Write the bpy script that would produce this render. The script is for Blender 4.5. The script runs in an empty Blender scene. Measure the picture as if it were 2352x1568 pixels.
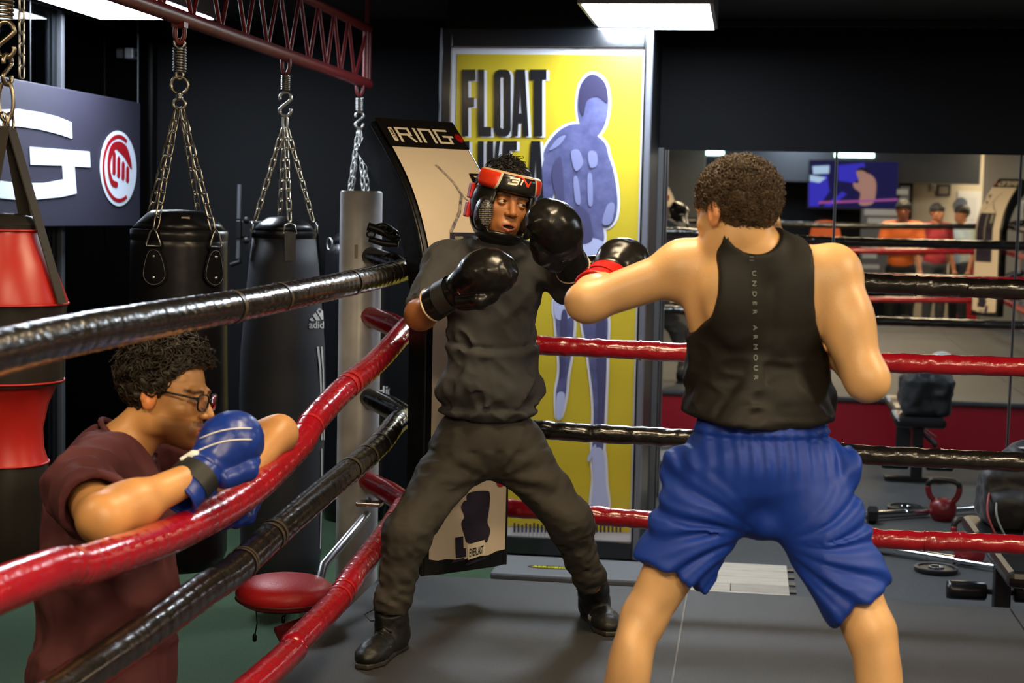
import bpy, bmesh, math, random
import numpy as np
from mathutils import Vector, Matrix
from mathutils.bvhtree import BVHTree

SC = bpy.context.scene
COL = SC.collection
# ------------------------------------------------------------------ camera
FPX = 3600.0                       # focal length in pixels of the 2352 x 1568 frame
CAM = np.array((0.0, 0.0, 1.33))
YAW, PITCH, ROLL = math.radians(8.5), math.radians(-4.6), math.radians(1.23)
FW = np.array((-math.sin(YAW) * math.cos(PITCH), math.cos(YAW) * math.cos(PITCH), math.sin(PITCH)))
R0 = np.array((math.cos(YAW), math.sin(YAW), 0.0))
U0 = np.cross(R0, FW)
RT = math.cos(ROLL) * R0 + math.sin(ROLL) * U0
UP = -math.sin(ROLL) * R0 + math.cos(ROLL) * U0
cam_data = bpy.data.cameras.new('camera')
cam_data.sensor_width = 36.0
cam_data.lens = FPX * 36.0 / 2352.0
cam_data.clip_end = 100
cam_data.dof.use_dof = True
cam_data.dof.focus_distance = 4.75
cam_data.dof.aperture_fstop = 4.5
cam = bpy.data.objects.new('camera', cam_data)
COL.objects.link(cam)
cam.matrix_world = Matrix(((RT[0], UP[0], -FW[0], CAM[0]), (RT[1], UP[1], -FW[1], CAM[1]), (RT[2], UP[2], -FW[2], CAM[2]), (0, 0, 0, 1)))
SC.camera = cam
# ------------------------------------------------------------------ world, exposure
world = bpy.data.worlds.new('night'); SC.world = world; world.use_nodes = True
world.node_tree.nodes['Background'].inputs['Color'].default_value = (0.012, 0.014, 0.02, 1)
world.node_tree.nodes['Background'].inputs['Strength'].default_value = 0.3
SC.view_settings.view_transform = 'Standard'
SC.view_settings.look = 'None'
SC.view_settings.exposure = 0.35
SC.view_settings.gamma = 1.0
SC.view_settings.use_curve_mapping = False
# ------------------------------------------------------------------ lamp settings (fixtures are built further down)
WARM = (1.0, 0.785, 0.49)
COOL = (0.80, 0.90, 1.0)
#            x     y    size_x size_y watts  colour
LAMPS = [(-0.55, 1.35, 0.60, 0.60, 40, WARM),
         (1.05, 0.85, 0.60, 0.60, 56, WARM),
         (1.7, 3.3, 0.60, 0.60, 34, WARM),
         (-0.35, 3.85, 0.60, 0.60, 20, WARM),
         (-2.3, 2.4, 0.60, 0.60, 14, WARM),
         (1.9, -2.6, 0.60, 1.2, 40, WARM),
         (5.0, -2.6, 0.60, 1.2, 34, COOL),
         (3.2, 6.4, 0.60, 0.9, 26, COOL),
         (5.2, 2.0, 0.60, 0.9, 26, WARM),
         (0.6, -4.6, 0.60, 1.2, 30, COOL),
         (3.6, -4.9, 0.60, 1.2, 40, WARM)]
PANEL_W = 36
# ------------------------------------------------------------------ fixed heights and planes
Z_GYM, Z_CEIL = -0.38, 2.40
Y_MIRROR, Y_COLUMN, X_LEFT = 8.6, 7.76, -3.3
X_ROPE_L, Y_ROPE_B = -1.156, 5.39
X_ROPE_R, Y_ROPE_N = 2.85, -1.0

def ray(px, py):
    v = FW + (px - 1176) / FPX * RT - (py - 784) / FPX * UP
    return v
def P(px, py, d): return CAM + d * ray(px, py)
def onX(px, py, X): v = ray(px, py); return CAM + v * (X / v[0])
def onY(px, py, Y): v = ray(px, py); return CAM + v * (Y / v[1])
def onZ(px, py, Z): v = ray(px, py); return CAM + v * ((Z - CAM[2]) / v[2])
def pix(p):
    q = np.asarray(p, float) - CAM; d = q @ FW
    return 1176 + FPX * (q @ RT) / d, 784 - FPX * (q @ UP) / d, d
MT = math.radians(0.6)             # the mirror leans forward by this much
M_N = np.array((0.0, -math.cos(MT), -math.sin(MT))); M_O = np.array((0.0, Y_MIRROR, -0.38))
def refl(px, py, axis, val):
    """where the ray of a pixel ends on the plane axis = val after bouncing off the leaning mirror"""
    v = ray(px, py); t = ((M_O - CAM) @ M_N) / (v @ M_N); h = CAM + v * t
    w = v - 2 * (v @ M_N) * M_N
    return h + w * ((val - h[axis]) / w[axis])

# ------------------------------------------------------------------ materials
MATS = {}
def lin(c):
    return tuple(((x / 255.0) / 12.92 if x <= 10 else ((x / 255.0 + 0.055) / 1.055) ** 2.4) for x in c)
def mat(name, col, rough=0.5, metal=0.0, bump=None, var=None, coat=0.0, sheen=0.0, attr=None, emit=None, sss=0.0, spec=None, stretch=None, alpha=None):
    """col linear rgb; bump = (scale, strength[, detail]); var = (scale, other colour, contrast)"""
    if name in MATS: return MATS[name]
    m = bpy.data.materials.new(name); m.use_nodes = True; MATS[name] = m
    nt = m.node_tree; b = nt.nodes['Principled BSDF']; L = nt.links.new
    b.inputs['Base Color'].default_value = (*col, 1); b.inputs['Roughness'].default_value = rough
    b.inputs['Metallic'].default_value = metal
    if spec is not None: b.inputs['Specular IOR Level'].default_value = spec
    if coat: b.inputs['Coat Weight'].default_value = coat; b.inputs['Coat Roughness'].default_value = 0.12
    if sheen: b.inputs['Sheen Weight'].default_value = sheen; b.inputs['Sheen Roughness'].default_value = 0.5
    if sss:
        b.inputs['Subsurface Weight'].default_value = sss; b.inputs['Subsurface Radius'].default_value = (0.012, 0.005, 0.003)
        b.inputs['Subsurface Scale'].default_value = 1.0
    if emit:
        b.inputs['Emission Color'].default_value = (*emit[0], 1); b.inputs['Emission Strength'].default_value = emit[1]
    src = None
    if bump or var:
        tc = nt.nodes.new('ShaderNodeTexCoord'); src = tc.outputs['Object']
        if stretch:
            mp = nt.nodes.new('ShaderNodeMapping'); mp.inputs['Scale'].default_value = stretch
            L(src, mp.inputs['Vector']); src = mp.outputs['Vector']
    colout = None
    if attr:
        a = nt.nodes.new('ShaderNodeAttribute'); a.attribute_name = attr; colout = a.outputs['Color']
    if var:
        n = nt.nodes.new('ShaderNodeTexNoise'); n.inputs['Scale'].default_value = var[0]; n.inputs['Detail'].default_value = 5
        L(src, n.inputs['Vector'])
        r = nt.nodes.new('ShaderNodeMapRange'); k = var[2] if len(var) > 2 else 0.2
        r.inputs['From Min'].default_value = 0.5 - k; r.inputs['From Max'].default_value = 0.5 + k
        L(n.outputs['Fac'], r.inputs['Value'])
        mx = nt.nodes.new('ShaderNodeMix'); mx.data_type = 'RGBA'
        L(r.outputs['Result'], mx.inputs['Factor'])
        if colout: L(colout, mx.inputs['A']); mx.blend_type = 'MULTIPLY'
        else: mx.inputs['A'].default_value = (*col, 1)
        mx.inputs['B'].default_value = (*var[1], 1); colout = mx.outputs['Result']
    if colout: L(colout, b.inputs['Base Color'])
    if bump:
        n = nt.nodes.new('ShaderNodeTexNoise'); n.inputs['Scale'].default_value = bump[0]
        n.inputs['Detail'].default_value = bump[2] if len(bump) > 2 else 3
        L(src, n.inputs['Vector'])
        bp = nt.nodes.new('ShaderNodeBump'); bp.inputs['Strength'].default_value = bump[1]; bp.inputs['Distance'].default_value = 0.01
        L(n.outputs['Fac'], bp.inputs['Height']); L(bp.outputs['Normal'], b.inputs['Normal'])
    if alpha is not None: b.inputs['Alpha'].default_value = alpha
    return m
def emission(name, col, strength):
    if name in MATS: return MATS[name]
    m = bpy.data.materials.new(name); m.use_nodes = True; MATS[name] = m
    nt = m.node_tree; nt.nodes.clear()
    e = nt.nodes.new('ShaderNodeEmission'); e.inputs['Color'].default_value = (*col, 1); e.inputs['Strength'].default_value = strength
    o = nt.nodes.new('ShaderNodeOutputMaterial'); nt.links.new(e.outputs[0], o.inputs[0])
    return m

# ------------------------------------------------------------------ objects
def tag(o, label=None, cat=None, group=None, kind=None):
    if label: o['label'] = label
    if cat: o['category'] = cat
    if group: o['group'] = group
    if kind: o['kind'] = kind
    return o
def thing(name, loc, label, cat, group=None):
    o = bpy.data.objects.new(name, None); COL.objects.link(o); o.location = Vector(loc); o.empty_display_size = 0.1
    return tag(o, label, cat, group)
def link(name, me, parent=None):
    o = bpy.data.objects.new(name, me); COL.objects.link(o)
    if parent is not None:
        o.parent = parent
        o.matrix_parent_inverse = Matrix.Translation(world_loc(parent)).inverted()
    return o
def world_loc(o):
    return o.location.copy() if o.type == 'EMPTY' else Vector((0, 0, 0))   # meshes are modelled in world space
def clone(o, offset, parent=None, top=True):
    """copy of a thing (Empty) with its parts and sub-parts, moved by offset"""
    c = o.copy(); COL.objects.link(c)
    if top: c.location = o.location + Vector(offset)
    if parent is not None: c.parent = parent
    for ch in list(o.children): clone(ch, (0, 0, 0), c, False)
    return c

class MB:
    """collects verts / faces in world space; build() links ONE mesh object"""
    def __init__(s): s.v = []; s.f = []; s.m = []
    def add(s, vs, fs, mi=0):
        n = len(s.v); s.v.extend(tuple(map(float, v)) for v in vs); s.f.extend(tuple(i + n for i in f) for f in fs); s.m.extend([mi] * len(fs)); return s
    def box(s, lo, hi, mi=0):
        x0, y0, z0 = lo; x1, y1, z1 = hi
        return s.add([(x0, y0, z0), (x1, y0, z0), (x1, y1, z0), (x0, y1, z0), (x0, y0, z1), (x1, y0, z1), (x1, y1, z1), (x0, y1, z1)],
                     [(0, 3, 2, 1), (4, 5, 6, 7), (0, 1, 5, 4), (1, 2, 6, 5), (2, 3, 7, 6), (3, 0, 4, 7)], mi)
    def obox(s, c, ax, half, mi=0):
        """oriented box: centre, three unit axes, half sizes"""
        c = np.array(c, float); vs = []
        for sz in (-1, 1):
            for sx, sy in ((-1, -1), (1, -1), (1, 1), (-1, 1)):
                vs.append(c + sx * half[0] * np.array(ax[0]) + sy * half[1] * np.array(ax[1]) + sz * half[2] * np.array(ax[2]))
        return s.add(vs, [(0, 3, 2, 1), (4, 5, 6, 7), (0, 1, 5, 4), (1, 2, 6, 5), (2, 3, 7, 6), (3, 0, 4, 7)], mi)
    def tube(s, pts, rad, n=10, cap=True, closed=False, mi=0, radf=None):
        pts = [np.array(p, float) for p in pts]; m = len(pts); rings = []
        ref = None
        for i, p in enumerate(pts):
            if closed: t = pts[(i + 1) % m] - pts[i - 1]
            else: t = pts[min(i + 1, m - 1)] - pts[max(i - 1, 0)]
            t = t / (np.linalg.norm(t) + 1e-12)
            if ref is None:
                a = np.array((0, 0, 1.0)) if abs(t[2]) < 0.9 else np.array((1.0, 0, 0))
                ref = np.cross(t, a)
            ref = ref - t * (ref @ t); ref /= np.linalg.norm(ref) + 1e-12
            bb = np.cross(t, ref); r = rad[i] if hasattr(rad, '__len__') else rad
            ring = []
            for k in range(n):
                a = 2 * math.pi * k / n
                rr = r * (radf(i, a) if radf else 1.0)
                ring.append(p + rr * (math.cos(a) * ref + math.sin(a) * bb))
            rings.append(ring)
        vs = [v for r_ in rings for v in r_]; fs = []
        for i in range(m if closed else m - 1):
            j = (i + 1) % m
            for k in range(n):
                k2 = (k + 1) % n
                fs.append((i * n + k, i * n + k2, j * n + k2, j * n + k))
        if cap and not closed:
            fs.append(tuple(range(n - 1, -1, -1))); fs.append(tuple((m - 1) * n + k for k in range(n)))
        return s.add(vs, fs, mi)
    def lathe(s, c, prof, n=32, axis=(0, 0, 1), mi=0, cap=True, rf=None):
        """prof = [(r, h)...] around axis through c"""
        ax = np.array(axis, float); ax /= np.linalg.norm(ax)
        a = np.array((1.0, 0, 0)) if abs(ax[0]) < 0.9 else np.array((0, 1.0, 0))
        e1 = np.cross(ax, a); e1 /= np.linalg.norm(e1); e2 = np.cross(ax, e1); c = np.array(c, float)
        vs = []; fs = []; m = len(prof)
        for i, (r, h) in enumerate(prof):
            for k in range(n):
                t = 2 * math.pi * k / n; rr = r * (rf(i, t, h) if rf else 1.0)
                vs.append(c + ax * h + rr * (math.cos(t) * e1 + math.sin(t) * e2))
        for i in range(m - 1):
            for k in range(n):
                k2 = (k + 1) % n; fs.append((i * n + k, i * n + k2, (i + 1) * n + k2, (i + 1) * n + k))
        if cap: fs.append(tuple(range(n - 1, -1, -1))); fs.append(tuple((m - 1) * n + k for k in range(n)))
        return s.add(vs, fs, mi)
    def prism(s, poly, o, e1, e2, depth, mi=0):
        """flat polygon (u, v) in the frame o, e1, e2, given thickness along e1 x e2"""
        o = np.array(o, float); e1 = np.array(e1, float); e2 = np.array(e2, float); nn = np.cross(e1, e2); nn /= np.linalg.norm(nn)
        n = len(poly)
        a = sum(poly[i][0] * poly[(i + 1) % n][1] - poly[(i + 1) % n][0] * poly[i][1] for i in range(n))
        if a < 0: poly = poly[::-1]
        vs = [o + u * e1 + v * e2 for u, v in poly] + [o + u * e1 + v * e2 + nn * depth for u, v in poly]
        tri = tess(poly)
        fs = [tuple(reversed(t)) for t in tri] + [tuple(i + n for i in t) for t in tri]
        fs += [(i, (i + 1) % n, n + (i + 1) % n, n + i) for i in range(n)]
        return s.add(vs, fs, mi)
    def build(s, name, material, parent=None, smooth=False, bevel=0.0):
        me = bpy.data.meshes.new(name); me.from_pydata(s.v, [], s.f)
        mats_ = material if isinstance(material, (list, tuple)) else [material]
        for m in mats_: me.materials.append(m)
        if len(mats_) > 1: me.polygons.foreach_set('material_index', s.m)
        if smooth:
            me.polygons.foreach_set('use_smooth', [True] * len(me.polygons))
            if smooth != 'all': me.set_sharp_from_angle(angle=math.radians(50))
        me.update()
        o = link(name, me, parent)
        if bevel:
            b = o.modifiers.new('bevel', 'BEVEL'); b.width = bevel; b.segments = 2; b.limit_method = 'ANGLE'
        return o
def tess(poly):
    from mathutils.geometry import tessellate_polygon
    return [tuple(t) for t in tessellate_polygon([[Vector((u, v, 0)) for u, v in poly]])]

def spline(pts, n):
    """Catmull-Rom through pts, n samples"""
    p = np.array(pts, float); m = len(p)
    q = np.vstack([2 * p[0] - p[1], p, 2 * p[-1] - p[-2]]); out = []
    for t in np.linspace(0, m - 1, n):
        i = min(int(t), m - 2); u = t - i
        a, b, c, d = q[i], q[i + 1], q[i + 2], q[i + 3]
        out.append(0.5 * (2 * b + (c - a) * u + (2 * a - 5 * b + 4 * c - d) * u * u + (3 * b - a - 3 * c + d) * u ** 3))
    return np.array(out)

def text_mesh(txt, size=1.0, bold=0.0, spacing=1.0, align='LEFT', extrude=0.0):
    """built-in sans font as verts (N,3), faces"""
    c = bpy.data.curves.new('t', 'FONT'); c.body = txt; c.size = size; c.offset = bold; c.space_character = spacing
    c.align_x = align; c.extrude = extrude; c.resolution_u = 3
    o = bpy.data.objects.new('t', c); COL.objects.link(o)
    dg = bpy.context.evaluated_depsgraph_get(); dg.update()
    me = bpy.data.meshes.new_from_object(o.evaluated_get(dg))
    v = np.array([tuple(x.co) for x in me.vertices]).reshape(-1, 3); f = [tuple(p.vertices) for p in me.polygons]
    bpy.data.objects.remove(o); bpy.data.curves.remove(c); bpy.data.meshes.remove(me)
    return v, f
def fit_text(txt, x0, x1, y0, y1, bold=0.0):
    """text stretched to a box, verts (N,2)"""
    v, f = text_mesh(txt, 1.0, bold)
    lo, hi = v[:, :2].min(0), v[:, :2].max(0)
    w = (v[:, :2] - lo) / (hi - lo) * np.array((x1 - x0, y1 - y0)) + np.array((x0, y0))
    return w, f

# ------------------------------------------------------------------ noise and signed distance fields
def _hash(i, j, k, s):
    h = (i * 374761393 + j * 668265263 + k * 2147483647 + s * 1274126177) & 0xffffffff
    h = ((h ^ (h >> 13)) * 1274126177) & 0xffffffff
    return ((h ^ (h >> 16)) & 0xffff) / 32768.0 - 1.0
def vnoise(p, s=0):
    p = np.asarray(p); b = np.floor(p).astype(np.int64); f = p - b; f = f * f * (3 - 2 * f); r = 0
    for dx in (0, 1):
        wx = f[:, 0] if dx else 1 - f[:, 0]
        for dy in (0, 1):
            wy = f[:, 1] if dy else 1 - f[:, 1]
            for dz in (0, 1):
                wz = f[:, 2] if dz else 1 - f[:, 2]
                r = r + wx * wy * wz * _hash(b[:, 0] + dx, b[:, 1] + dy, b[:, 2] + dz, s)
    return r
def smin(a, b, k):
    if k <= 0: return np.minimum(a, b)
    h = np.clip(0.5 + 0.5 * (b - a) / k, 0, 1); return b + (a - b) * h - k * h * (1 - h)
def smax(a, b, k): return -smin(-a, -b, k)
def rlen(q): return np.sqrt(np.einsum('ij,ij->i', q, q))
def cone(p, a, b, ra, rb, flat=None):
    a = np.asarray(a, float); b = np.asarray(b, float)
    q = p - a; ba = b - a
    if flat is not None:
        n, s = flat; n = np.asarray(n, float); n = n / np.linalg.norm(n)
        q = q + np.outer(q @ n, n * (s - 1)); ba = ba + (ba @ n) * n * (s - 1)
    t = np.clip(q @ ba / max(ba @ ba, 1e-9), 0, 1)
    return rlen(q - t[:, None] * ba) - (ra + (rb - ra) * t)
def ell(p, c, r, R=None):
    q = p - np.asarray(c, float)
    if R is not None: q = q @ R
    r = np.asarray(r, float); q = q / r; k0 = rlen(q); k1 = rlen(q / r) + 1e-9
    return k0 * (k0 - 1) / k1
def union(p, prims):
    """prims = [(fn, k)...] smooth union in order"""
    d = None
    for fn, k in prims:
        e = fn(p); d = e if d is None else smin(d, e, k)
    return d
def axis_samples(lo, hi, h, fine=None, hf=None):
    if not fine: return np.linspace(lo, hi, max(2, int(math.ceil((hi - lo) / h)) + 1))
    a, b = max(lo, fine[0]), min(hi, fine[1]); out = []
    if a > lo: out.append(np.linspace(lo, a, max(2, int(math.ceil((a - lo) / h)) + 1))[:-1])
    out.append(np.linspace(a, b, max(2, int(math.ceil((b - a) / hf)) + 1)))
    if b < hi: out.append(np.linspace(b, hi, max(2, int(math.ceil((hi - b) / h)) + 1))[1:])
    return np.concatenate(out)
def sdf_mesh(fn, lo, hi, h, fine=None, hf=None, relax=1):
    """surface nets of fn < 0 on a box; fine = (lo3, hi3) region sampled at hf. returns verts, quads"""
    AX = [axis_samples(lo[i], hi[i], h, (fine[0][i], fine[1][i]) if fine else None, hf) for i in range(3)]
    n = [len(a) for a in AX]; B = 10
    V = np.empty(n, np.float32)
    blk = [[(s, min(s + B, m)) for s in range(0, m, B)] for m in n]
    cen = []; rad = []; ids = []
    for x in blk[0]:
        for y in blk[1]:
            for z in blk[2]:
                l = np.array((AX[0][x[0]], AX[1][y[0]], AX[2][z[0]])); u = np.array((AX[0][x[1] - 1], AX[1][y[1] - 1], AX[2][z[1] - 1]))
                cen.append((l + u) / 2); rad.append(np.linalg.norm(u - l) / 2); ids.append((x, y, z))
    cen = np.array(cen); rad = np.array(rad); dc = fn(cen)
    act = np.abs(dc) < rad * 1.25 + 0.02
    todo = []; cnt = 0
    def flush():
        nonlocal todo, cnt
        if not todo: return
        pts = np.concatenate([t[1] for t in todo]); d = fn(pts); o = 0
        for (x, y, z), q in todo:
            k = len(q); V[x[0]:x[1], y[0]:y[1], z[0]:z[1]] = d[o:o + k].reshape(x[1] - x[0], y[1] - y[0], z[1] - z[0]); o += k
        todo = []; cnt = 0
    for a, c_, (x, y, z) in zip(act, dc, ids):
        if not a: V[x[0]:x[1], y[0]:y[1], z[0]:z[1]] = c_; continue
        g = np.stack(np.meshgrid(AX[0][x[0]:x[1]], AX[1][y[0]:y[1]], AX[2][z[0]:z[1]], indexing='ij'), -1).reshape(-1, 3)
        todo.append(((x, y, z), g)); cnt += len(g)
        if cnt > 300000: flush()
    flush()
    ins = V < 0
    s = ins[:-1, :-1, :-1].astype(np.int8)
    for dx, dy, dz in ((1, 0, 0), (0, 1, 0), (0, 0, 1), (1, 1, 0), (1, 0, 1), (0, 1, 1), (1, 1, 1)):
        s = s + ins[dx:n[0] - 1 + dx, dy:n[1] - 1 + dy, dz:n[2] - 1 + dz]
    cell = np.argwhere((s > 0) & (s < 8))
    idx = np.full([m - 1 for m in n], -1, np.int32); idx[cell[:, 0], cell[:, 1], cell[:, 2]] = np.arange(len(cell))
    acc = np.zeros((len(cell), 3)); w = np.zeros(len(cell))
    cor = [(a, b, c) for a in (0, 1) for b in (0, 1) for c in (0, 1)]
    for i, p in enumerate(cor):
        for q in cor[i + 1:]:
            if sum(abs(u - v) for u, v in zip(p, q)) != 1: continue
            ca = cell + np.array(p); cb = cell + np.array(q)
            va = V[ca[:, 0], ca[:, 1], ca[:, 2]]; vb = V[cb[:, 0], cb[:, 1], cb[:, 2]]
            k = (va < 0) != (vb < 0); t = np.where(k, va / np.where(k, va - vb, 1), 0)
            pa = np.stack([AX[j][ca[:, j]] for j in range(3)], -1); pb = np.stack([AX[j][cb[:, j]] for j in range(3)], -1)
            acc += np.where(k[:, None], pa + (pb - pa) * t[:, None], 0); w += k
    vert = acc / w[:, None]
    quads = []
    for ax in range(3):
        o1, o2 = [(1, 2), (2, 0), (0, 1)][ax]
        sl0 = [slice(None)] * 3; sl1 = [slice(None)] * 3
        sl0[ax] = slice(0, n[ax] - 1); sl1[ax] = slice(1, n[ax])
        a = ins[tuple(sl0)]; b = ins[tuple(sl1)]
        e = np.argwhere(a != b); e = e[(e[:, o1] > 0) & (e[:, o2] > 0) & (e[:, o1] < n[o1] - 1) & (e[:, o2] < n[o2] - 1)]
        if not len(e): continue
        fl = a[e[:, 0], e[:, 1], e[:, 2]]
        d1 = np.zeros(3, int); d1[o1] = 1; d2 = np.zeros(3, int); d2[o2] = 1
        c00 = e - d1 - d2; c10 = e - d2; c11 = e; c01 = e - d1
        q = np.stack([idx[c[:, 0], c[:, 1], c[:, 2]] for c in (c00, c10, c11, c01)], 1)
        q[~fl] = q[~fl][:, ::-1]; quads.append(q)
    quads = np.concatenate(quads)
    for _ in range(relax):           # pull the verts onto the surface
        e = 0.0008; d0 = fn(vert)
        g = np.stack([fn(vert + np.eye(3)[j] * e) - d0 for j in range(3)], 1) / e
        gn = (g * g).sum(1) + 1e-6
        step = np.clip(d0 / gn, -0.004, 0.004); vert = vert - g * step[:, None]
    return vert, quads
def np_mesh(name, v, f, material, parent=None, colors=None, smooth=True, mats_idx=None):
    me = bpy.data.meshes.new(name)
    f = np.asarray(f, np.int32); k = f.shape[1]
    me.vertices.add(len(v)); me.vertices.foreach_set('co', np.asarray(v, np.float32).ravel())
    me.loops.add(f.size); me.loops.foreach_set('vertex_index', f.ravel())
    me.polygons.add(len(f)); me.polygons.foreach_set('loop_start', np.arange(0, f.size, k, dtype=np.int32))
    try: me.polygons.foreach_set('loop_total', np.full(len(f), k, np.int32))
    except Exception: pass
    for m in (material if isinstance(material, (list, tuple)) else [material]): me.materials.append(m)
    if mats_idx is not None: me.polygons.foreach_set('material_index', np.asarray(mats_idx, np.int32))
    me.polygons.foreach_set('use_smooth', np.full(len(f), bool(smooth)))
    me.update(calc_edges=True); me.validate()
    if colors is not None:
        a = me.color_attributes.new('tint', 'FLOAT_COLOR', 'POINT')
        c = np.ones((len(v), 4), np.float32); c[:, :3] = colors; a.data.foreach_set('color', c.ravel())
    return link(name, me, parent)
def nrm(v): v = np.asarray(v, float); return v / np.linalg.norm(v)
def frame(fwd, up):
    """columns x (right of the facing), y forward, z up"""
    y = nrm(fwd); x = nrm(np.cross(y, np.asarray(up, float))); z = np.cross(x, y)
    return np.stack([x, y, z], 1)
# ================================================================== room shell
M_wall = mat('wall_navy', (0.0018, 0.0021, 0.0033), 0.7, bump=(60, 0.08), var=(1.2, (0.0026, 0.0030, 0.0044)), spec=0.18)
M_ceil = mat('ceiling_black', (0.016, 0.013, 0.011), 0.8, bump=(9, 0.2))
M_turf = mat('turf_green', (0.034, 0.078, 0.032), 0.9, bump=(420, 0.7, 6), var=(160, (0.020, 0.046, 0.019), 0.2))
M_rub = mat('rubber_floor', (0.030, 0.031, 0.033), 0.75, bump=(260, 0.35), var=(240, (0.075, 0.078, 0.082), 0.12))
M_black = mat('black_paint', (0.004, 0.004, 0.005), 0.4, spec=0.3)
M_alu = mat('brushed_aluminium', (0.07, 0.073, 0.085), 0.5, 0.4)
M_greytrim = mat('grey_trim', (0.07, 0.073, 0.08), 0.45)
M_greywall = mat('grey_wall', (0.20, 0.18, 0.155), 0.8, bump=(80, 0.1))
M_cream = mat('cream_wall', (0.55, 0.49, 0.38), 0.8)
M_white = mat('white_plastic', (0.78, 0.78, 0.78), 0.4)
def struct(mb, name, m, **k): return tag(mb.build(name, m, **k), kind='structure')
struct(MB().box((-3.6, -6.2, Z_GYM - 0.1), (8.2, 8.9, Z_GYM)), 'floor', M_turf)
struct(MB().box((-1.0, 5.72, Z_GYM), (6.5, Y_MIRROR, Z_GYM + 0.010)), 'floor_rubber', M_rub)
struct(MB().box((-3.6, -6.2, Z_CEIL), (8.2, 8.9, Z_CEIL + 0.1)), 'ceiling', M_ceil)
struct(MB().box((-3.6, Y_MIRROR + 0.015, Z_GYM), (8.2, Y_MIRROR + 0.2, Z_CEIL)), 'wall_back', M_wall)
struct(MB().box((8.0, -6.2, Z_GYM), (8.2, 8.9, Z_CEIL)), 'wall_right', M_wall)
xa, xb = onY(1018, 600, Y_COLUMN)[0], onY(1484, 600, Y_COLUMN)[0]
struct(MB().box((xa, Y_COLUMN, Z_GYM), (xb, Y_MIRROR + 0.015, Z_CEIL)), 'wall_column', M_black)
# grooves where wall and ceiling meet above the mirrors
struct(MB().box((xb, Y_MIRROR - 0.035, Z_CEIL - 0.045), (8.0, Y_MIRROR + 0.015, Z_CEIL)), 'trim_1', M_black, bevel=0.006)
struct(MB().box((-3.3, Y_MIRROR - 0.02, Z_GYM), (xa, Y_MIRROR + 0.015, Z_GYM + 0.09)), 'baseboard_back', M_black, bevel=0.006)

# left wall: tall night window in aluminium frames
X_LEFT = onY(354, 420, Y_MIRROR)[0]
m = bpy.data.materials.new('night_glass'); m.use_nodes = True; nt = m.node_tree; nt.nodes.clear()
tr = nt.nodes.new('ShaderNodeBsdfTransparent'); tr.inputs['Color'].default_value = (0.55, 0.58, 0.6, 1)
gl = nt.nodes.new('ShaderNodeBsdfGlossy'); gl.inputs['Roughness'].default_value = 0.02; gl.inputs['Color'].default_value = (0.8, 0.8, 0.8, 1)
fr = nt.nodes.new('ShaderNodeFresnel'); fr.inputs['IOR'].default_value = 1.35
mx = nt.nodes.new('ShaderNodeMixShader'); ou = nt.nodes.new('ShaderNodeOutputMaterial')
nt.links.new(fr.outputs[0], mx.inputs[0]); nt.links.new(tr.outputs[0], mx.inputs[1]); nt.links.new(gl.outputs[0], mx.inputs[2]); nt.links.new(mx.outputs[0], ou.inputs[0])
M_glass = m
ymul = [onX(137, 300, X_LEFT)[1], Y_MIRROR - 0.02]
ym0 = ymul[0]
w1 = MB().box((X_LEFT - 0.012, ym0 + 0.03, Z_GYM + 0.12), (X_LEFT, Y_MIRROR - 0.05, Z_CEIL - 0.12)).build('window_1', M_glass); tag(w1, kind='structure')
w2 = MB().box((X_LEFT - 0.012, 1.0, Z_GYM + 0.12), (X_LEFT, ym0 - 0.03, Z_CEIL - 0.12)).build('window_2', M_glass); tag(w2, kind='structure')
f = MB()
f.box((X_LEFT - 0.03, ym0 - 0.018, Z_GYM + 0.1), (X_LEFT + 0.02, ym0 + 0.018, Z_CEIL))
struct(f, 'trim_2', M_alu, bevel=0.004)
f = MB().box((X_LEFT - 0.03, 1.0, Z_GYM), (X_LEFT + 0.03, Y_MIRROR, Z_GYM + 0.10)); struct(f, 'trim_3', M_alu, bevel=0.004)
f = MB().box((X_LEFT - 0.03, 1.0, Z_CEIL - 0.12), (X_LEFT + 0.02, Y_MIRROR, Z_CEIL)); struct(f, 'trim_4', M_black)
f = MB().box((X_LEFT - 0.03, Y_MIRROR - 0.06, Z_GYM), (X_LEFT + 0.012, Y_MIRROR + 0.01, Z_CEIL)); struct(f, 'trim_5', M_black)
f = MB().box((X_LEFT - 0.3, -6.2, Z_GYM), (X_LEFT, 1.0, Z_CEIL)); struct(f, 'wall_left', M_wall)
# street beyond the window
struct(MB().box((-14, -2, Z_GYM - 0.3), (X_LEFT - 0.4, 16, Z_GYM - 0.12)), 'street_ground', mat('asphalt', (0.006, 0.006, 0.006), 0.9))
for (px, py, X, r, c, nm, lb) in ((336, 396, -11.0, 0.05, (1.0, 0.55, 0.12), 'street_lamp', 'amber street lamp glowing beyond the window beside the fist emblem'),
                                  (251, 549, -11.0, 0.05, (1.0, 0.75, 0.25), 'street_lamp', 'yellow street lamp glowing beyond the window below the hanging sign'),
                                  (230, 845, -9.0, 0.04, (0.7, 1.0, 0.75), 'street_lamp', 'greenish white street lamp seen low through the window by the kneeling man')):
    c0 = onX(px, py, X); t = thing(nm, (c0[0], c0[1], Z_GYM - 0.12), lb, 'street lamp')
    MB().lathe(c0, [(0.001, -r), (r * 0.7, -r * 0.7), (r, 0), (r * 0.7, r * 0.7), (0.001, r)], 12).build('bulb', emission('glow_' + str(px), c, 5), t, smooth=True)
    MB().tube([(c0[0], c0[1], Z_GYM - 0.12), (c0[0], c0[1], c0[2] - r * 0.9)], 0.03, 8).build('pole', M_black, t)
    MB().lathe(c0, [(r * 1.3, r * 0.75), (r * 1.0, r * 1.3), (0.01, r * 1.5)], 12).build('hood', M_black, t, smooth=True)

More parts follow.
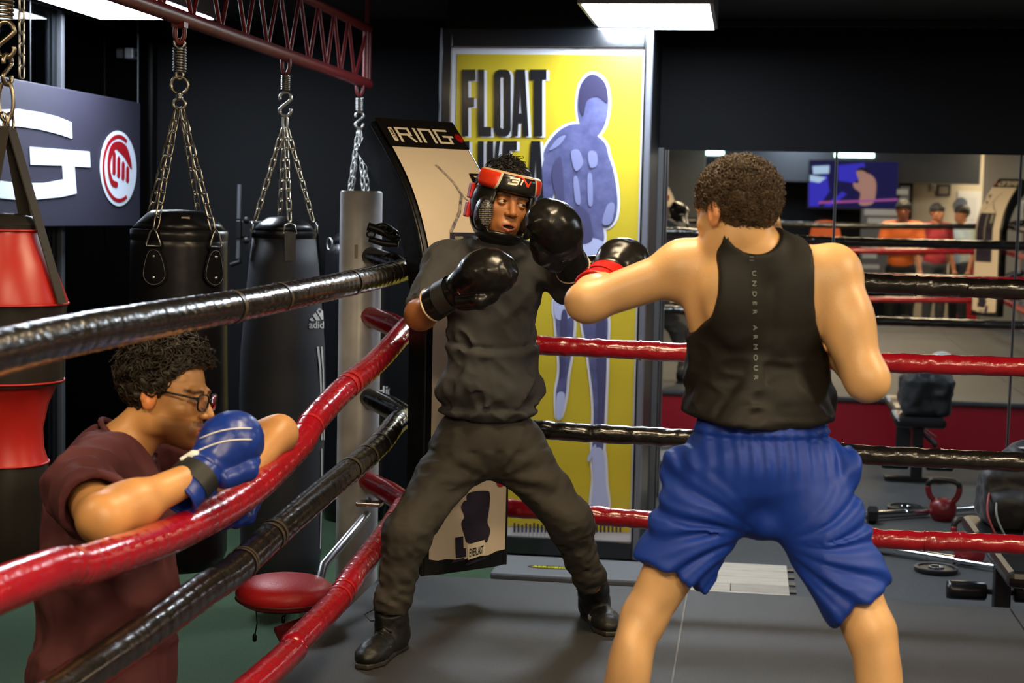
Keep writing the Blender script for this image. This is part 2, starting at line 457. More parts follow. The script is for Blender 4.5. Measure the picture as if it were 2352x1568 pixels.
# ------------------------------------------------------------------ ceiling lights
M_fix = mat('fixture_grey', (0.30, 0.30, 0.32), 0.5)
def ceiling_light(x0, x1, y0, y1, z, watts, col, label, strength, group=None):
    t = thing('ceiling_light', ((x0 + x1) / 2, (y0 + y1) / 2, z), label, 'ceiling light', group)
    f = MB(); w = 0.018
    f.box((x0, y0, z), (x0 + w, y1, Z_CEIL)); f.box((x1 - w, y0, z), (x1, y1, Z_CEIL))
    f.box((x0 + w, y0, z), (x1 - w, y0 + w, Z_CEIL)); f.box((x0 + w, y1 - w, z), (x1 - w, y1, Z_CEIL))
    f.build('frame', M_fix, t)
    MB().box((x0 + w, y0 + w, z + 0.006), (x1 - w, y1 - w, z + 0.016)).build('diffuser', emission('glow_panel_%d_%d' % (int(col[2] * 100), int(strength * 10)), col, strength), t)
    la = bpy.data.lights.new('lamp', 'AREA'); la.shape = 'RECTANGLE'; la.size = x1 - x0 - 2 * w; la.size_y = y1 - y0 - 2 * w
    la.energy = watts; la.color = col
    lo = bpy.data.objects.new('lamp_light', la); COL.objects.link(lo); lo.location = ((x0 + x1) / 2, (y0 + y1) / 2, z - 0.004)
    lo.visible_camera = True; lo.parent = t; lo.matrix_parent_inverse = Matrix.Translation(-t.location)
    return t
zl = 2.265
a = onZ(1365, 57, zl); b = onZ(1650, 76, zl); c = onZ(1648, 8, zl)
ceiling_light(a[0], b[0], c[1], (a[1] + b[1]) / 2, zl, PANEL_W, COOL, 'bright white ceiling light panel above the yellow poster', 14)
a2 = onZ(240, 47, zl); b2 = onZ(492, 40, zl)
ceiling_light(a2[0], b2[0], c[1] - 0.3, (a2[1] + b2[1]) / 2, zl, PANEL_W, COOL, 'bright white ceiling light panel behind the red truss', 14)
LAMP_AT = ('the middle of the rope with the man in maroon', 'the ring behind the boxer in blue shorts', 'the ring side opposite the man in maroon', 'the hooded boxer in the corner', 'the turf behind the man in maroon',
           'the man in orange by the near ropes', 'the far side of the near corner pad', 'the rubber floor beyond the weight bench', 'the turf beyond the far ropes', 'the grey partition behind the ring', 'the people by the cream wall')
for i, (x, y, sx, sy, w, colr) in enumerate(LAMPS):
    ceiling_light(x - sx / 2, x + sx / 2, y - sy / 2, y + sy / 2, Z_CEIL - 0.07, w, colr,
                  ('warm' if colr == WARM else 'cool white') + ' ceiling light panel over ' + LAMP_AT[i], 6, 'ceiling panels above the ring and gym')

# ------------------------------------------------------------------ mirrors on the back wall
M_mir = mat('mirror_silver', (0.83, 0.85, 0.85), 0.012, 1.0)
ztop = onY(1900, 350, Y_MIRROR)[2]
xs = [onY(1517, 700, Y_MIRROR)[0], onY(1916, 500, Y_MIRROR)[0], onY(2333, 600, Y_MIRROR)[0]]
xs.append(2 * xs[2] - xs[1]); xs.append(2 * xs[3] - xs[2])
g = 0.003
for i, lb in enumerate(('tall wall mirror beside the poster column behind the boxer in blue shorts', 'tall wall mirror showing the screen and the orange shirt', 'tall wall mirror by the black gym bag', 'tall wall mirror beyond the weight bench')):
    x0, x1 = xs[i] + g, xs[i + 1] - g; t = thing('wall_mirror', ((x0 + x1) / 2, Y_MIRROR, Z_GYM), lb, 'mirror', 'mirror panels along the back wall')
    dz = ztop - Z_GYM; dy = dz * math.tan(MT); zb = Z_GYM + 0.012
    q = MB(); q.add([(x0, Y_MIRROR - 0.001, zb), (x1, Y_MIRROR - 0.001, zb), (x1, Y_MIRROR - 0.001 - dy, ztop), (x0, Y_MIRROR - 0.001 - dy, ztop),
                     (x0, Y_MIRROR + 0.006, zb), (x1, Y_MIRROR + 0.006, zb), (x1, Y_MIRROR + 0.006 - dy, ztop), (x0, Y_MIRROR + 0.006 - dy, ztop)],
                    [(0, 1, 2, 3), (5, 4, 7, 6), (1, 0, 4, 5), (3, 2, 6, 7), (2, 1, 5, 6), (0, 3, 7, 4)])
    q.build('glass', M_mir, t)
    q = MB(); e = 0.004
    for xx in (x0, x1 - e):
        q.add([(xx, Y_MIRROR - 0.004, zb), (xx + e, Y_MIRROR - 0.004, zb), (xx + e, Y_MIRROR - 0.004 - dy, ztop), (xx, Y_MIRROR - 0.004 - dy, ztop),
               (xx, Y_MIRROR, zb), (xx + e, Y_MIRROR, zb), (xx + e, Y_MIRROR - dy, ztop), (xx, Y_MIRROR - dy, ztop)],
              [(0, 1, 2, 3), (5, 4, 7, 6), (1, 0, 4, 5), (3, 2, 6, 7), (2, 1, 5, 6), (0, 3, 7, 4)])
    q.build('edge_strip', M_greytrim, t)
q = MB().box((xs[0] - 0.035, Y_MIRROR - 0.05, Z_GYM), (xs[0] - 0.002, Y_MIRROR + 0.01, ztop + 0.01)); struct(q, 'trim_6', M_greytrim, bevel=0.003)

# ------------------------------------------------------------------ poster on the column
M_yel = mat('poster_yellow', lin((196, 174, 46)), 0.3, var=(3, lin((182, 160, 40)), 0.3), coat=0.8, bump=(14, 0.04))
M_pw = mat('poster_white', lin((205, 205, 215)), 0.25, coat=0.3)
M_pk = mat('poster_black', (0.010, 0.011, 0.014), 0.2, bump=(18, 0.06), coat=0.9)
M_pg = mat('poster_slate', lin((96, 99, 140)), 0.25, var=(22, lin((70, 72, 112)), 0.25), coat=0.3)
M_pd = mat('poster_dark_slate', lin((48, 46, 72)), 0.25, coat=0.3)
M_pl = mat('poster_light_slate', lin((168, 174, 212)), 0.25, coat=0.3)
YP = Y_COLUMN - 0.05
def pp(px, py): q = onY(px, py, YP); return q[0], q[2]
pt = thing('wall_poster', (*onY(1250, 1284, YP)[:2], Z_GYM), 'tall framed yellow poster with black block letters and a grey boxer figure', 'poster')
fx0, fz1 = pp(1019, 66); fx1, fz0 = pp(1481, 1284); ix0, iz1 = pp(1040, 108); ix1, iz0 = pp(1450, 1243)
def fbar(x0, z0, x1, z1, nm='frame_bar', m=M_pk, dep=0.03): return MB().box((x0, YP - dep, z0), (x1, YP + 0.045, z1)).build(nm, m, pt, bevel=0.004)
fx1b = pp(1470, 700)[0]
fbar(fx0, fz0, ix0, fz1); fbar(ix1, fz0, fx1b, fz1); fbar(ix0, iz1, ix1, fz1); fbar(ix0, fz0, ix1, iz0)
fbar(fx1b, fz0, fx1b + 0.028, fz1, 'edge_strip', mat('poster_edge_grey', (0.11, 0.115, 0.14), 0.4), 0.036)
fbar(fx0 - 0.012, fz0, fx0, fz1, 'edge_strip', mat('poster_edge_grey', (0.11, 0.115, 0.14), 0.4), 0.034)
MB().box((ix0, YP, iz0), (ix1, YP + 0.02, iz1)).build('backing_sheet', M_pw, pt)
yx0, yz1 = pp(1050, 124); yx1, yz0 = pp(1446, 1222)
MB().box((yx0, YP - 0.002, yz0), (yx1, YP, yz1)).build('yellow_print', M_yel, pt)
def pprint(name, polys, m, lift):
    b = MB()
    for i_, poly in enumerate(polys): b.prism([pp(x, y) for x, y in poly], (0, YP - lift - 0.0003 * (i_ % 12), 0), (1, 0, 0), (0, 0, 1), 0.0006)
    return b.build(name, m, pt)
def letter(ch, x0, x1, y0, y1):
    w, h = x1 - x0, y1 - y0
    def R(a, b, c, d): return [(x0 + a * w, y0 + b * h), (x0 + c * w, y0 + b * h), (x0 + c * w, y0 + d * h), (x0 + a * w, y0 + d * h)]
    def Q(*pts): return [(x0 + a * w, y0 + b * h) for a, b in pts]
    s, k = 0.46, 0.14
    if ch == 'F': return [R(0, 0, s, 1), R(s, 0, 1, k * 1.2), R(s, .42, .9, .42 + k)]
    if ch == 'L': return [R(0, 0, s, 1), R(s, 1 - k, 1, 1)]
    if ch == 'I': return [R(0, 0, 1, 1)]
    if ch == 'T': return [R(0, 0, 1, k * 1.1), R(.25, k * 1.1, .75, 1)]
    if ch == 'E': return [R(0, 0, s, 1), R(s, 0, 1, k), R(s, .43, .9, .43 + k), R(s, 1 - k, 1, 1)]
    if ch == 'O':
        o = [(0, .09), (.12, .02), (.3, 0), (.7, 0), (.88, .02), (1, .09), (1, .91), (.88, .98), (.7, 1), (.3, 1), (.12, .98), (0, .91)]
        L_ = Q((.5, 0), (.3, 0), (.12, .02), (0, .09), (0, .91), (.12, .98), (.3, 1), (.5, 1), (.5, .89), (.38, .87), (.38, .13), (.5, .11))
        R_ = Q((.5, 0), (.7, 0), (.88, .02), (1, .09), (1, .91), (.88, .98), (.7, 1), (.5, 1), (.5, .89), (.62, .87), (.62, .13), (.5, .11))
        return [L_, R_]
    if ch == 'A': return [Q((.22, 0), (.5, 0), (.5, .28), (.34, 1), (0, 1)), Q((.5, 0), (.78, 0), (1, 1), (.66, 1), (.5, .28)), R(.3, .66, .7, .66 + k)]
    if ch == 'K': return [R(0, 0, s, 1), Q((s, .5), (.7, 0), (1, 0), (.72, .46), (1, 1), (.68, 1), (s, .58))]
    return []
words = [('F', 1062, 1093), ('L', 1099, 1129), ('O', 1136, 1174), ('A', 1177, 1215), ('T', 1218, 1256)]
line2 = [('L', 1068, 1092), ('I', 1098, 1112), ('K', 1120, 1150), ('E', 1156, 1188), ('A', 1212, 1250)]
sh, bl = [], []
for ws, y0, y1 in ((words, 160, 313), (line2, 324, 476)):
    for ch, x0, x1 in ws:
        bl += letter(ch, x0, x1, y0, y1); sh += letter(ch, x0 + 6, x1 + 6, y0 + 2, y1 + 3)
pprint('lettering_shadow', sh, M_pw, 0.003); pprint('lettering', bl, M_pk, 0.0075)
def grow(poly, k):
    n = len(poly); out = []
    ar = sum(poly[i][0] * poly[(i + 1) % n][1] - poly[(i + 1) % n][0] * poly[i][1] for i in range(n)); sg = 1 if ar > 0 else -1
    for i in range(n):
        a, b_, c_ = np.array(poly[i - 1]), np.array(poly[i]), np.array(poly[(i + 1) % n])
        n1 = np.array(((b_ - a)[1], -(b_ - a)[0])); n2 = np.array(((c_ - b_)[1], -(c_ - b_)[0]))
        nn = n1 / (np.linalg.norm(n1) + 1e-6) + n2 / (np.linalg.norm(n2) + 1e-6)
        out.append(tuple(b_ + sg * k * nn / (np.linalg.norm(nn) + 1e-6)))
    return out
def smooth_poly(pts, n=6):
    p = np.array(pts, float); m_ = len(p); out = []
    for i in range(m_):
        a, b_, c_, d_ = p[i - 1], p[i], p[(i + 1) % m_], p[(i + 2) % m_]
        for u in np.linspace(0, 1, n, endpoint=False):
            out.append(tuple(0.5 * (2 * b_ + (c_ - a) * u + (2 * a - 5 * b_ + 4 * c_ - d_) * u * u + (3 * b_ - a - 3 * c_ + d_) * u ** 3)))
    return out
def oval(cx, cy, rx, ry, n=20): return [(cx + rx * math.cos(2 * math.pi * i / n), cy + ry * math.sin(2 * math.pi * i / n)) for i in range(n)]
# a plain standing boxer with his guard low: head, trunk, two arms, trunks, two legs, boots
head = smooth_poly([(1360, 170), (1390, 190), (1398, 240), (1388, 290), (1362, 318), (1338, 298), (1327, 250), (1334, 195)])
trunk = smooth_poly([(1330, 285), (1372, 312), (1396, 345), (1398, 430), (1384, 500), (1382, 560), (1300, 562), (1288, 470), (1262, 400), (1250, 350), (1285, 300)])
armL = smooth_poly([(1262, 335), (1300, 330), (1290, 400), (1262, 470), (1232, 520), (1200, 520), (1206, 470), (1240, 400)])
armR = smooth_poly([(1384, 340), (1406, 380), (1418, 450), (1414, 500), (1392, 522), (1366, 505), (1380, 470), (1382, 420)])
trunks = smooth_poly([(1292, 555), (1386, 555), (1398, 640), (1396, 712), (1340, 718), (1330, 660), (1318, 722), (1276, 728), (1278, 640)])
legL = smooth_poly([(1278, 715), (1316, 718), (1314, 800), (1304, 862), (1300, 905), (1290, 950), (1280, 955), (1278, 900), (1286, 840)])
legR = smooth_poly([(1338, 712), (1392, 712), (1394, 820), (1390, 930), (1384, 1040), (1362, 1040), (1364, 930), (1352, 820)])
bootR = smooth_poly([(1362, 1035), (1386, 1035), (1392, 1110), (1396, 1168), (1360, 1170), (1364, 1100)])
allp = [head, trunk, armL, armR, trunks, legL, legR, bootR]
pprint('figure_outline', [grow(q, 6) for q in allp], M_pw, 0.003)
pprint('figure_skin', [head, trunk, armL, armR, legL, legR], M_pg, 0.0066)
pprint('figure_trunks', [trunks], M_pl, 0.0092)
pprint('figure_boot', [smooth_poly([(1280, 905), (1298, 905), (1290, 955), (1279, 957)])], M_pl, 0.0092)
pprint('figure_boot', [bootR, smooth_poly([(1350, 1050), (1366, 1020), (1369, 1030), (1354, 1058)])], M_pl, 0.0092)
M_pm = mat('poster_mid_slate', lin((68, 68, 104)), 0.3, coat=0.8)
pprint('figure_hair', [smooth_poly([(1360, 172), (1390, 192), (1396, 236), (1374, 222), (1350, 230), (1340, 266), (1330, 240), (1336, 195)])], M_pd, 0.0105)
pprint('figure_shade', [smooth_poly([(1316, 480), (1350, 486), (1360, 552), (1306, 552)])], M_pm, 0.0105)
pprint('figure_shade', [smooth_poly([(1370, 720), (1390, 720), (1390, 900), (1378, 1020), (1374, 900)])], M_pm, 0.0105)
pprint('figure_shade', [smooth_poly([(1290, 722), (1304, 722), (1300, 800), (1292, 862), (1288, 840)])], M_pm, 0.0105)
pprint('figure_shade', [smooth_poly([(1268, 400), (1288, 360), (1296, 430), (1300, 520), (1290, 500)])], M_pm, 0.0105)
M_pl2 = mat('poster_soft_slate', lin((122, 126, 168)), 0.3, coat=0.8)
for lt_ in [smooth_poly([(1312, 350), (1330, 345), (1340, 375), (1322, 392)]), smooth_poly([(1352, 350), (1370, 350), (1372, 378), (1356, 384)]),
                             smooth_poly([(1262, 345), (1282, 318), (1300, 312), (1284, 335)]), smooth_poly([(1318, 410), (1328, 410), (1334, 465), (1322, 462)]),
                             smooth_poly([(1350, 405), (1360, 402), (1362, 465), (1352, 468)]), smooth_poly([(1396, 470), (1412, 470), (1404, 512), (1384, 512)])]: pprint('figure_light_tone', [lt_], M_pl2, 0.0115)
pprint('footer_print', [[(1180 + i * 9, 1200 + (i * 7 % 5)), (1184 + i * 9, 1200 + (i * 7 % 5)), (1184 + i * 9, 1222), (1180 + i * 9, 1222)] for i in range(28)], M_pd, 0.003)

# ------------------------------------------------------------------ sign on the left window
M_sign = mat('sign_panel', lin((40, 38, 54)), 0.6, bump=(300, 0.05))
M_swh = mat('sign_white', lin((205, 215, 232)), 0.5)
M_sred = mat('sign_red', lin((150, 10, 24)), 0.5)
XS = X_LEFT + 0.10
def sp(px, py): q = onX(px, py, XS); return q[1], q[2]
sy1, _ = sp(322, 380); sz1 = sp(318, 236)[1]; sz0 = sp(322, 518)[1]
sg = thing('wall_sign', (XS, sy1 - 1.0, sz0), 'dark hanging sign with large white letters and a round red fist emblem', 'sign')
MB().box((XS - 0.012, sy1 - 4.2, sz0), (XS, sy1, sz1)).build('panel', M_sign, sg, bevel=0.003)
H_ = sz1 - sz0
# G drawn in panel units: u along +y from the emblem, v up
def sgn(name, polys, m, lift=0.003):
    b = MB()
    for poly in polys: b.prism(poly, (XS + lift, 0, 0), (0, 1, 0), (0, 0, 1), 0.002)
    return b.build(name, m, sg)
def spx(pts): return [sp(x, y) for x, y in pts]
def arcs(y0, y1, zc, hz, thick, n=10): pass
gy1 = sp(205, 370)[0]; bar = sp(66, 370)[0]
uL = gy1 - (gy1 - bar) * 2.6
top_out = [sp(x, y) for x, y in ((0, 252), (40, 250), (90, 258), (130, 268), (162, 281), (164, 318), (130, 307), (90, 297), (40, 290), (0, 292))]
mid = spx([(66, 337), (204, 348), (206, 384), (169, 382), (174, 444), (140, 452), (80, 458), (30, 458), (0, 455), (0, 415), (40, 420), (100, 420), (143, 412), (141, 380), (68, 378)])
back = [(sp(0, 252)[0], sp(0, 252)[1]), (sp(0, 252)[0], sp(0, 292)[1]), (uL + 0.12, sp(0, 300)[1]), (uL + 0.10, sp(0, 405)[1]), (sp(0, 415)[0], sp(0, 415)[1]), (sp(0, 455)[0], sp(0, 455)[1]), (uL + 0.05, sp(0, 447)[1]), (uL, sp(0, 420)[1]), (uL, sp(0, 290)[1]), (uL + 0.05, sp(0, 262)[1])]
sgn('letter', [top_out, mid, back], M_swh)
lw = gy1 - uL; z0g, z1g = sp(0, 455)[1], sp(0, 252)[1]; tk = (z1g - z0g) * 0.2
def box_l(u0, u1, v0, v1): return [(u0, v0), (u1, v0), (u1, v1), (u0, v1)]
u = uL - 0.15 - lw * 0.8                     # N, I, R further along the sign
sgn('letter', [box_l(u, u + tk, z0g, z1g), box_l(u + tk, u + lw * .8 - tk, z1g - tk, z1g), box_l(u + lw * .8 - tk, u + lw * .8, z0g, z1g)], M_swh)
u -= 0.15 + tk; sgn('letter', [box_l(u, u + tk, z0g, z1g)], M_swh)
u -= 0.15 + lw * .9
sgn('letter', [box_l(u, u + tk, z0g, z1g), box_l(u + tk, u + lw * .9, z1g - tk, z1g), box_l(u + lw * .9 - tk, u + lw * .9, z0g + 2 * tk, z1g - tk), box_l(u + tk, u + lw * .9 - tk, z0g + 1.5 * tk, z0g + 2.4 * tk), [(u + lw * .5, z0g + 1.5 * tk), (u + lw * .62, z0g + 1.5 * tk), (u + lw * .9, z0g), (u + lw * .7, z0g)]], M_swh)
ec = sp(271, 387); er = (sp(271, 300)[1] - sp(271, 473)[1]) / 2; eyr = (sp(313, 387)[0] - sp(230, 387)[0]) / 2
def ev(pts): return [(ec[0] + a * eyr, ec[1] + b_ * er) for a, b_ in pts]
circ = lambda r, n=40, dx=0, dy=0: [(dx + r * math.cos(2 * math.pi * i / n), dy + r * math.sin(2 * math.pi * i / n)) for i in range(n)]
sgn('emblem_disc', [ev(circ(1.0))], M_swh, 0.003)
def cres(r0, r1, a0, a1, n=20):
    return [(r0 * math.cos(a0 + (a1 - a0) * i / n), r0 * math.sin(a0 + (a1 - a0) * i / n)) for i in range(n + 1)] + [(r1 * math.cos(a1 + (a0 - a1) * i / n), r1 * math.sin(a1 + (a0 - a1) * i / n)) for i in range(n + 1)]
FIST = [cres(.90, .80, math.radians(60), math.radians(300)),
        smooth_poly([(-.62, .2), (-.45, .58), (-.05, .72), (.4, .62), (.66, .25), (.70, .0), (.55, .1), (.3, .3), (.05, .42), (-.2, .5), (-.4, .3), (-.5, 0), (-.35, -.3), (-.1, -.36), (-.12, -.5), (-.4, -.46), (-.58, -.2)], 4)]
for q in range(4):
    x = -.33 + q * .25; y1 = .44 - q * .12; y0 = -.2 - q * .06
    FIST.append([(x - .02, y1 - .05), (x + .05, y1 + .02), (x + .14, y1 - .06), (x + .10 + .03, y0 + .06), (x + .05, y0), (x - .04, y0 + .06)])
sgn('fist_emblem', [ev(q) for q in FIST], M_sred, 0.0055)
for yy in (sy1 - 0.02, sy1 - 1.3):
    MB().tube([(XS - 0.006, yy, sz1 - 0.01), (XS - 0.006, yy, Z_CEIL)], 0.003, 6).build('hanging_wire', M_alu, sg)
MB().tube([(XS - 0.006, sy1 - 0.02, sz0 + 0.01), (XS - 0.006, sy1 - 0.02, sz0 - 0.4), (X_LEFT + 0.01, sy1 - 0.02, sz0 - 0.5)], 0.003, 6).build('hanging_wire', M_black, sg)

# ------------------------------------------------------------------ floor planks, step platform and weights before the mirror
M_pla = mat('pale_plank', lin((176, 164, 148)), 0.55, var=(6, lin((140, 128, 112)), 0.2), stretch=(1, 14, 1), bump=(30, 0.06))
xr = onZ(1812, 1340, Z_GYM + 0.02)[0]; yb = 7.72
XPL = onZ(1515, 1326, Z_GYM + 0.13)[0] + 0.03
pm = thing('plank_mat', (0.4, 7.2, Z_GYM + 0.01), 'pale wood plank floor mat between ring and mirror', 'floor mat')
rng = random.Random(5)
tone = [mat('pale_plank_%d' % i, lin(c), 0.55, var=(6, lin(tuple(int(k * .82) for k in c)), 0.2), stretch=(1, 14, 1), bump=(30, 0.06)) for i, c in enumerate(((178, 166, 150), (163, 152, 138), (188, 177, 160)))]
for i in range(13):
    y1 = yb - i * 0.148; y0 = y1 - 0.143; x = xr; off = rng.uniform(0.25, 0.9)
    cuts = [xr, max(XPL, xr - off), max(XPL, xr - off - 0.9), XPL]
    for k in range(3):
        a, b_ = cuts[k + 1], cuts[k]
        if b_ - a < 0.05: continue
        MB().box((a + 0.002, y0, Z_GYM + 0.0105), (b_ - 0.002, y1, Z_GYM + 0.022)).build('plank', tone[rng.randrange(3)], pm, bevel=0.0015)
    e = MB().box((xr, y0 + 0.04, Z_GYM + 0.0105), (xr + 0.03, y0 + 0.10, Z_GYM + 0.018)).build('joint_tab', M_black, pm)

ST = Z_GYM + 0.13
sf = onZ(1350, 1326, ST); sb = onZ(1350, 1288, ST); x0 = onZ(1120, 1320, ST)[0]; x1 = onZ(1515, 1326, ST)[0]
M_step = mat('step_grey', (0.10, 0.105, 0.115), 0.6, bump=(350, 0.25))
stp = thing('aerobic_step', ((x0 + x1) / 2, (sf[1] + sb[1]) / 2, Z_GYM), 'long grey exercise step platform below the yellow poster', 'step platform')
MB().box((x0, sf[1], ST - 0.035), (x1, sb[1] + 0.05, ST)).build('deck', M_step, stp, bevel=0.012)
MB().box((x0 + 0.03, sf[1] + 0.02, Z_GYM + 0.03), (x1 - 0.03, sb[1] + 0.03, ST - 0.035)).build('riser', M_black, stp, bevel=0.01)
for xx in (x0 + 0.05, x1 - 0.15):
    MB().box((xx, sf[1] + 0.01, Z_GYM), (xx + 0.1, sb[1] + 0.04, Z_GYM + 0.03)).build('foot', M_black, stp, bevel=0.006)
c = onZ(1262, 1303, ST); b = MB()
b.prism([(c[0] + u_ * 0.10, c[1] + v_ * 0.032) for u_, v_ in circ(1.0, 24)], (0, 0, ST + 0.0005), (1, 0, 0), (0, 1, 0), 0.001)
o = b.build('sticker', mat('sticker_black', (0.008, 0.008, 0.008), 0.3), stp)
v, fc = fit_text('AEROBIC', c[0] - 0.078, c[0] + 0.078, c[1] - 0.015, c[1] + 0.015, 0.01)
MB().add([(x, y, ST + 0.0022) for x, y in v], fc).build('sticker_lettering', mat('sticker_yellow', lin((225, 215, 40)), 0.4), o)
# ================================================================== boxing ring
M_mat = mat('ring_mat', (0.040, 0.042, 0.049), 0.62, bump=(300, 0.25), var=(2.2, (0.028, 0.027, 0.028), 0.25))
M_skirt = mat('ring_skirt_red', (0.30, 0.008, 0.018), 0.26, bump=(4, 0.35))
M_rred = mat('rope_red', (0.40, 0.004, 0.014), 0.24, coat=0.7, bump=(40, 0.35, 3), var=(9, (0.30, 0.004, 0.012), 0.25))
M_rblk = mat('rope_black', (0.0045, 0.0038, 0.0035), 0.26, coat=0.7, bump=(40, 0.35, 3), var=(22, (0.011, 0.008, 0.006), 0.15))
M_tape = mat('worn_tape', (0.06, 0.046, 0.03), 0.3, bump=(60, 0.3))
M_post = mat('post_silver', (0.74, 0.74, 0.77), 0.36, 0.1, bump=(6, 0.04), var=(5, (0.30, 0.29, 0.28), 0.3))
M_steel = mat('steel', (0.55, 0.55, 0.56), 0.28, 1.0)
XE, YE, XE2, YE2 = -1.30, 5.60, X_ROPE_R + 0.14, Y_ROPE_N - 0.14
rp = thing('ring_platform', (0.8, 2.2, Z_GYM), 'raised boxing ring floor with dark grey mat and red skirt', 'boxing ring')
MB().box((XE, YE2, -0.035), (XE2, YE, 0)).build('canvas', M_mat, rp, bevel=0.01)
MB().box((XE + 0.05, YE2 + 0.05, Z_GYM), (XE2 - 0.05, YE - 0.05, -0.035)).build('base_frame', M_black, rp)
for nm, lo, hi in (('skirt', (XE + 0.02, YE - 0.04, Z_GYM + 0.01), (XE2 - 0.02, YE - 0.02, -0.036)), ('skirt', (XE + 0.02, YE2 + 0.02, Z_GYM + 0.01), (XE2 - 0.02, YE2 + 0.04, -0.036)),
                   ('skirt', (XE + 0.02, YE2 + 0.04, Z_GYM + 0.01), (XE + 0.04, YE - 0.04, -0.036)), ('skirt', (XE2 - 0.04, YE2 + 0.04, Z_GYM + 0.01), (XE2 - 0.02, YE - 0.04, -0.036))):
    MB().box(lo, hi).build(nm, M_skirt, rp)
for Y in (YE - 0.016, YE2 + 0.016):
    MB().tube([(XE + 0.01, Y, -0.02), (XE2 - 0.01, Y, -0.02)], 0.012, 8).build('edge_piping', M_black, rp)
for k in range(1, 4):                                # seams of the mat panels
    MB().box((XE + k * 1.12, YE2 + 0.03, 0.0), (XE + k * 1.12 + 0.006, YE - 0.03, 0.0012)).build('mat_seam', M_black, rp)

rr = random.Random(3)
def rope(pts, black, label, rad=0.037, seed=0, style='wrinkle', group=None, step=0.011):
    L = sum(np.linalg.norm(np.array(pts[i + 1]) - np.array(pts[i])) for i in range(len(pts) - 1))
    n = max(30, int(L / step)); q = spline(pts, n); NS = 20
    s = np.concatenate([[0], np.cumsum(np.linalg.norm(np.diff(q, axis=0), axis=1))])
    A = 2 * math.pi * np.arange(NS) / NS
    S, AA = np.meshgrid(s, A, indexing='ij')
    tw = 5.0 if style == 'wrinkle' else 1.2
    ph = AA + S * tw
    base = np.stack([S.ravel() * 24, np.cos(ph).ravel() * 1.4 + seed * 7, np.sin(ph).ravel() * 1.4], 1)
    nz = vnoise(base, seed) + 0.5 * vnoise(base * 2.3 + 5, seed + 1)
    if style == 'wrinkle':                         # twisted loose sleeve
        saw = 0.6 * np.abs(np.sin(S * 26 + AA * 1.0 + 2.0 * np.sin(S * 3.1 + seed))) ** 3 + 0.45 * np.abs(np.sin(S * 58 + AA * 1.0 + 2.0 * np.sin(S * 5.3 + seed))) ** 3
        f = 1 + 0.06 * nz.reshape(S.shape) - 0.08 * saw
    else:                                          # tape wound round and round
        t_ = (S / 0.055 + AA / (2 * math.pi)) % 1.0
        f = 1 + 0.025 * t_ + 0.016 * nz.reshape(S.shape)
    tg = np.gradient(q, axis=0); tg /= np.linalg.norm(tg, axis=1)[:, None]; ref = np.cross(tg[0], (0, 0, 1.0)); RF = []
    for k_ in range(n):
        ref = ref - tg[k_] * (ref @ tg[k_]); ref = ref / np.linalg.norm(ref); RF.append(ref)
    RF = np.array(RF); BB = np.cross(tg, RF)
    V_ = q[:, None, :] + (rad * f)[:, :, None] * (np.cos(A)[None, :, None] * RF[:, None, :] + np.sin(A)[None, :, None] * BB[:, None, :])
    i0 = (np.arange(n - 1)[:, None] * NS + np.arange(NS)[None, :]); i1 = (np.arange(n - 1)[:, None] * NS + (np.arange(NS)[None, :] + 1) % NS)
    t = thing('ring_rope', tuple(q[0]), label, 'ring rope', group)
    np_mesh('sleeve', V_.reshape(-1, 3), np.stack([i0, i1, i1 + NS, i0 + NS], -1).reshape(-1, 4), M_rblk if black else M_rred, t)
    return t, q
def band(q, i, t, m=M_tape, w=4, k=1.07, rad=0.037):
    i = max(1, min(len(q) - w - 2, i)); MB().tube(list(q[i:i + w]), rad * k, 20, False).build('tape_band', m, t, smooth='all')
LX = lambda x, y: onX(x, y, X_ROPE_L)
BY = lambda x, y: onY(x, y, Y_ROPE_B)
NL = lambda z: (X_ROPE_L, Y_ROPE_N, z)
BR = lambda z: (X_ROPE_R, Y_ROPE_B, z)
left = [([(951, 612), (900, 628), (850, 640), (700, 672), (560, 700), (430, 722), (200, 763), (0, 808)], True, 1.02, 'thick black top rope on the side where the man in maroon kneels', 'tape'),
        ([(936, 752), (863, 832), (786, 897), (720, 968), (680, 1028), (566, 1135), (400, 1226), (200, 1296), (0, 1355)], False, 0.80, 'red second rope sagging under the leaning man in maroon', 'tape'),
        ([(940, 958), (912, 970), (862, 1030), (754, 1120), (627, 1228), (536, 1312), (470, 1354), (340, 1448), (198, 1547)], True, 0.50, 'black third rope crossing the maroon shirt', 'tape'),
        ([(925, 1165), (884, 1228), (819, 1313), (768, 1385), (681, 1474), (601, 1556)], False, 0.28, 'red bottom rope beside the red stool', 'tape')]
for i, (pt_, blk, zn, lb, st) in enumerate(left):
    pts = [LX(*p) for p in pt_]
    e = pts[-1]; mid_ = e + (np.array(NL(zn)) - e) * np.array((0.5, 0.5, 0.6))
    t, q = rope(pts + [mid_, NL(zn)], blk, lb, 0.037, i, st)
    if blk:
        for k in (rr.sample(range(30, len(q) // 2), 7)): band(q, k, t, w=3)
    else:
        for k in (rr.sample(range(40, len(q) // 2), 3)): band(q, k, t, mat('red_tape', (0.46, 0.02, 0.02), 0.25, bump=(60, 0.3)), w=5, k=1.05)
back = [([(962, 600), (1330, 608), (1480, 616), (1960, 648), (2200, 659), (2352, 665)], True, 'black top rope on the mirror side behind the boxers'),
        ([(950, 770), (1250, 793), (1550, 808), (2000, 831), (2352, 843)], False, 'red second rope on the mirror side'),
        ([(950, 960), (1290, 990), (1560, 1006), (1960, 1042), (2352, 1061)], True, 'black third rope on the mirror side'),
        ([(960, 1148), (1190, 1168), (1480, 1193), (2010, 1236), (2200, 1244), (2352, 1251)], False, 'red bottom rope on the mirror side, above the barbell')]
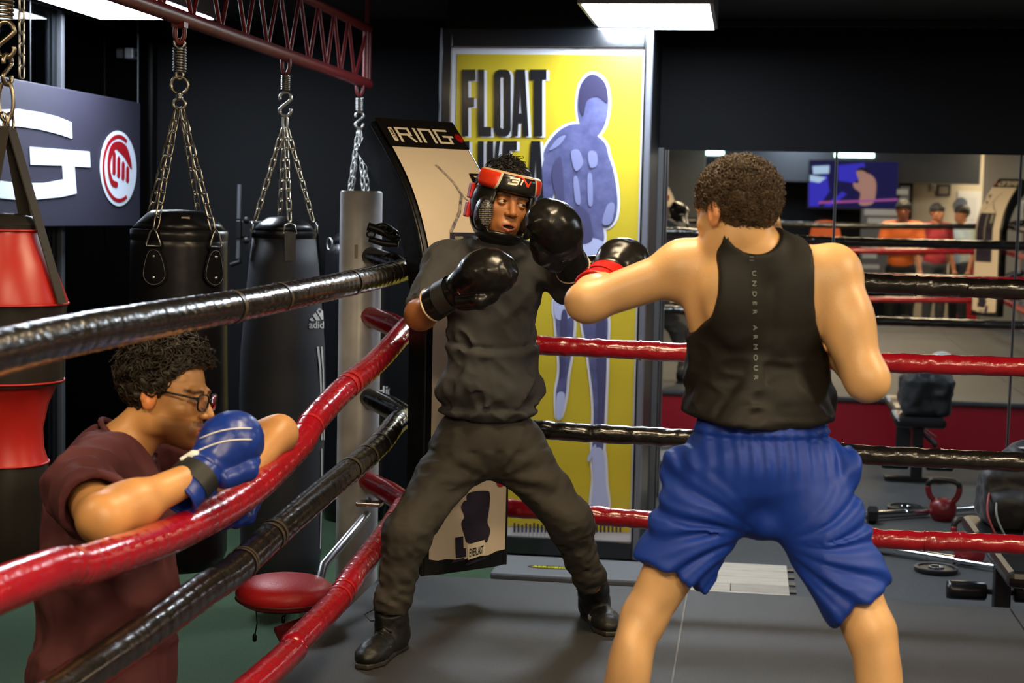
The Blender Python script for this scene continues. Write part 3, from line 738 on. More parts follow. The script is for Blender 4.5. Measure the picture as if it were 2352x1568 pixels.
for i, (pt_, blk, lb) in enumerate(back):
    pts = [BY(*p) for p in pt_]
    t, q = rope(pts + [BR(pts[-1][2])], blk, lb, 0.034, 10 + i, 'wrinkle')
    for k in rr.sample(range(60, min(len(q) - 10, 220)), 4): band(q, k, t, M_rblk if blk else M_rred, w=2, k=1.06, rad=0.034)
for i, z in enumerate((1.12, 0.84, 0.55, 0.29)):
    c_ = 'black' if i % 2 == 0 else 'red'; o_ = ('top', 'second', 'third', 'bottom')[i]
    rope([(X_ROPE_L, Y_ROPE_N, z), (0.8, Y_ROPE_N, z - 0.03), (X_ROPE_R, Y_ROPE_N, z)], i % 2 == 0, c_ + ' ' + o_ + ' rope in front of the crossed-arms man in orange', 0.034, 20 + i, step=0.03)
    rope([(X_ROPE_R, Y_ROPE_N, z), (X_ROPE_R, 2.2, z - 0.03), (X_ROPE_R, Y_ROPE_B, z)], i % 2 == 0, c_ + ' ' + o_ + ' rope opposite the kneeling man in maroon', 0.034, 30 + i, step=0.03)

# ------------------------------------------------------------------ corner posts, covers and printed corner pads
M_pad = mat('pad_black', (0.006, 0.006, 0.007), 0.36, bump=(9, 0.5))
M_pcream = mat('pad_cream', lin((232, 214, 190)), 0.35, bump=(5, 0.12), var=(2, lin((224, 204, 178)), 0.3))
M_pband = mat('pad_band', (0.010, 0.008, 0.007), 0.3, bump=(5, 0.1))
M_plogo = mat('pad_logo', lin((240, 226, 200)), 0.4)
M_pred = mat('pad_red', lin((200, 24, 20)), 0.4)
M_pphoto = mat('pad_photo_dark', lin((34, 28, 44)), 0.35, var=(16, lin((58, 52, 70)), 0.25))
M_pchain = mat('pad_photo_chain', lin((196, 182, 166)), 0.4, var=(60, lin((90, 80, 92)), 0.15))
M_pgrey = mat('pad_photo_grey', lin((150, 146, 120)), 0.4)
def post(cx, cy, label):
    t = thing('ring_post', (cx, cy, Z_GYM), label, 'ring post', 'silver corner posts of the ring')
    MB().lathe((cx, cy, 0), [(0.078, Z_GYM + 0.03), (0.078, 1.40), (0.074, 1.407)], 32).build('tube', M_post, t, smooth=True)
    MB().lathe((cx, cy, 0), [(0.13, Z_GYM), (0.13, Z_GYM + 0.025), (0.09, Z_GYM + 0.032)], 28).build('base_plate', M_post, t, smooth=True)
    return t
def corner(C0, inward, label_post, label_pad, zs, full):
    i_ = nrm((*inward, 0)); o_ = -i_; w_ = np.cross((0, 0, 1.0), i_); C0 = np.array((*C0, 0.0))
    pc = C0 + o_ * 0.37
    pst = post(pc[0], pc[1], label_post)
    for k, z in enumerate(zs):                      # padded turnbuckle arms from post to rope corner
        red = k % 2 == 1
        a = pc + o_ * -0.06 + np.array((0, 0, z + 0.05)); b_ = C0 + np.array((0, 0, z)) + i_ * 0.02
        tb = thing('turnbuckle_cover', tuple(a), ('red' if red else 'black') + ' padded turnbuckle cover, ' + ('top', 'second', 'third', 'bottom')[k] + ' one on the ' + label_post.split(' silver ')[0].replace('tall', '').strip() + ' post', 'turnbuckle cover')
        MB().tube([a, a * 0.5 + b_ * 0.5 + np.array((0, 0, 0.004)), b_], [0.036, 0.042, 0.036], 14).build('cover', M_rred if red else M_rblk, tb, smooth=True)
        MB().tube([a - (b_ - a) * 0.02, a + (b_ - a) * 0.06], 0.03, 12).build('collar', M_steel, tb, smooth=True)
    pt3 = C0 + i_ * 0.352
    t = thing('corner_pad', (pt3[0], pt3[1], 0.13), label_pad, 'corner pad')
    prof = spline([(0, .13), (0, .5), (0, 0.95), (.008, 1.12), (.055, 1.27), (.145, 1.42), (.26, 1.545), (.375, 1.65)], 60)
    prof[:25, 0] = 0
    hw = 0.168; T = 0.12
    tan = np.gradient(prof, axis=0); tan /= np.linalg.norm(tan, axis=1)[:, None]
    nr = np.stack([-tan[:, 1], tan[:, 0]], 1)      # points inward (face side): (-dz, de)
    def at_(k, u, off): e, z = prof[k]; e2 = e + off * -nr[k][0] * -1; return None
    def pt_(k, u, back_):
        e, z = prof[k]; e += -nr[k][0] * back_; z += -nr[k][1] * back_
        return pt3 + o_ * e + np.array((0, 0, z)) + w_ * u
    nu = 8; us = np.linspace(-hw, hw, nu); ring = []; vs = []; n = len(prof)
    for k in range(n):
        sec = [pt_(k, u * (0.985 if abs(u) == hw else 1), 0.0 if abs(u) < hw else 0.012) for u in us]
        sec += [pt_(k, hw, 0.03), pt_(k, hw * 1.0, T * (1 + 0.25 * (k / n) ** 3)), pt_(k, -hw, T * (1 + 0.25 * (k / n) ** 3)), pt_(k, -hw, 0.03)]
        vs += sec
    m = nu + 4; fs = []
    for k in range(n - 1):
        for j in range(m): j2 = (j + 1) % m; fs.append((k * m + j, k * m + j2, (k + 1) * m + j2, (k + 1) * m + j))
    fs.append(tuple(range(m - 1, -1, -1))); fs.append(tuple((n - 1) * m + j for j in range(m)))
    mb = MB(); mb.add(vs, fs); mb.build('cushion', M_pad, t, smooth=True)
    def strip(name, k0, k1, w, m_, lift, rag=0.0):
        q = MB(); vv = []; ff = []; nn = 10; uu = np.linspace(-w, w, nn)
        for k in range(k0, k1):
            for u in uu:
                p_ = pt_(k, u, -lift)
                if rag and k < k0 + 1: p_ = p_ + np.array((0, 0, rag * (-(u / w) ** 2 * -1.0) + rag * 0.25 * math.sin(u * 60)))
                vv.append(p_)
        for k in range(k1 - k0 - 1):
            for j in range(nn - 1): ff.append((k * nn + j, k * nn + j + 1, (k + 1) * nn + j + 1, (k + 1) * nn + j))
        q.add(vv, ff)
        return q.build(name, m_, t, smooth='all')
    face = strip('print', 1, 52, hw - 0.012, M_pcream, 0.0045, 0.014)
    strip('header_band', 51, 60, hw - 0.006, M_pband, 0.0055)
    # drawn fold lines / piping down both front edges
    for sgn_ in (-1, 1):
        MB().tube([pt_(k, sgn_ * (hw + 0.002), 0.014) for k in range(0, n, 2)], 0.007, 8).build('piping', M_pad, t, smooth=True)
    # coordinates on the face: a in [-1,1] across, s metres down along the print from the top
    arc = np.concatenate([[0], np.cumsum(np.linalg.norm(np.diff(prof, axis=0), axis=1))]); tot = arc[-1]
    def fp(u, s, lift):
        s_ = np.clip(tot - s, 0, tot); k = np.interp(s_, arc, np.arange(n)); k0 = int(min(k, n - 2)); f_ = k - k0
        return pt_(k0, u, -lift) * (1 - f_) + pt_(k0 + 1, u, -lift) * f_
    def draw(name, polys, m_, lift, sub=0.03):
        q = MB()
        for poly in polys:
            d_ = []
            for a_, b_ in zip(poly, poly[1:] + poly[:1]):
                k_ = max(1, int(math.hypot(b_[0] - a_[0], b_[1] - a_[1]) / sub))
                d_ += [(a_[0] + (b_[0] - a_[0]) * j / k_, a_[1] + (b_[1] - a_[1]) * j / k_) for j in range(k_)]
            q.add([fp(u, s, lift) for u, s in d_], tess(d_))
        return q.build(name, m_, t)
    def stroke(pts, w):
        out = []
        for a_, b_ in zip(pts, pts[1:]):
            a_, b_ = np.array(a_, float), np.array(b_, float); d_ = (b_ - a_) / (np.linalg.norm(b_ - a_) + 1e-9); e_ = np.array((-d_[1], d_[0])) * w / 2
            a2, b2 = a_ - d_ * w / 2, b_ + d_ * w / 2
            out.append([tuple(a2 + e_), tuple(b2 + e_), tuple(b2 - e_), tuple(a2 - e_)])
        return out
    # lettering: THE in a pill, RING, fist
    x = lambda a_: -hw + a_ * 2 * hw
    s0, s1 = 0.055, 0.120; w = 0.0105
    pl = [(x(.12) + 0.009 * math.cos(th), (s0 + s1) / 2 + (0.028 if math.sin(th) > 0 else -0.028) + 0.009 * math.sin(th)) for th in np.linspace(0, 2 * math.pi, 16, endpoint=False)]
    draw('logo_pill', [pl], M_plogo, 0.0085)
    v, fc = fit_text('THE', -0.025, 0.025, -0.0045, 0.0045, 0.01)
    q = MB(); q.add([fp(x(.12) + b_, (s0 + s1) / 2 - a_, 0.0105) for a_, b_ in v], fc); q.build('logo_pill_lettering', M_pband, t)
    L_ = []
    L_ += stroke([(x(.19), s1), (x(.19), s0), (x(.33), s0), (x(.33), (s0 + s1) / 2), (x(.20), (s0 + s1) / 2)], w) + stroke([(x(.29), (s0 + s1) / 2), (x(.35), s1)], w)
    L_ += stroke([(x(.41), s0), (x(.41), s1)], w)
    L_ += stroke([(x(.47), s1), (x(.47), s0), (x(.60), s0), (x(.60), s1)], w)
    L_ += stroke([(x(.80), s0), (x(.66), s0), (x(.66), s1), (x(.80), s1), (x(.80), (s0 + s1) / 2)], w) + stroke([(x(.74), (s0 + s1) / 2), (x(.84), (s0 + s1) / 2)], w)
    draw('logo_lettering', L_, M_plogo, 0.0085)
    fe = [[(x(.93) + a_ * 0.019, (s0 + s1) / 2 + 0.004 - b_ * 0.024) for a_, b_ in poly] for poly in FIST[:1]]
    fe.append([(x(.93) + a_ * 0.019, (s0 + s1) / 2 + 0.004 - b_ * 0.024) for a_, b_ in circ(.70, 20)])
    draw('logo_fist', fe, M_pred, 0.0085)
    fe = []
    for q_ in range(4): xx = x(.93) - 0.009 + q_ * 0.005; fe.append([(xx, (s0 + s1) / 2 - 0.004 + q_ * 0.001), (xx + 0.0016, (s0 + s1) / 2 - 0.004 + q_ * 0.001), (xx + 0.0016, (s0 + s1) / 2 + 0.008), (xx, (s0 + s1) / 2 + 0.008)])
    draw('logo_fist_fingers', fe, M_pband, 0.0105)
    # photograph of a chained bag, printed down the face
    cx = x(.60); cz = 0.40
    ch = stroke([(x(.45), 0.235), (x(.56), 0.31), (cx, 0.36)], 0.010) + stroke([(cx, 0.36), (x(.50), 0.43), (x(.34), 0.50)], 0.012) + stroke([(cx, 0.36), (x(.80), 0.45), (x(.90), 0.50)], 0.006)
    draw('printed_chain', ch, M_pchain, 0.007)
    draw('printed_bag', [[(x(.32), 0.505), (x(.90), 0.505), (x(.93), 0.53), (x(.93), 1.05), (x(.30), 1.05), (x(.30), 0.53)]], M_pphoto, 0.007)
    draw('printed_bag_shine', [[(x(.36), 0.52), (x(.46), 0.52), (x(.46), 0.62), (x(.38), 0.62)], [(x(.60), 0.52), (x(.64), 0.52), (x(.64), 0.8), (x(.60), 0.8)]], M_pgrey, 0.009)
    for ch_, s_, c_ in (('F', 0.315, M_pband), ('r', 0.395, M_pband), ('o', 1.30, M_pband), ('o', 1.375, M_pred)):
        a0 = .86 if ch_ in 'Fr' else (.70 if c_ is M_pband else .90)
        v, fc = fit_text(ch_, 0, 0.040 if ch_ == 'F' else 0.036, 0, 0.048 if ch_ == 'F' else 0.038, 0.03)
        q = MB(); q.add([fp(x(a0) - 0.02 + a_, s_ - b_, 0.0085) for a_, b_ in v], fc); q.build('print_lettering', c_, t)
    # printed glove at the foot of the face
    def P2(poly): return [(x(.62) + a_ * 0.001, 1.560 - b_ * 0.001) for a_, b_ in poly]
    glove = smooth_poly([(-70, 75), (-58, 98), (-72, 130), (-58, 152), (-50, 150), (-48, 172), (-20, 180), (30, 178), (46, 165), (44, 110), (38, 70), (50, 40), (40, 5), (28, 0), (-40, 5), (-55, 30)], 4)
    draw('printed_glove', [P2(glove)], M_pphoto, 0.007)
    draw('printed_glove_cuff', [P2([(-45, 0), (28, 10), (30, -40), (-40, -52)])], M_plogo, 0.0075)
    draw('printed_glove_strap', [P2([(-95, 30), (-62, 32), (-60, -10), (-50, -10), (-48, -40), (-90, -40)]), P2([(-100, -45), (-55, -42), (-60, -52), (-110, -55)]), P2([(-50, -62), (30, -48), (28, -56), (-48, -72)])], M_pphoto, 0.0085)
    v, fc = fit_text('EVERLAST', -36, 22, -38, -10, 0.02)
    q = MB(); q.add([fp(x(.62) + a_ * 0.001, 1.560 - (b_ + a_ * 0.12) * 0.001, 0.0105) for a_, b_ in v], fc); q.build('printed_glove_lettering', M_pband, t)
    return pst, t
ZS = (1.12, 0.90, 0.60, 0.29)
corner((X_ROPE_L, Y_ROPE_B), (1, -1), 'stool-side silver corner post beside the printed corner pad', 'tall leaning corner pad with cream photo print and black logo header behind the hooded boxer', ZS, True)
corner((X_ROPE_R, Y_ROPE_N), (-1, 1), 'orange-shirt-side silver corner post reflected in the mirror', 'tall leaning cream corner pad reflected in the mirror', (1.12, 0.84, 0.55, 0.29), False)
corner((X_ROPE_L, Y_ROPE_N), (1, 1), 'camera-side silver corner post behind the photographer', 'tall cream corner pad behind the photographer', (1.12, 0.84, 0.55, 0.29), False)
corner((X_ROPE_R, Y_ROPE_B), (-1, -1), 'mirror-side silver corner post beyond the weight bench', 'tall cream corner pad beyond the weight bench', (1.12, 0.84, 0.55, 0.29), False)

# ------------------------------------------------------------------ swing-out corner stool
M_stool = mat('stool_red', (0.50, 0.012, 0.016), 0.42, bump=(160, 0.12))
M_dred = mat('dark_red', (0.10, 0.004, 0.008), 0.5)
sc_ = P(654, 1352, 5.05); R_ = 0.158
st = thing('corner_stool', (sc_[0], sc_[1], Z_GYM), 'round red padded corner stool on a silver arm', 'stool')
MB().lathe(sc_, [(0.02, -0.045), (0.135, -0.045), (R_ - 0.004, -0.03), (R_, -0.010), (R_ - 0.006, 0.010), (R_ - 0.03, 0.026), (R_ * 0.5, 0.038), (0.01, 0.042)], 40).build('cushion', M_stool, st, smooth='all')
MB().lathe(sc_, [(R_ - 0.003, -0.031), (R_ + 0.001, -0.027), (R_ - 0.003, -0.023)], 40, cap=False).build('piping', M_dred, st, smooth='all')
MB().lathe(sc_, [(0.12, -0.052), (0.12, -0.044)], 28).build('under_plate', M_black, st)
MB().tube([sc_ + np.array((0.05, 0.05, -0.05)), (sc_[0] + 0.05, sc_[1] + 0.05, Z_GYM + 0.006)], 0.016, 10).build('leg', M_steel, st, smooth=True)
MB().lathe((sc_[0] + 0.05, sc_[1] + 0.05, Z_GYM), [(0.05, 0.0), (0.05, 0.008), (0.02, 0.012)], 20).build('foot', M_black, st, smooth=True)
ps_ = np.array((X_ROPE_L - 0.37 / math.sqrt(2), Y_ROPE_B + 0.37 / math.sqrt(2)))
a = P(843, 1182, 5.66); b = P(742, 1300, 5.2)
MB().tube([a, b, sc_ + np.array((0.08, 0.07, -0.06))], 0.016, 12).build('support_arm', M_steel, st, smooth=True)
MB().box((a[0] - 0.04, a[1] - 0.01, a[2] + 0.03), (a[0] + 0.05, a[1] + 0.05, a[2] + 0.045)).build('bracket', M_steel, st, bevel=0.003)
MB().lathe((a[0] + 0.005, a[1], a[2] + 0.045), [(0.012, 0), (0.012, 0.012), (0.004, 0.02)], 6).build('bolt', M_steel, st)
for px_, py0, py1 in ((588, 1405, 1462), (654, 1408, 1420)):
    a = P(px_, py0 - 6, 4.98); b = P(px_ - 3, py1, 4.98)
    MB().tube([a, (a + b) / 2 + np.array((0.006, 0, 0)), b], 0.0022, 6).build('cord', M_black, st)
    MB().lathe(b, [(0.002, 0.012), (0.007, 0.004), (0.007, -0.012), (0.002, -0.016)], 8).build('cord_end', M_black, st, smooth=True)
a = [P(*q) for q in ((630, 1440, 4.9), (706, 1412, 5.0), (712, 1470, 4.9), (655, 1492, 4.8))]
nn = nrm(np.cross(a[1] - a[0], a[3] - a[0])) * 0.012
mb = MB(); mb.add([*a, *[p + nn for p in a]], [(0, 3, 2, 1), (4, 5, 6, 7), (0, 1, 5, 4), (1, 2, 6, 5), (2, 3, 7, 6), (3, 0, 4, 7)])
mb.build('hanging_flap', M_dred, st)
# ================================================================== bag truss, heavy bags
M_truss = mat('truss_red', (0.20, 0.020, 0.022), 0.38, bump=(40, 0.12), var=(12, (0.14, 0.014, 0.016), 0.2))
M_chain = mat('chain_brass_grey', (0.42, 0.36, 0.27), 0.32, 1.0)
M_zinc = mat('chain_zinc', (0.50, 0.50, 0.49), 0.35, 1.0)
M_spring = mat('spring_steel', (0.40, 0.38, 0.34), 0.3, 1.0)
M_leather = mat('bag_leather', (0.006, 0.006, 0.008), 0.32, bump=(7, 0.3), spec=0.35)
M_canvas = mat('bag_canvas', (0.024, 0.026, 0.038), 0.6, bump=(500, 0.2), var=(3, (0.020, 0.022, 0.032), 0.2))
M_stitch = mat('stitch_grey', (0.12, 0.12, 0.13), 0.7)
XT = -1.92
ze = onX(845, 187, XT); z2 = onX(655, 122, XT); zb_ = (onX(412, 52, XT)[2] + z2[2] + ze[2]) / 3
yend = ze[1]; ztt = onX(845, 66, XT)[2]; ybeg = 2.2
tr_ = thing('bag_truss', (XT, yend, zb_), 'red steel lattice truss carrying the punching bags', 'truss')
MB().tube([(XT, ybeg, zb_), (XT, yend, zb_)], 0.027, 12).build('bottom_chord', M_truss, tr_, smooth=True)
MB().tube([(XT, ybeg, ztt), (XT, yend, ztt)], 0.022, 12).build('top_chord', M_truss, tr_, smooth=True)
for dy in (0.0, -0.055): MB().tube([(XT, yend + dy, zb_), (XT, yend + dy, ztt)], 0.017, 10).build('end_post', M_truss, tr_, smooth=True)
bot = [onX(x, y_, XT)[1] for x, y_ in ((815, 178), (782, 165), (750, 152), (710, 138), (665, 122), (615, 104), (565, 86), (507, 66), (441, 45))]
stp_ = (bot[0] - bot[-1]) / 8
while bot[-1] > ybeg + stp_: bot.append(bot[-1] - stp_)
topy = [yend - 0.03] + [(a_ + b_) / 2 for a_, b_ in zip(bot, bot[1:])]
for i, y in enumerate(bot[:-1]):
    for yt in (topy[i], topy[i + 1]): MB().tube([(XT, y, zb_), (XT, yt, ztt)], 0.0085, 8).build('lattice_bar', M_truss, tr_, smooth=True)
for yy in (yend - 0.03, 5.6, 3.6):
    MB().tube([(XT, yy, ztt), (XT, yy, Z_CEIL)], 0.014, 8).build('ceiling_rod', M_truss, tr_, smooth=True)

def ring_pts(c, e1, e2, r1, r2, n=16): return [np.array(c) + math.cos(t) * r1 * np.array(e1) + math.sin(t) * r2 * np.array(e2) for t in np.linspace(0, 2 * math.pi, n, endpoint=False)]
def chain(a, b, m, parent, ln=0.054, wd=0.0105, wire=0.0030):
    a = np.array(a, float); b = np.array(b, float); L = np.linalg.norm(b - a); n = max(2, int(L / (ln * 0.74))); d = (b - a) / L
    e = nrm(np.cross(d, (0.31, 0.9, 0.1))); f = np.cross(d, e); mb = MB()
    for i in range(n):
        c = a + d * L * (i + 0.5) / n; s = e if i % 2 else f
        h = ln / 2 - wd; pts = []
        for t in np.linspace(-math.pi / 2, math.pi / 2, 5): pts.append(c + d * (h + wd * math.cos(t)) + s * wd * math.sin(t))
        for t in np.linspace(math.pi / 2, 3 * math.pi / 2, 5): pts.append(c + d * (-h + wd * math.cos(t)) + s * wd * math.sin(t))
        mb.tube(pts, wire, 6, closed=True)
    return mb.build('chain', m, parent, smooth='all')
def spring(c, z0, z1, r, wire, turns, m, parent):
    n = turns * 14; pts = [(c[0] + r * math.cos(2 * math.pi * turns * i / n), c[1] + r * math.sin(2 * math.pi * turns * i / n), z0 + (z1 - z0) * i / n) for i in range(n + 1)]
    return MB().tube(pts, wire, 7).build('spring', m, parent, smooth='all')
def s_hook(c, z0, z1, m, parent, e=(0.98, 0.15, 0)):
    h = (z1 - z0) / 4; e = np.array(e); pts = []
    for t in np.linspace(math.radians(-200), math.radians(-20), 0 + 9): pass
    for t in np.linspace(math.radians(200), math.radians(-60), 14): pts.append(np.array((c[0], c[1], z1 - h)) + h * 0.9 * (math.cos(t) * e + math.sin(t) * np.array((0, 0, 1))))
    for t in np.linspace(math.radians(120), math.radians(380), 14): pts.append(np.array((c[0], c[1], z0 + h)) + h * 0.9 * (math.cos(t) * e + math.sin(t) * np.array((0, 0, 1))))
    # second half turns the other way
    a = pts[:14]; b = [np.array((c[0], c[1], z0 + h)) + h * 0.9 * (-math.cos(t) * e + math.sin(t) * np.array((0, 0, 1))) for t in np.linspace(math.radians(60), math.radians(-200), 14)]
    pts = spline(a[:12] + b[2:], 40)
    return MB().tube(list(pts), 0.0062, 8).build('s_hook', m, parent, smooth='all')
def clevis(c, z, z1, parent):
    mb = MB(); mb.tube(ring_pts((c[0], c[1], (z + z1) / 2), (0.98, 0.15, 0), (0, 0, 1), 0.016, (z - z1) / 2 + 0.01), 0.008, 8, closed=True)
    mb.box((c[0] - 0.022, c[1] - 0.02, z - 0.012), (c[0] + 0.022, c[1] + 0.02, z + 0.006))
    return mb.build('clevis', M_truss, parent, smooth=True)
EX, EZ = (0.98, 0.15, 0), (0, 0, 1)
def zat(px, py): return onX(px, py, XT)[2]
def bagpos(px): q = onX(px, 300, XT); return q[0], q[1]

# leather bag with teardrop patches
cx, cy = bagpos(412); zr = zat(412, 532); R_ = 0.165
t = thing('heavy_bag', (cx, cy, zr - 1.15), 'black leather heavy bag with teardrop patches, nearest the hanging sign', 'punching bag')
def fold(i, th, h): return 1 + (0.02 * math.sin(th * 4 + 0.6) + 0.012 * math.sin(th * 9)) * max(0, 1 - abs(h - 0.02) / 0.3)
prof = [(0.02, -1.16), (R_ * 0.9, -1.15), (R_ * 1.02, -1.1), (R_ * 1.03, -0.6), (R_ * 1.0, -0.3), (R_ * 0.99, -0.15), (R_ * 0.975, -0.05), (R_ * 0.96, 0.0)]
MB().lathe((cx, cy, zr), prof, 48, rf=fold).build('shell', M_leather, t, smooth='all')
MB().lathe((cx, cy, zr), [(R_ * 0.97, -0.03), (R_ * 0.985, -0.012), (R_ * 0.975, 0.006), (R_ * 0.95, 0.008)], 48, cap=False, rf=fold).build('rim', M_leather, t, smooth='all')
MB().lathe((cx, cy, zr), [(R_ * 0.955, 0.004), (R_ * 0.80, 0.034), (R_ * 0.62, 0.062), (R_ * 0.52, 0.072), (0.01, 0.075)], 48, rf=lambda i, th, h: 1 + 0.03 * math.sin(th * 4 + 0.3)).build('crown', M_leather, t, smooth='all')
zt = zb_
clevis((cx, cy), zat(412, 55), zat(412, 92), t); spring((cx, cy), zat(412, 108), zat(412, 164), 0.020, 0.0036, 9, M_spring, t)
MB().tube(ring_pts((cx, cy, zat(412, 99)), EX, EZ, 0.018, 0.016), 0.0042, 8, closed=True).build('hook', M_spring, t, smooth='all')
MB().tube(ring_pts((cx, cy, zat(412, 172)), EX, EZ, 0.012, 0.014), 0.0042, 8, closed=True).build('hook', M_spring, t, smooth='all')
MB().tube(ring_pts((cx, cy, zat(412, 195)), EX, EZ, 0.029, 0.029, 24), 0.0048, 8, closed=True).build('ring', M_chain, t, smooth='all')
MB().lathe((cx, cy, zat(412, 221)), [(0.007, -0.014), (0.012, -0.008), (0.012, -0.002), (0.007, 0.0), (0.012, 0.003), (0.011, 0.01), (0.006, 0.016)], 14).build('swivel', M_zinc, t, smooth='all')
MB().tube(ring_pts((cx, cy, zat(412, 239)), EX, EZ, 0.021, 0.018, 20), 0.0045, 8, closed=True).build('ring', M_chain, t, smooth='all')
za = zat(412, 250)
for az in (-28, 44, 152, -136):
    tc_ = nrm((-cx, -cy)); rt_ = np.array((-tc_[1], tc_[0])); dx, dy = math.cos(math.radians(az)) * tc_ + math.sin(math.radians(az)) * rt_
    r_ = math.hypot(dx, dy); ux, uy = dx / r_, dy / r_
    bx_, by_ = cx + ux * R_ * 0.97, cy + uy * R_ * 0.97
    chain((cx + ux * 0.012, cy + uy * 0.012, za), (bx_, by_, zr + 0.012), M_chain, t)
    # triangle ring, strap and teardrop patch lying on the shell
    nrm_ = np.array((ux, uy, 0)); tg = np.array((-uy, ux, 0)); o_ = np.array((cx, cy, 0)) + nrm_ * (R_ + 0.010)
    tri = [o_ + tg * a_ + np.array((0, 0, zr + b_)) for a_, b_ in ((0, 0.012), (0.012, -0.002), (0.027, -0.040), (0.024, -0.046), (-0.024, -0.046), (-0.027, -0.040), (-0.012, -0.002))]
    MB().tube(tri, 0.0032, 7, closed=True).build('triangle_ring', M_zinc, t, smooth='all')
    def pat(a_, b_, l_): ph = math.atan2(uy, ux) + a_ / R_; rr_ = R_ * 1.012 + l_; return (cx + rr_ * math.cos(ph), cy + rr_ * math.sin(ph), zr + b_)
    MB().add([pat(-0.022, -0.045, 0.004), pat(0.022, -0.045, 0.004), pat(0.022, -0.075, 0.004), pat(-0.022, -0.075, 0.004)], [(0, 1, 2, 3)]).build('strap', M_leather, t)
    td = smooth_poly([(-0.022, -0.062), (0.022, -0.062), (0.044, -0.135), (0.03, -0.168), (0, -0.18), (-0.03, -0.168), (-0.044, -0.135)], 4)
    vv = [pat(a_, b_, 0.006) for a_, b_ in td] + [pat(0, -0.12, 0.010)]; n_ = len(td)
    pa = MB().add(vv, [(i, (i + 1) % n_, n_) for i in range(n_)]).build('patch', M_leather, t, smooth=True)
    for b_ in (-0.080, -0.150): MB().lathe(pat(0, b_, 0.009), [(0.006, 0), (0.0045, 0.003), (0.001, 0.004)], 10, axis=nrm_).build('rivet', M_zinc, pa, smooth=True)
    sm = grow(td, -0.006); MB().tube([pat(a_, b_, 0.0075) for a_, b_ in sm], 0.0011, 4, closed=True).build('stitching', M_stitch, pa)
q = MB().add([(cx + R_ * 0.74 * math.cos(a_) , cy + R_ * 0.74 * math.sin(a_), zr + b_) for a_, b_ in ((-1.15, .052), (-0.92, .052), (-0.92, .042), (-1.15, .042))], [(0, 1, 2, 3)]); q.build('tag', mat('tag_grey', (0.25, 0.22, 0.18), 0.5), t)

# canvas bag with stripes and three-bar logo
cx2, cy2 = bagpos(655); z0 = zat(655, 532); s_ = onX(655, 532, XT); d_ = (s_ - CAM) @ FW
def rpx(p_): return p_ * d_ / FPX
t2 = thing('heavy_bag', (cx2, cy2, zat(655, 1300)), 'tall dark navy canvas heavy bag with three white stripes', 'punching bag')
pr = [(rpx(r), zat(655, y) - z0) for r, y in ((70, 1318), (88, 1306), (94, 1250), (97, 1000), (99, 900), (96, 800), (88, 700), (78, 610), (70, 545))]
def fold2(i, th, h): return 1 + 0.035 * max(0, 1 - abs(h + 0.05) / 0.25) * math.sin(th * 4 + 0.9)
MB().lathe((cx2, cy2, z0), pr, 48, rf=fold2).build('shell', M_canvas, t2, smooth='all')
MB().lathe((cx2, cy2, z0), [(rpx(70), zat(655, 548) - z0), (rpx(73), zat(655, 538) - z0), (rpx(71), zat(655, 530) - z0)], 48, cap=False, rf=fold2).build('rim', M_leather, t2, smooth='all')
MB().lathe((cx2, cy2, z0), [(rpx(70), zat(655, 532) - z0), (rpx(56), zat(655, 514) - z0), (rpx(36), zat(655, 500) - z0), (0.01, zat(655, 496) - z0)], 40, rf=lambda i, th, h: 1 + 0.05 * math.sin(th * 4 + 0.9)).build('crown', M_leather, t2, smooth='all')
clevis((cx2, cy2), zat(655, 128), zat(655, 164), t2); spring((cx2, cy2), zat(655, 172), zat(655, 206), rpx(9), 0.0034, 8, M_spring, t2)
s_hook((cx2, cy2), zat(655, 268), zat(655, 210), M_zinc, t2)
MB().tube(ring_pts((cx2, cy2, zat(655, 282)), EX, EZ, 0.010, 0.032, 20), 0.005, 8, closed=True).build('shackle', M_zinc, t2, smooth='all')
za = zat(655, 296)
for az in (10, 100, 190, 280):
    tc_ = nrm((-cx2, -cy2)); rt_ = np.array((-tc_[1], tc_[0])); dx, dy = math.cos(math.radians(az)) * tc_ + math.sin(math.radians(az)) * rt_
    r_ = math.hypot(dx, dy); ux, uy = dx / r_, dy / r_; rr_ = rpx(66)
    chain((cx2 + ux * 0.008, cy2 + uy * 0.008, za), (cx2 + ux * rr_, cy2 + uy * rr_, zat(655, 506)), M_chain, t2, 0.056, 0.0105)
    nrm_ = np.array((ux, uy, 0)); tg = np.array((-uy, ux, 0)); o_ = np.array((cx2, cy2, 0)) + nrm_ * rpx(74)
    tri = [o_ + tg * a_ + np.array((0, 0, zat(655, 530) + b_)) for a_, b_ in ((0, 0.035), (0.02, 0.025), (0.029, -0.008), (-0.029, -0.008), (-0.02, 0.025))]
    MB().tube(tri, 0.0032, 7, closed=True).build('d_ring', M_zinc, t2, smooth='all')
    o_ = np.array((cx2, cy2, 0)) + nrm_ * rpx(76); o2 = np.array((cx2, cy2, 0)) + nrm_ * rpx(82)
    MB().add([o_ - tg * 0.024 + np.array((0, 0, zat(655, 532))), o_ + tg * 0.024 + np.array((0, 0, zat(655, 532))), o2 + tg * 0.022 + np.array((0, 0, zat(655, 596))), o2 - tg * 0.022 + np.array((0, 0, zat(655, 596)))], [(0, 1, 2, 3)]).build('strap', M_leather, t2)
M_logo = mat('logo_white', (0.50, 0.50, 0.48), 0.6)
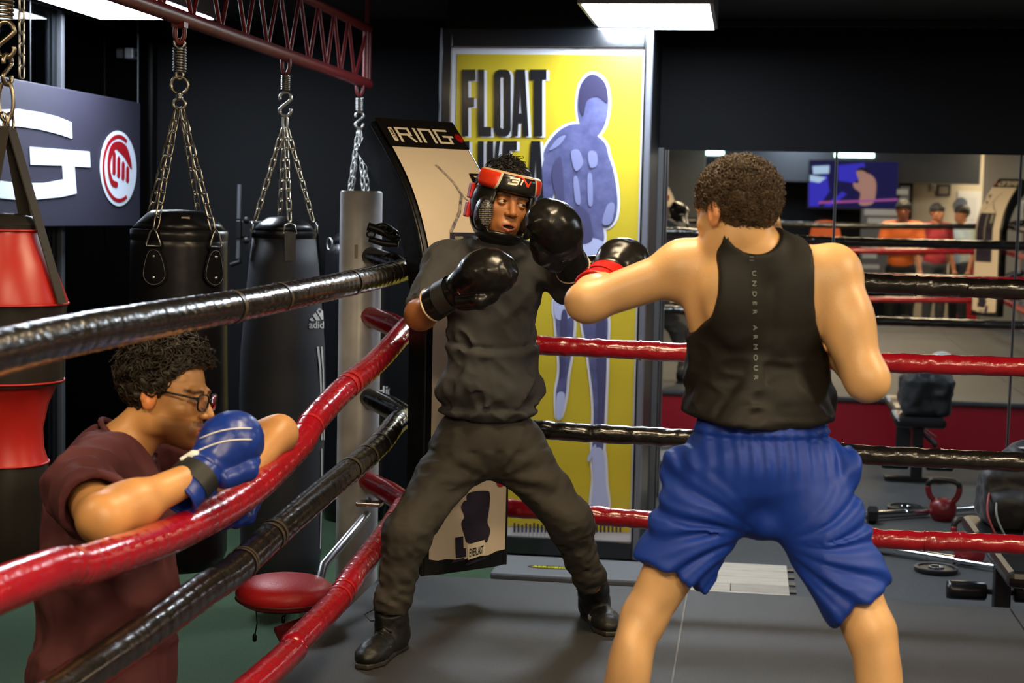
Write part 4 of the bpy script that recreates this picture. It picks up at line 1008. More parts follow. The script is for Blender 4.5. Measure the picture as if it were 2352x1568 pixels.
def on_bag(px, py):                                  # pixel to shell of the canvas bag
    v = ray(px, py); o = CAM; t0, t1 = 5.0, (np.array((cx2, cy2)) @ np.array((cx2, cy2))) ** .5
    best = None
    for tt in np.linspace(t0, 8.5, 900):
        p_ = o + v * tt; r_ = math.hypot(p_[0] - cx2, p_[1] - cy2); h = p_[2] - z0
        rs = np.interp(h, [q_[1] for q_ in pr], [q_[0] for q_ in pr])
        if r_ < rs + 0.004: best = p_; break
    return best if best is not None else o + v * tt
def bag_decal(name, polys, m):
    mb = MB()
    for poly in polys:
        pts = [on_bag(*q_) for q_ in poly]; mb.add(pts, tess(poly))
    return mb.build(name, m, t2)
bag_decal('logo_bars', [[(711, 733), (717, 728), (722, 736), (716, 737)], [(718, 724), (725, 717), (736, 735), (727, 736)], [(727, 714), (733, 706), (742, 714), (743, 734), (739, 734)]], M_logo)
v, fc = fit_text('adid', 710, 744, 754, 737, 0.02); MB().add([on_bag(x, y) for x, y in v], fc).build('logo_lettering', M_logo, t2)
bag_decal('stripe', [[(728, 796), (733, 796), (738, 850), (741, 930), (741, 1010), (738, 1010), (737, 930), (734, 850)]], M_logo)
bag_decal('stripe', [[(737, 796), (741, 796), (744, 850), (745.5, 930), (745.5, 1010), (743.5, 1010), (743, 930), (741, 850)]], M_logo)
bag_decal('stripe', [[(738, 1030), (740.5, 1030), (740, 1130), (737, 1260), (735, 1260), (738, 1130)]], M_logo)

# third bag, half hidden by the post
cx3, cy3 = bagpos(825); d3 = (onX(825, 600, XT) - CAM) @ FW
t3 = thing('heavy_bag', (cx3, cy3, zat(825, 1180)), 'dark heavy bag half hidden behind the silver ring post', 'punching bag')
zr = zat(825, 560); pr3 = [(0.02, zat(825, 1190) - zr), (0.15, zat(825, 1180) - zr), (0.165, zat(825, 1140) - zr), (0.165, -0.35), (0.155, -0.05), (0.15, 0)]
MB().lathe((cx3, cy3, zr), pr3, 40).build('shell', M_leather, t3, smooth='all')
MB().lathe((cx3, cy3, zr), [(0.15, 0), (0.10, 0.05), (0.02, 0.07)], 40).build('crown', M_leather, t3, smooth='all')
clevis((cx3, cy3), zat(825, 190), zat(825, 214), t3); spring((cx3, cy3), zat(825, 224), zat(825, 254), 0.018, 0.0034, 8, M_zinc, t3)
s_hook((cx3, cy3), zat(825, 296), zat(825, 256), M_zinc, t3)
for (dx, dy) in ((-0.06, -0.07), (0.06, -0.07), (0.07, 0.06), (-0.07, 0.06)): chain((cx3 + dx * 0.05, cy3 + dy * 0.05, zat(825, 300)), (cx3 + dx, cy3 + dy, zr + 0.03), M_zinc, t3, 0.045, 0.010)
for a_ in (-2.3, -0.75):
    o_ = np.array((cx3 + 0.165 * math.cos(a_), cy3 + 0.165 * math.sin(a_), zr))
    MB().tube(ring_pts(o_, (-math.sin(a_), math.cos(a_), 0), EZ, 0.024, 0.03, 10), 0.004, 6, closed=True).build('d_ring', M_zinc, t3, smooth='all')
v, fc = fit_text('adidas', 0, 0.34, 0, 0.055, 0.01)
mb = MB(); mb.add([(cx3 + 0.168 * math.cos(-1.05 + x / 0.165), cy3 + 0.168 * math.sin(-1.05 + x / 0.165), zat(903, 868) + y) for x, y in v], fc); mb.build('logo_lettering', M_logo, t3)

# hourglass bag of red and black vinyl
M_vred = mat('vinyl_red', (0.46, 0.018, 0.014), 0.36, bump=(5, 0.2))
M_vblk = mat('vinyl_black', (0.016, 0.014, 0.012), 0.4, bump=(5, 0.2))
cx0, cy0 = bagpos(14); d0 = (onX(14, 600, XT) - CAM) @ FW
def r0(p_): return p_ * d0 / FPX
def z0_(y): return onX(14, y, XT)[2]
t0 = thing('hourglass_bag', (cx0, cy0, z0_(1340)), 'red and black hourglass-shaped punching bag on webbing straps', 'punching bag')
def seg(name, prof, m, n=12): return MB().lathe((cx0, cy0, 0), [(r0(r), z0_(y)) for r, y in prof], n, cap=True).build(name, m, t0, smooth=True)
seg('top_cap', [(74, 528), (76, 515), (60, 497), (30, 490), (4, 489)], M_vblk, 24)
seg('upper_red_panel', [(137, 696), (137, 688), (104, 600), (78, 540), (76, 527)], M_vred)
seg('upper_black_panel', [(126, 880), (132, 800), (133, 715), (136, 697)], M_vblk)
seg('lower_red_panel', [(92, 1062), (82, 1030), (80, 985), (92, 930), (112, 885), (126, 872)], M_vred)
seg('lower_black_panel', [(20, 1342), (60, 1335), (84, 1290), (92, 1200), (95, 1110), (91, 1062)], M_vblk)
for y, r in ((695, 138), (872, 128), (1061, 93), (528, 78)):
    MB().tube(ring_pts((cx0, cy0, z0_(y)), (1, 0, 0), (0, 1, 0), r0(r), r0(r), 24), 0.003, 5, closed=True).build('piping', M_vred, t0, smooth='all')
top = np.array((cx0, cy0, z0_(290)))
for k in range(4):
    a_ = math.radians((58, 148, 238, 328)[k]); tc_ = nrm((-cx0, -cy0, 0)); e_ = math.cos(a_) * tc_ + math.sin(a_) * np.array((-tc_[1], tc_[0], 0)); tg = np.array((-e_[1], e_[0], 0))
    b_ = np.array((cx0, cy0, z0_(692))) + e_ * r0(140); a0 = top + e_ * 0.012
    mb = MB(); wv = 0.019
    mb.add([a0 - tg * wv, a0 + tg * wv, b_ + tg * wv, b_ - tg * wv, a0 - tg * wv + e_ * .004, a0 + tg * wv + e_ * .004, b_ + tg * wv + e_ * .004, b_ - tg * wv + e_ * .004],
           [(0, 1, 2, 3), (7, 6, 5, 4), (0, 4, 5, 1), (2, 6, 7, 3), (1, 5, 6, 2), (0, 3, 7, 4)])
    mb.build('webbing_strap', mat('webbing', (0.035, 0.029, 0.022), 0.7, bump=(400, 0.3)), t0)
    MB().tube(ring_pts(top + e_ * 0.015 + np.array((0, 0, 0.012)), tg, (0, 0, 1), 0.012, 0.024, 12), 0.003, 6, closed=True).build('strap_loop', M_chain, t0, smooth='all')
zt0 = zb_
spring((cx0, cy0), z0_(-75), z0_(42), r0(16), 0.0042, 12, M_chain, t0)
clevis((cx0, cy0), zb_, z0_(-78), t0)
s_hook((cx0, cy0), z0_(134), z0_(48), M_chain, t0); s_hook((cx0 + 0.004, cy0), z0_(196), z0_(124), M_chain, t0, (0.15, 0.98, 0))
MB().tube(ring_pts((cx0, cy0, z0_(232)), EX, EZ, r0(17), r0(46), 20), 0.0055, 8, closed=True).build('carabiner', M_chain, t0, smooth='all')
hc = thing('loose_chain', tuple(onX(50, 180, XT + 0.05)), 'short loose zinc chain hanging beside the hourglass bag', 'chain')
q0 = onX(50, 20, XT + 0.05); q1 = onX(50, 178, XT + 0.05)
chain((q0[0], q0[1], zb_), q1, M_zinc, hc, 0.036, 0.008, 0.003).name = 'links'

# crank bracket on the dark wall
wb = thing('wall_crank', tuple(onY(560, 600, 7.9)), 'black and silver crank bracket on the dark wall between two bags', 'wall bracket')
Yb = 7.9
def B(px, py): return onY(px, py, Yb)
MB().tube([B(551, 423), B(549, 502)], 0.012, 10).build('rod', M_alu, wb, smooth=True)
MB().tube([B(549, 548), B(547, 594)], 0.012, 10).build('rod', M_alu, wb, smooth=True)
a, b = B(544, 548), B(556, 506); MB().box((a[0], Yb - 0.02, a[2]), (b[0], Yb + 0.02, b[2])).build('clamp', M_black, wb, bevel=0.004)
a, b = B(556, 544), B(614, 508); MB().box((a[0], Yb - 0.01, a[2]), (b[0], Yb + 0.7, b[2])).build('arm', M_black, wb, bevel=0.004)
for y in (505, 552): MB().lathe(B(567, y), [(0.016, 0), (0.018, 0.012), (0.01, 0.02)], 12, axis=(0, -1, 0)).build('knob', M_black, wb, smooth=True)
MB().tube([B(547, 594), B(552, 600), B(530, 608)], 0.013, 10).build('handle', M_black, wb, smooth=True)

# strap bundle tied to the post
sb_ = thing('strap_bundle', tuple(P(880, 545, 5.55)), 'black buckled straps tied behind the top of the ring post', 'strap')
mb = MB(); rn = random.Random(8)
for (pts, r_) in ((((845, 520), (870, 528), (905, 545), (918, 552)), 0.016), (((848, 548), (880, 558), (915, 562)), 0.012), (((862, 522), (884, 518), (912, 536)), 0.010)):
    MB().tube(list(spline([P(x, y, 5.62) for x, y in pts], 14)), r_, 8).build('strap', M_vblk, sb_, smooth='all')
for x, y in ((893, 528), (906, 538), (852, 538)):
    MB().tube(ring_pts(P(x, y, 5.59), RT, UP, 0.015, 0.011, 10), 0.004, 6, closed=True).build('buckle', M_black, sb_, smooth='all')

# ================================================================== weights by the mirror
GZ = Z_GYM + 0.010
M_iron = mat('iron_black', (0.02, 0.02, 0.021), 0.45, 0.4, bump=(60, 0.1))
M_kred = mat('kettlebell_red', (0.22, 0.012, 0.016), 0.35, bump=(30, 0.08))
M_chrome = mat('chrome', (0.75, 0.76, 0.78), 0.14, 1.0)
M_vinyl = mat('bench_vinyl', (0.011, 0.011, 0.012), 0.3, bump=(12, 0.1))
def kettlebell(c, label, hw=0.085):
    x, y = c; t = thing('kettlebell', (x, y, GZ), label, 'kettlebell')
    MB().lathe((x, y, GZ), [(0.050, 0.0), (0.056, 0.004), (0.074, 0.035), (0.079, 0.065), (0.071, 0.098), (0.05, 0.12), (0.02, 0.128)], 32).build('ball', M_kred, t, smooth='all')
    pts = [(-0.052, 0.105), (-0.078, 0.14), (-0.088, 0.18), (-0.082, 0.212), (-0.055, 0.228), (0, 0.231), (0.055, 0.228), (0.082, 0.212), (0.088, 0.18), (0.078, 0.14), (0.052, 0.105)]
    q = spline([(x + a_ * 0.97, y + a_ * 0.2, GZ + b_) for a_, b_ in pts], 40)
    MB().tube(list(q), 0.016, 12).build('handle', mat('handle_iron', (0.035, 0.034, 0.03), 0.42, 0.6, bump=(50, 0.1)), t, smooth='all')
    for s in (slice(0, 10), slice(30, 40)): MB().tube(list(q[s]), 0.0172, 12).build('painted_horn', M_kred, t, smooth='all')
k = onZ(2226, 1295, GZ); kettlebell((k[0], k[1]), 'red iron kettlebell on the rubber floor behind the bottom rope')
c = onZ(2150, 1308, GZ + 0.01)
t = thing('weight_plate', (c[0], c[1], GZ), 'small black weight plate lying flat below the barbell', 'weight plate')
MB().lathe((c[0], c[1], GZ), [(0.028, 0), (0.1, 0.0), (0.104, 0.004), (0.104, 0.024), (0.098, 0.027), (0.088, 0.027), (0.084, 0.018), (0.04, 0.018), (0.036, 0.027), (0.028, 0.027), (0.026, 0.02), (0.026, 0.004)], 40, cap=False).build('disc', M_iron, t, smooth=True)
for q in range(3):
    a0 = q * 2.094 + 0.4; poly = cres(0.078, 0.048, a0, a0 + 1.3, 10)
    MB().prism([(c[0] + u_, c[1] + v_) for u_, v_ in poly], (0, 0, GZ + 0.0185), (1, 0, 0), (0, 1, 0), 0.0008).build('grip_opening', M_black, t)
MB().lathe((c[0], c[1], GZ), [(0.026, 0.024), (0.030, 0.028), (0.034, 0.028)], 24, cap=False).build('hub_ring', M_chrome, t, smooth=True)
a = onZ(2022, 1259, GZ + 0.03); b = onZ(2420, 1322, GZ + 0.03)
t = thing('barbell', tuple((a + b) / 2), 'chrome barbell lying on the rubber floor in front of the mirror', 'barbell')
dv = nrm(b - a); a2 = a
MB().tube([a2, a2 + dv * 0.40], 0.0235, 16).build('sleeve', M_chrome, t, smooth=True)
MB().tube([a2 + dv * 0.25, a2 + dv * 0.262], 0.0265, 16).build('ring', M_chrome, t, smooth=True)
MB().tube([a2 + dv * 0.40, a2 + dv * 1.55], 0.0145, 14).build('shaft', M_chrome, t, smooth=True)
MB().tube([a2 + dv * 1.55, a2 + dv * 1.95], 0.0235, 16).build('sleeve', M_chrome, t, smooth=True)
MB().tube([a2 + dv * -0.012, a2], 0.021, 14).build('end_cap', M_iron, t, smooth=True)
# hex dumbbell standing on its end
c = onZ(1995, 1266, GZ); t = thing('dumbbell', (c[0], c[1], GZ), 'black hex dumbbell near the end of the barbell', 'dumbbell')
for s in (-1, 1): MB().lathe((c[0] + s * 0.075, c[1], GZ + 0.047), [(0.032, -0.03), (0.05, -0.022), (0.05, 0.022), (0.032, 0.03)], 6, axis=(1, 0, 0)).build('head', M_iron, t)
MB().tube([(c[0] - 0.05, c[1], GZ + 0.047), (c[0] + 0.05, c[1], GZ + 0.047)], 0.014, 12).build('handle', M_chrome, t, smooth=True)

# bench with leg rollers
bx0, by0 = 1.12, 6.80
t = thing('weight_bench', (bx0, by0, GZ), 'black padded weight bench with foam leg rollers', 'bench')
zr = GZ + 0.125
for s in (-1, 1):
    xa_ = bx0 + s * 0.055; MB().lathe((xa_, by0 + 0.10, zr), [(0.03, 0.0), (0.040, 0.008), (0.041, 0.09), (0.041, 0.15), (0.037, 0.168), (0.01, 0.17)], 24, axis=(s, 0, 0)).build('roller', M_vinyl, t, smooth='all')
MB().tube([(bx0 - 0.22, by0 + 0.10, zr), (bx0 + 0.22, by0 + 0.10, zr)], 0.012, 10).build('axle', M_iron, t, smooth=True)
MB().box((bx0 - 0.035, by0 + 0.02, GZ + 0.03), (bx0 + 0.035, by0 + 0.09, GZ + 0.36)).build('upright', M_iron, t, bevel=0.006)
MB().box((bx0 - 0.20, by0 + 0.02, GZ), (bx0 + 0.20, by0 + 0.08, GZ + 0.03)).build('foot_bar', M_iron, t, bevel=0.005)
MB().box((bx0 - 0.03, by0 - 0.85, GZ + 0.30), (bx0 + 0.03, by0 + 0.05, GZ + 0.36)).build('beam', M_iron, t, bevel=0.006)
MB().box((bx0 - 0.05, by0 - 0.88, GZ), (bx0 + 0.05, by0 - 0.82, GZ + 0.36)).build('upright', M_iron, t, bevel=0.006)
MB().box((bx0 - 0.16, by0 - 0.18, GZ + 0.37), (bx0 + 0.16, by0 + 0.22, GZ + 0.435)).build('seat_pad', M_vinyl, t, bevel=0.025)
MB().box((bx0 - 0.14, by0 - 0.92, GZ + 0.37), (bx0 + 0.14, by0 - 0.22, GZ + 0.435)).build('back_pad', M_vinyl, t, bevel=0.025)
# backpack on the bench
bc = np.array((bx0 + 0.04, by0 + 0.0, GZ + 0.435 + 0.17))
M_bag = mat('backpack_black', (0.010, 0.010, 0.013), 0.6, bump=(18, 0.5), sheen=0.1)
bp_ = thing('backpack', (bc[0], bc[1], GZ + 0.435), 'black backpack slumped on the weight bench', 'backpack')
def bfn(p):
    bq = np.abs(p - (bc + (0, 0, -0.04))) - np.array((0.115, 0.10, 0.085)); d = np.linalg.norm(np.maximum(bq, 0), axis=1) + np.minimum(bq.max(1), 0) - 0.045; d = smin(d, ell(p, bc + (0.02, -0.02, 0.09), (0.12, 0.11, 0.10)), 0.06); d = smin(d, ell(p, bc + (-0.06, -0.12, -0.06), (0.08, 0.06, 0.08)), 0.03)
    d = d + 0.016 * vnoise(p * 11, 3) + 0.010 * vnoise(p * 24, 4)
    return np.maximum(d, (GZ + 0.437) - p[:, 2])
v, f_ = sdf_mesh(bfn, bc - 0.26, bc + 0.26, 0.012); np_mesh('body', v, f_, M_bag, bp_)
for off, mm in ((0.0, 'strap_red'), (0.035, 'strap_green')):
    q = spline([bc + (-0.13 + off, -0.10, 0.02), bc + (-0.15 + off, -0.22, -0.10), bc + (-0.06 + off, -0.27, -0.25), bc + (0.08 + off, -0.25, -0.36)], 24)
    MB().tube(list(q), 0.0045, 6).build('cord', mat(mm, (0.25, 0.02, 0.015) if 'red' in mm else (0.16, 0.19, 0.17), 0.5), bp_, smooth='all')
q = spline([bc + (0.10, -0.14, 0.08), bc + (0.02, -0.24, -0.08), bc + (0.0, -0.28, -0.28), bc + (0.12, -0.26, -0.42)], 24)
mb = MB(); mb.tube(list(q), 0.022, 8, radf=lambda i, a_: 0.35 + 0.65 * abs(math.cos(a_))); mb.build('shoulder_strap', M_bag, bp_, smooth='all')
bt = thing('white_cap', tuple(bc + (0.10, -0.02, 0.15)), 'white cap lying on the black backpack', 'cap')
def cfn(p):
    c_ = bc + (0.10, -0.02, 0.19); d = ell(p, c_, (0.075, 0.07, 0.05)); d = np.maximum(d, c_[2] - 0.012 - p[:, 2]); d = np.maximum(d, -ell(p, c_ + (0, 0, -0.01), (0.068, 0.063, 0.045)))
    return d
v, f_ = sdf_mesh(cfn, bc + (0, -0.12, 0.14), bc + (0.2, 0.08, 0.26), 0.004); np_mesh('crown', v, f_, mat('cap_white', (0.5, 0.5, 0.5), 0.7, bump=(200, 0.2)), bt)
mb = MB(); c_ = bc + (0.03, -0.05, 0.178); mb.prism(smooth_poly([(0.02, 0.05), (-0.03, 0.055), (-0.055, 0.0), (-0.03, -0.055), (0.02, -0.05)], 5), c_, (1, 0, 0.1), (0, 1, 0), 0.004); mb.build('brim', MATS['cap_white'], bt)
# small marks on wall and post
c = onX(300, 124, X_LEFT + 0.02); t = thing('wall_sensor', tuple(c), 'small grey sensor box high on the window frame above the hanging sign', 'sensor')
MB().box((X_LEFT, c[1] - 0.04, c[2] - 0.03), (X_LEFT + 0.05, c[1] + 0.04, c[2] + 0.03)).build('case', M_greytrim, t, bevel=0.008)
MB().lathe((X_LEFT + 0.05, c[1], c[2]), [(0.015, 0), (0.012, 0.006), (0.002, 0.009)], 14, axis=(1, 0, 0)).build('lens', M_black, t, smooth=True)
po = [o for o in bpy.data.objects if o.name == 'ring_post'][0]; pc_ = np.array(po.location); tc_ = nrm((-pc_[0], -pc_[1])); rt_ = np.array((-tc_[1], tc_[0]))
for u_, w_, z0_m, z1_m, m_ in ((-0.016, 0.012, 1.33 - (594 - 487) * 5.7 / FPX, 1.33 - (562 - 487) * 5.7 / FPX, mat('old_tape', (0.30, 0.25, 0.17), 0.6)),):
    n_ = math.sqrt(0.0788 ** 2 - u_ ** 2); vv = []
    for uu in (u_ - w_ / 2, u_, u_ + w_ / 2):
        q2 = pc_[:2] + rt_ * uu + tc_ * math.sqrt(0.0790 ** 2 - uu ** 2); vv += [(*q2, z0_m), (*q2, z1_m)]
    MB().add(vv, [(0, 2, 3, 1), (2, 4, 5, 3)]).build('tape_mark', m_, po)
# ================================================================== people
def sphere_mesh(mb, c, r, n=14):
    prof = [(max(1e-4, r * math.sin(t)), -r * math.cos(t)) for t in np.linspace(0, math.pi, n)]
    return mb.lathe(c, prof, n + 4, cap=False)
SKULL_C, SKULL_R = np.array((0, -0.012, 0.030)), np.array((0.074, 0.093, 0.083))
def head_local(q, open_=0.0, lean=1.0):
    """signed distance of a head in its own frame: x right, y forward, z up"""
    x = np.abs(q[:, 0]); m = np.stack([x, q[:, 1], q[:, 2]], 1)
    d = ell(q, SKULL_C, SKULL_R)
    d = smin(d, ell(q, (0, 0.022, -0.030), (0.060, 0.068, 0.074)), 0.03)
    d = smin(d, ell(q, (0, 0.046, -0.078), (0.040, 0.040, 0.034)), 0.025)
    d = smin(d, ell(q, (0, 0.070, -0.100), (0.020, 0.018, 0.016)), 0.02)
    d = smin(d, ell(m, (0.050, 0.005, -0.062), (0.018, 0.035, 0.028)), 0.025)           # jaw corner
    d = smin(d, ell(m, (0.044, 0.050, -0.024), (0.021, 0.021, 0.018)), 0.02)            # cheekbone
    d = smin(d, ell(m, (0.026, 0.078, 0.019), (0.026, 0.013, 0.009)), 0.014)            # brow
    d = smax(d, -ell(m, (0.032, 0.097, 0.000), (0.019, 0.015, 0.013)), 0.012)          # socket
    d = smin(d, cone(m, (0, 0.083, 0.010), (0, 0.107, -0.030), 0.008, 0.0115), 0.010)   # nose
    d = smin(d, ell(m, (0.012, 0.096, -0.034), (0.0088, 0.011, 0.0075)), 0.005)
    d = smax(d, -ell(m, (0.0065, 0.103, -0.0425), (0.0036, 0.006, 0.003)), 0.002)
    # lids: a ball over the eye with an almond opening
    ec = m - np.array((0.031, 0.0762, 0.0015)); lid = np.linalg.norm(ec, axis=1) - 0.0142
    op = (np.sqrt(((ec[:, 2] + 0.0006 + 0.10 * (ec[:, 0])) / 0.0042) ** 2 + (ec[:, 0] / 0.0135) ** 2 + 1e-9) - 1) * 0.004
    op = np.maximum(op, -ec[:, 1])
    d = smin(d, lid, 0.004); d = smax(d, -op, 0.0015)
    # lips, mouth
    d = smin(d, ell(m, (0, 0.080, -0.068), (0.030, 0.018, 0.020)), 0.012)
    d = smin(d, cone(m, (0, 0.0955, -0.0625), (0.022, 0.0855, -0.067), 0.0050, 0.0028), 0.004)
    d = smin(d, cone(m, (0, 0.0945, -0.0760 - open_), (0.021, 0.0855, -0.070 - open_ * 0.5), 0.0060, 0.0028), 0.004)
    d = smax(d, -ell(m, (0, 0.100, -0.0692 - open_ * 0.5), (0.021, 0.014, 0.0016 + open_ * 0.55)), 0.002)
    # ear
    e = ell(m, (0.0795, -0.010, -0.006), (0.0075, 0.018, 0.031))
    e = smin(e, cone(m, (0.080, -0.020, 0.012), (0.082, -0.022, -0.012), 0.007, 0.006), 0.006)
    e = smax(e, -ell(m, (0.090, -0.006, -0.003), (0.008, 0.0095, 0.018)), 0.004)
    d = smin(d, e, 0.006)
    return d
def head_at(p, c, Fr, s=1.0, open_=0.0):
    r = np.linalg.norm(p - c, axis=1); d = r - 0.11 * s; k = r < 0.20 * s
    if k.any(): d[k] = head_local((p[k] - c) @ Fr / s, open_) * s
    return d
def lips_mask(q, open_=0.0):
    x = np.abs(q[:, 0]); f = q[:, 1] > 0.074
    up = f & (q[:, 2] < -0.0575 - 0.25 * x) & (q[:, 2] > -0.0695 - open_ * .5) & (x < 0.0235)
    lo = f & (q[:, 2] <= -0.0695 - open_ * .5) & (q[:, 2] > -0.0835 - open_ + 0.25 * x) & (x < 0.0225)
    return up | lo
def tint(n, base): return np.tile(np.array(base), (n, 1))
SKIN = lambda nm: mat(nm, (0.5, 0.3, 0.2), 0.44, attr='tint', sss=0.12, bump=(160, 0.05), var=(14, (0.90, 0.84, 0.80), 0.3))
def skin_colors(v, c, Fr, s, base, lip, brow, stub=None, open_=0.0, ear=(1.12, 0.82, 0.75)):
    q = (v - c) @ Fr / s; col = tint(len(v), base); near = np.linalg.norm(q, axis=1) < 0.17
    x = np.abs(q[:, 0])
    n1 = 0.93 + 0.12 * vnoise(v * 25, 2); col = col * n1[:, None]
    if stub is not None:
        w = near & (q[:, 1] > 0.0) & (q[:, 2] < -0.045 + 0.0 * x)
        k = np.clip((-0.035 - q[:, 2]) / 0.03, 0, 1) * np.clip((q[:, 1] + 0.0) / 0.03, 0, 1)
        col = np.where(w[:, None], col * (1 - k[:, None] * (1 - np.array(stub))), col)
        mu = near & (q[:, 1] > 0.08) & (q[:, 2] < -0.048) & (q[:, 2] > -0.060) & (x < 0.028); col[mu] *= np.array(stub)
    er = near & (x > 0.076) & (x < 0.1) & (np.abs(q[:, 1] + 0.01) < 0.03) & (np.abs(q[:, 2]) < 0.045); col[er] *= np.array(ear)
    L_ = near & lips_mask(q, open_); col[L_] = col[L_] * 0.25 + 0.75 * np.array(lip)
    if open_ > 0:
        mo = near & (q[:, 1] > 0.070) & (np.abs(q[:, 2] + 0.0692 + open_ * .5) < 0.0012 + open_ * 0.42) & (x < 0.017); col[mo] = np.array((0.03, 0.012, 0.010))
    bz = 0.0215 - 0.16 * np.abs(x - 0.032)
    bw = np.clip(1.6 - np.abs(q[:, 2] - bz) / 0.0036, 0, 1) * np.clip((x - 0.009) / 0.004, 0, 1) * np.clip((0.056 - x) / 0.006, 0, 1) * (near & (q[:, 1] > 0.055)) * 0.9
    col = col * (1 - bw[:, None]) + np.array(brow) * bw[:, None]
    nl = near & (q[:, 1] > 0.094) & (q[:, 2] < -0.0395) & (q[:, 2] > -0.047) & (x < 0.011) & (x > 0.003); col[nl] *= 0.35
    return np.clip(col, 0.004, 1)
def eyes(c, Fr, s, gaze, parent, which=(-1, 1)):
    for sx in which:
        ec = c + Fr @ (np.array((sx * 0.031, 0.0762, 0.0015)) * s); r = 0.0122 * s
        mb = MB(); sphere_mesh(mb, ec, r, 22); v = np.array(mb.v); g = nrm(gaze)
        a = ((v - ec) / r) @ g; col = tint(len(v), (0.50, 0.44, 0.39)); col[a > 0.80] = (0.035, 0.018, 0.010); col[a > 0.965] = (0.004, 0.004, 0.004)
        f_ = [t for t in mb.f if len(t) == 4]
        np_mesh('eye', v, f_, mat('eye', (0.5, 0.5, 0.5), 0.12, attr='tint'), parent, col)
def hair_curls(name, c, Fr, s, region, n, length, rad, thick, m, parent, seed=1, up_bias=0.0, turns=(1.0, 2.1), shell=0.004):
    """curled strands standing on the skull; joined, nobody could count them"""
    rg = np.random.RandomState(seed); NSEG, NS = 11, 4; uv = lambda a: a / np.linalg.norm(a, axis=-1, keepdims=True)
    dv = uv(rg.normal(size=(n * 12, 3))); bs = SKULL_C + SKULL_R * dv
    ok = np.array([bool(region(b_)) for b_ in bs]); dv, bs = dv[ok][:n], bs[ok][:n]; n = len(bs)
    nn = uv(dv / SKULL_R); L_ = np.array([float(length(b_)) for b_ in bs]) * rg.uniform(0.6, 1.15, n)
    e1 = uv(np.cross(nn, rg.normal(size=(n, 3)))); e2 = np.cross(nn, e1); tw = rg.uniform(*turns, n); rr_ = rad * rg.uniform(0.7, 1.25, n); ph = rg.uniform(0, 6.28, n)
    drift = (e1 * rg.uniform(-1, 1, (n, 1)) + e2 * rg.uniform(-1, 1, (n, 1))) * 0.5 + np.array((0, 0, up_bias))
    u = np.linspace(0, 1, NSEG)[None, :, None]; an_ = ph[:, None, None] + tw[:, None, None] * 6.283 * u
    pts = bs[:, None] + nn[:, None] * (shell + L_[:, None, None] * u) + drift[:, None] * (L_[:, None, None] * u * u * 0.8) + (e1[:, None] * np.cos(an_) + e2[:, None] * np.sin(an_)) * rr_[:, None, None] * np.minimum(1, u * 3 + 0.2)
    tg = uv(np.gradient(pts, axis=1)); a1 = uv(np.cross(tg, nn[:, None] + 0.01)); a2 = np.cross(tg, a1); w = thick * (1 - 0.55 * u)
    V = np.stack([pts + w * (math.cos(j * 1.5708) * a1 + math.sin(j * 1.5708) * a2) for j in range(NS)], 2).reshape(-1, 3)
    st_ = np.arange(n)[:, None, None] * NSEG * NS + np.arange(NSEG - 1)[None, :, None] * NS; j0 = np.arange(NS)[None, None, :]; j1 = (j0 + 1) % NS
    F_ = np.stack([st_ + j0, st_ + j1, st_ + NS + j1, st_ + NS + j0], -1).reshape(-1, 4)
    V = V * s @ Fr.T + c
    o = np_mesh(name, V, F_, m, parent); o['kind'] = 'stuff'
    return o
def hairline(y, pts): return np.interp(y, [p[0] for p in pts], [p[1] for p in pts])
def hair_cap(name, c, Fr, s, hl, thick, m, parent, seed, h=0.004, bump=0.006, front=None, xthick=None):
    def fn(p):
        q = (p - c) @ Fr / s
        th = thick if xthick is None else xthick(q)
        d = ell(q, SKULL_C, SKULL_R + 0.002) - th
        d = d + bump * vnoise(q * 95, seed) + bump * 0.8 * vnoise(q * 45, seed + 1)
        cut = hairline(q[:, 1], hl) - q[:, 2]
        d = smax(d, cut, 0.012)
        return d * s
    lo = c - 0.16 * s; hi = c + 0.16 * s
    v, f_ = sdf_mesh(fn, lo, hi, h, relax=0); return np_mesh(name, v, f_, m, parent)
def fold_noise(p, f, seed, dirn=None, k=3.0):
    if dirn is not None:
        n = nrm(dirn); p = p + np.outer(p @ n, n * (1.0 / k - 1))
    return vnoise(p * f, seed)
def ridge(x): return 1 - np.abs(x) * 2

def bvh_of(v, f_): return BVHTree.FromPolygons([tuple(x) for x in v], [tuple(int(i) for i in q) for q in f_])
def cast(bvh, px, py, lift=0.002):
    dr = nrm(ray(px, py)); h = bvh.ray_cast(Vector(CAM), Vector(dr))
    if h[0] is None: return None
    return np.array(h[0]) - dr * lift
def decal(name, bvh, vp, fc, m, parent, lift=0.002):
    pts = [cast(bvh, x, y, lift) for x, y in vp]; ok = [p for p in pts if p is not None]
    if not ok: return None
    dm = np.median([np.linalg.norm(p - CAM) for p in ok])
    pts = [p if p is not None else CAM + nrm(ray(x, y)) * dm for p, (x, y) in zip(pts, vp)]
    mb = MB(); mb.add(pts, fc); return mb.build(name, m, parent, smooth='all')
def decal_polys(name, bvh, polys, m, parent, lift=0.002, sub=6):
    V, F_ = [], []
    for poly in polys:
        d_ = []
        for a_, b_ in zip(poly, poly[1:] + poly[:1]):
            k_ = max(1, int(math.hypot(b_[0] - a_[0], b_[1] - a_[1]) / sub)); d_ += [(a_[0] + (b_[0] - a_[0]) * j / k_, a_[1] + (b_[1] - a_[1]) * j / k_) for j in range(k_)]
        o = len(V); V += d_; F_ += [tuple(i + o for i in t) for t in tess(d_)]
    return decal(name, bvh, V, F_, m, parent, lift)

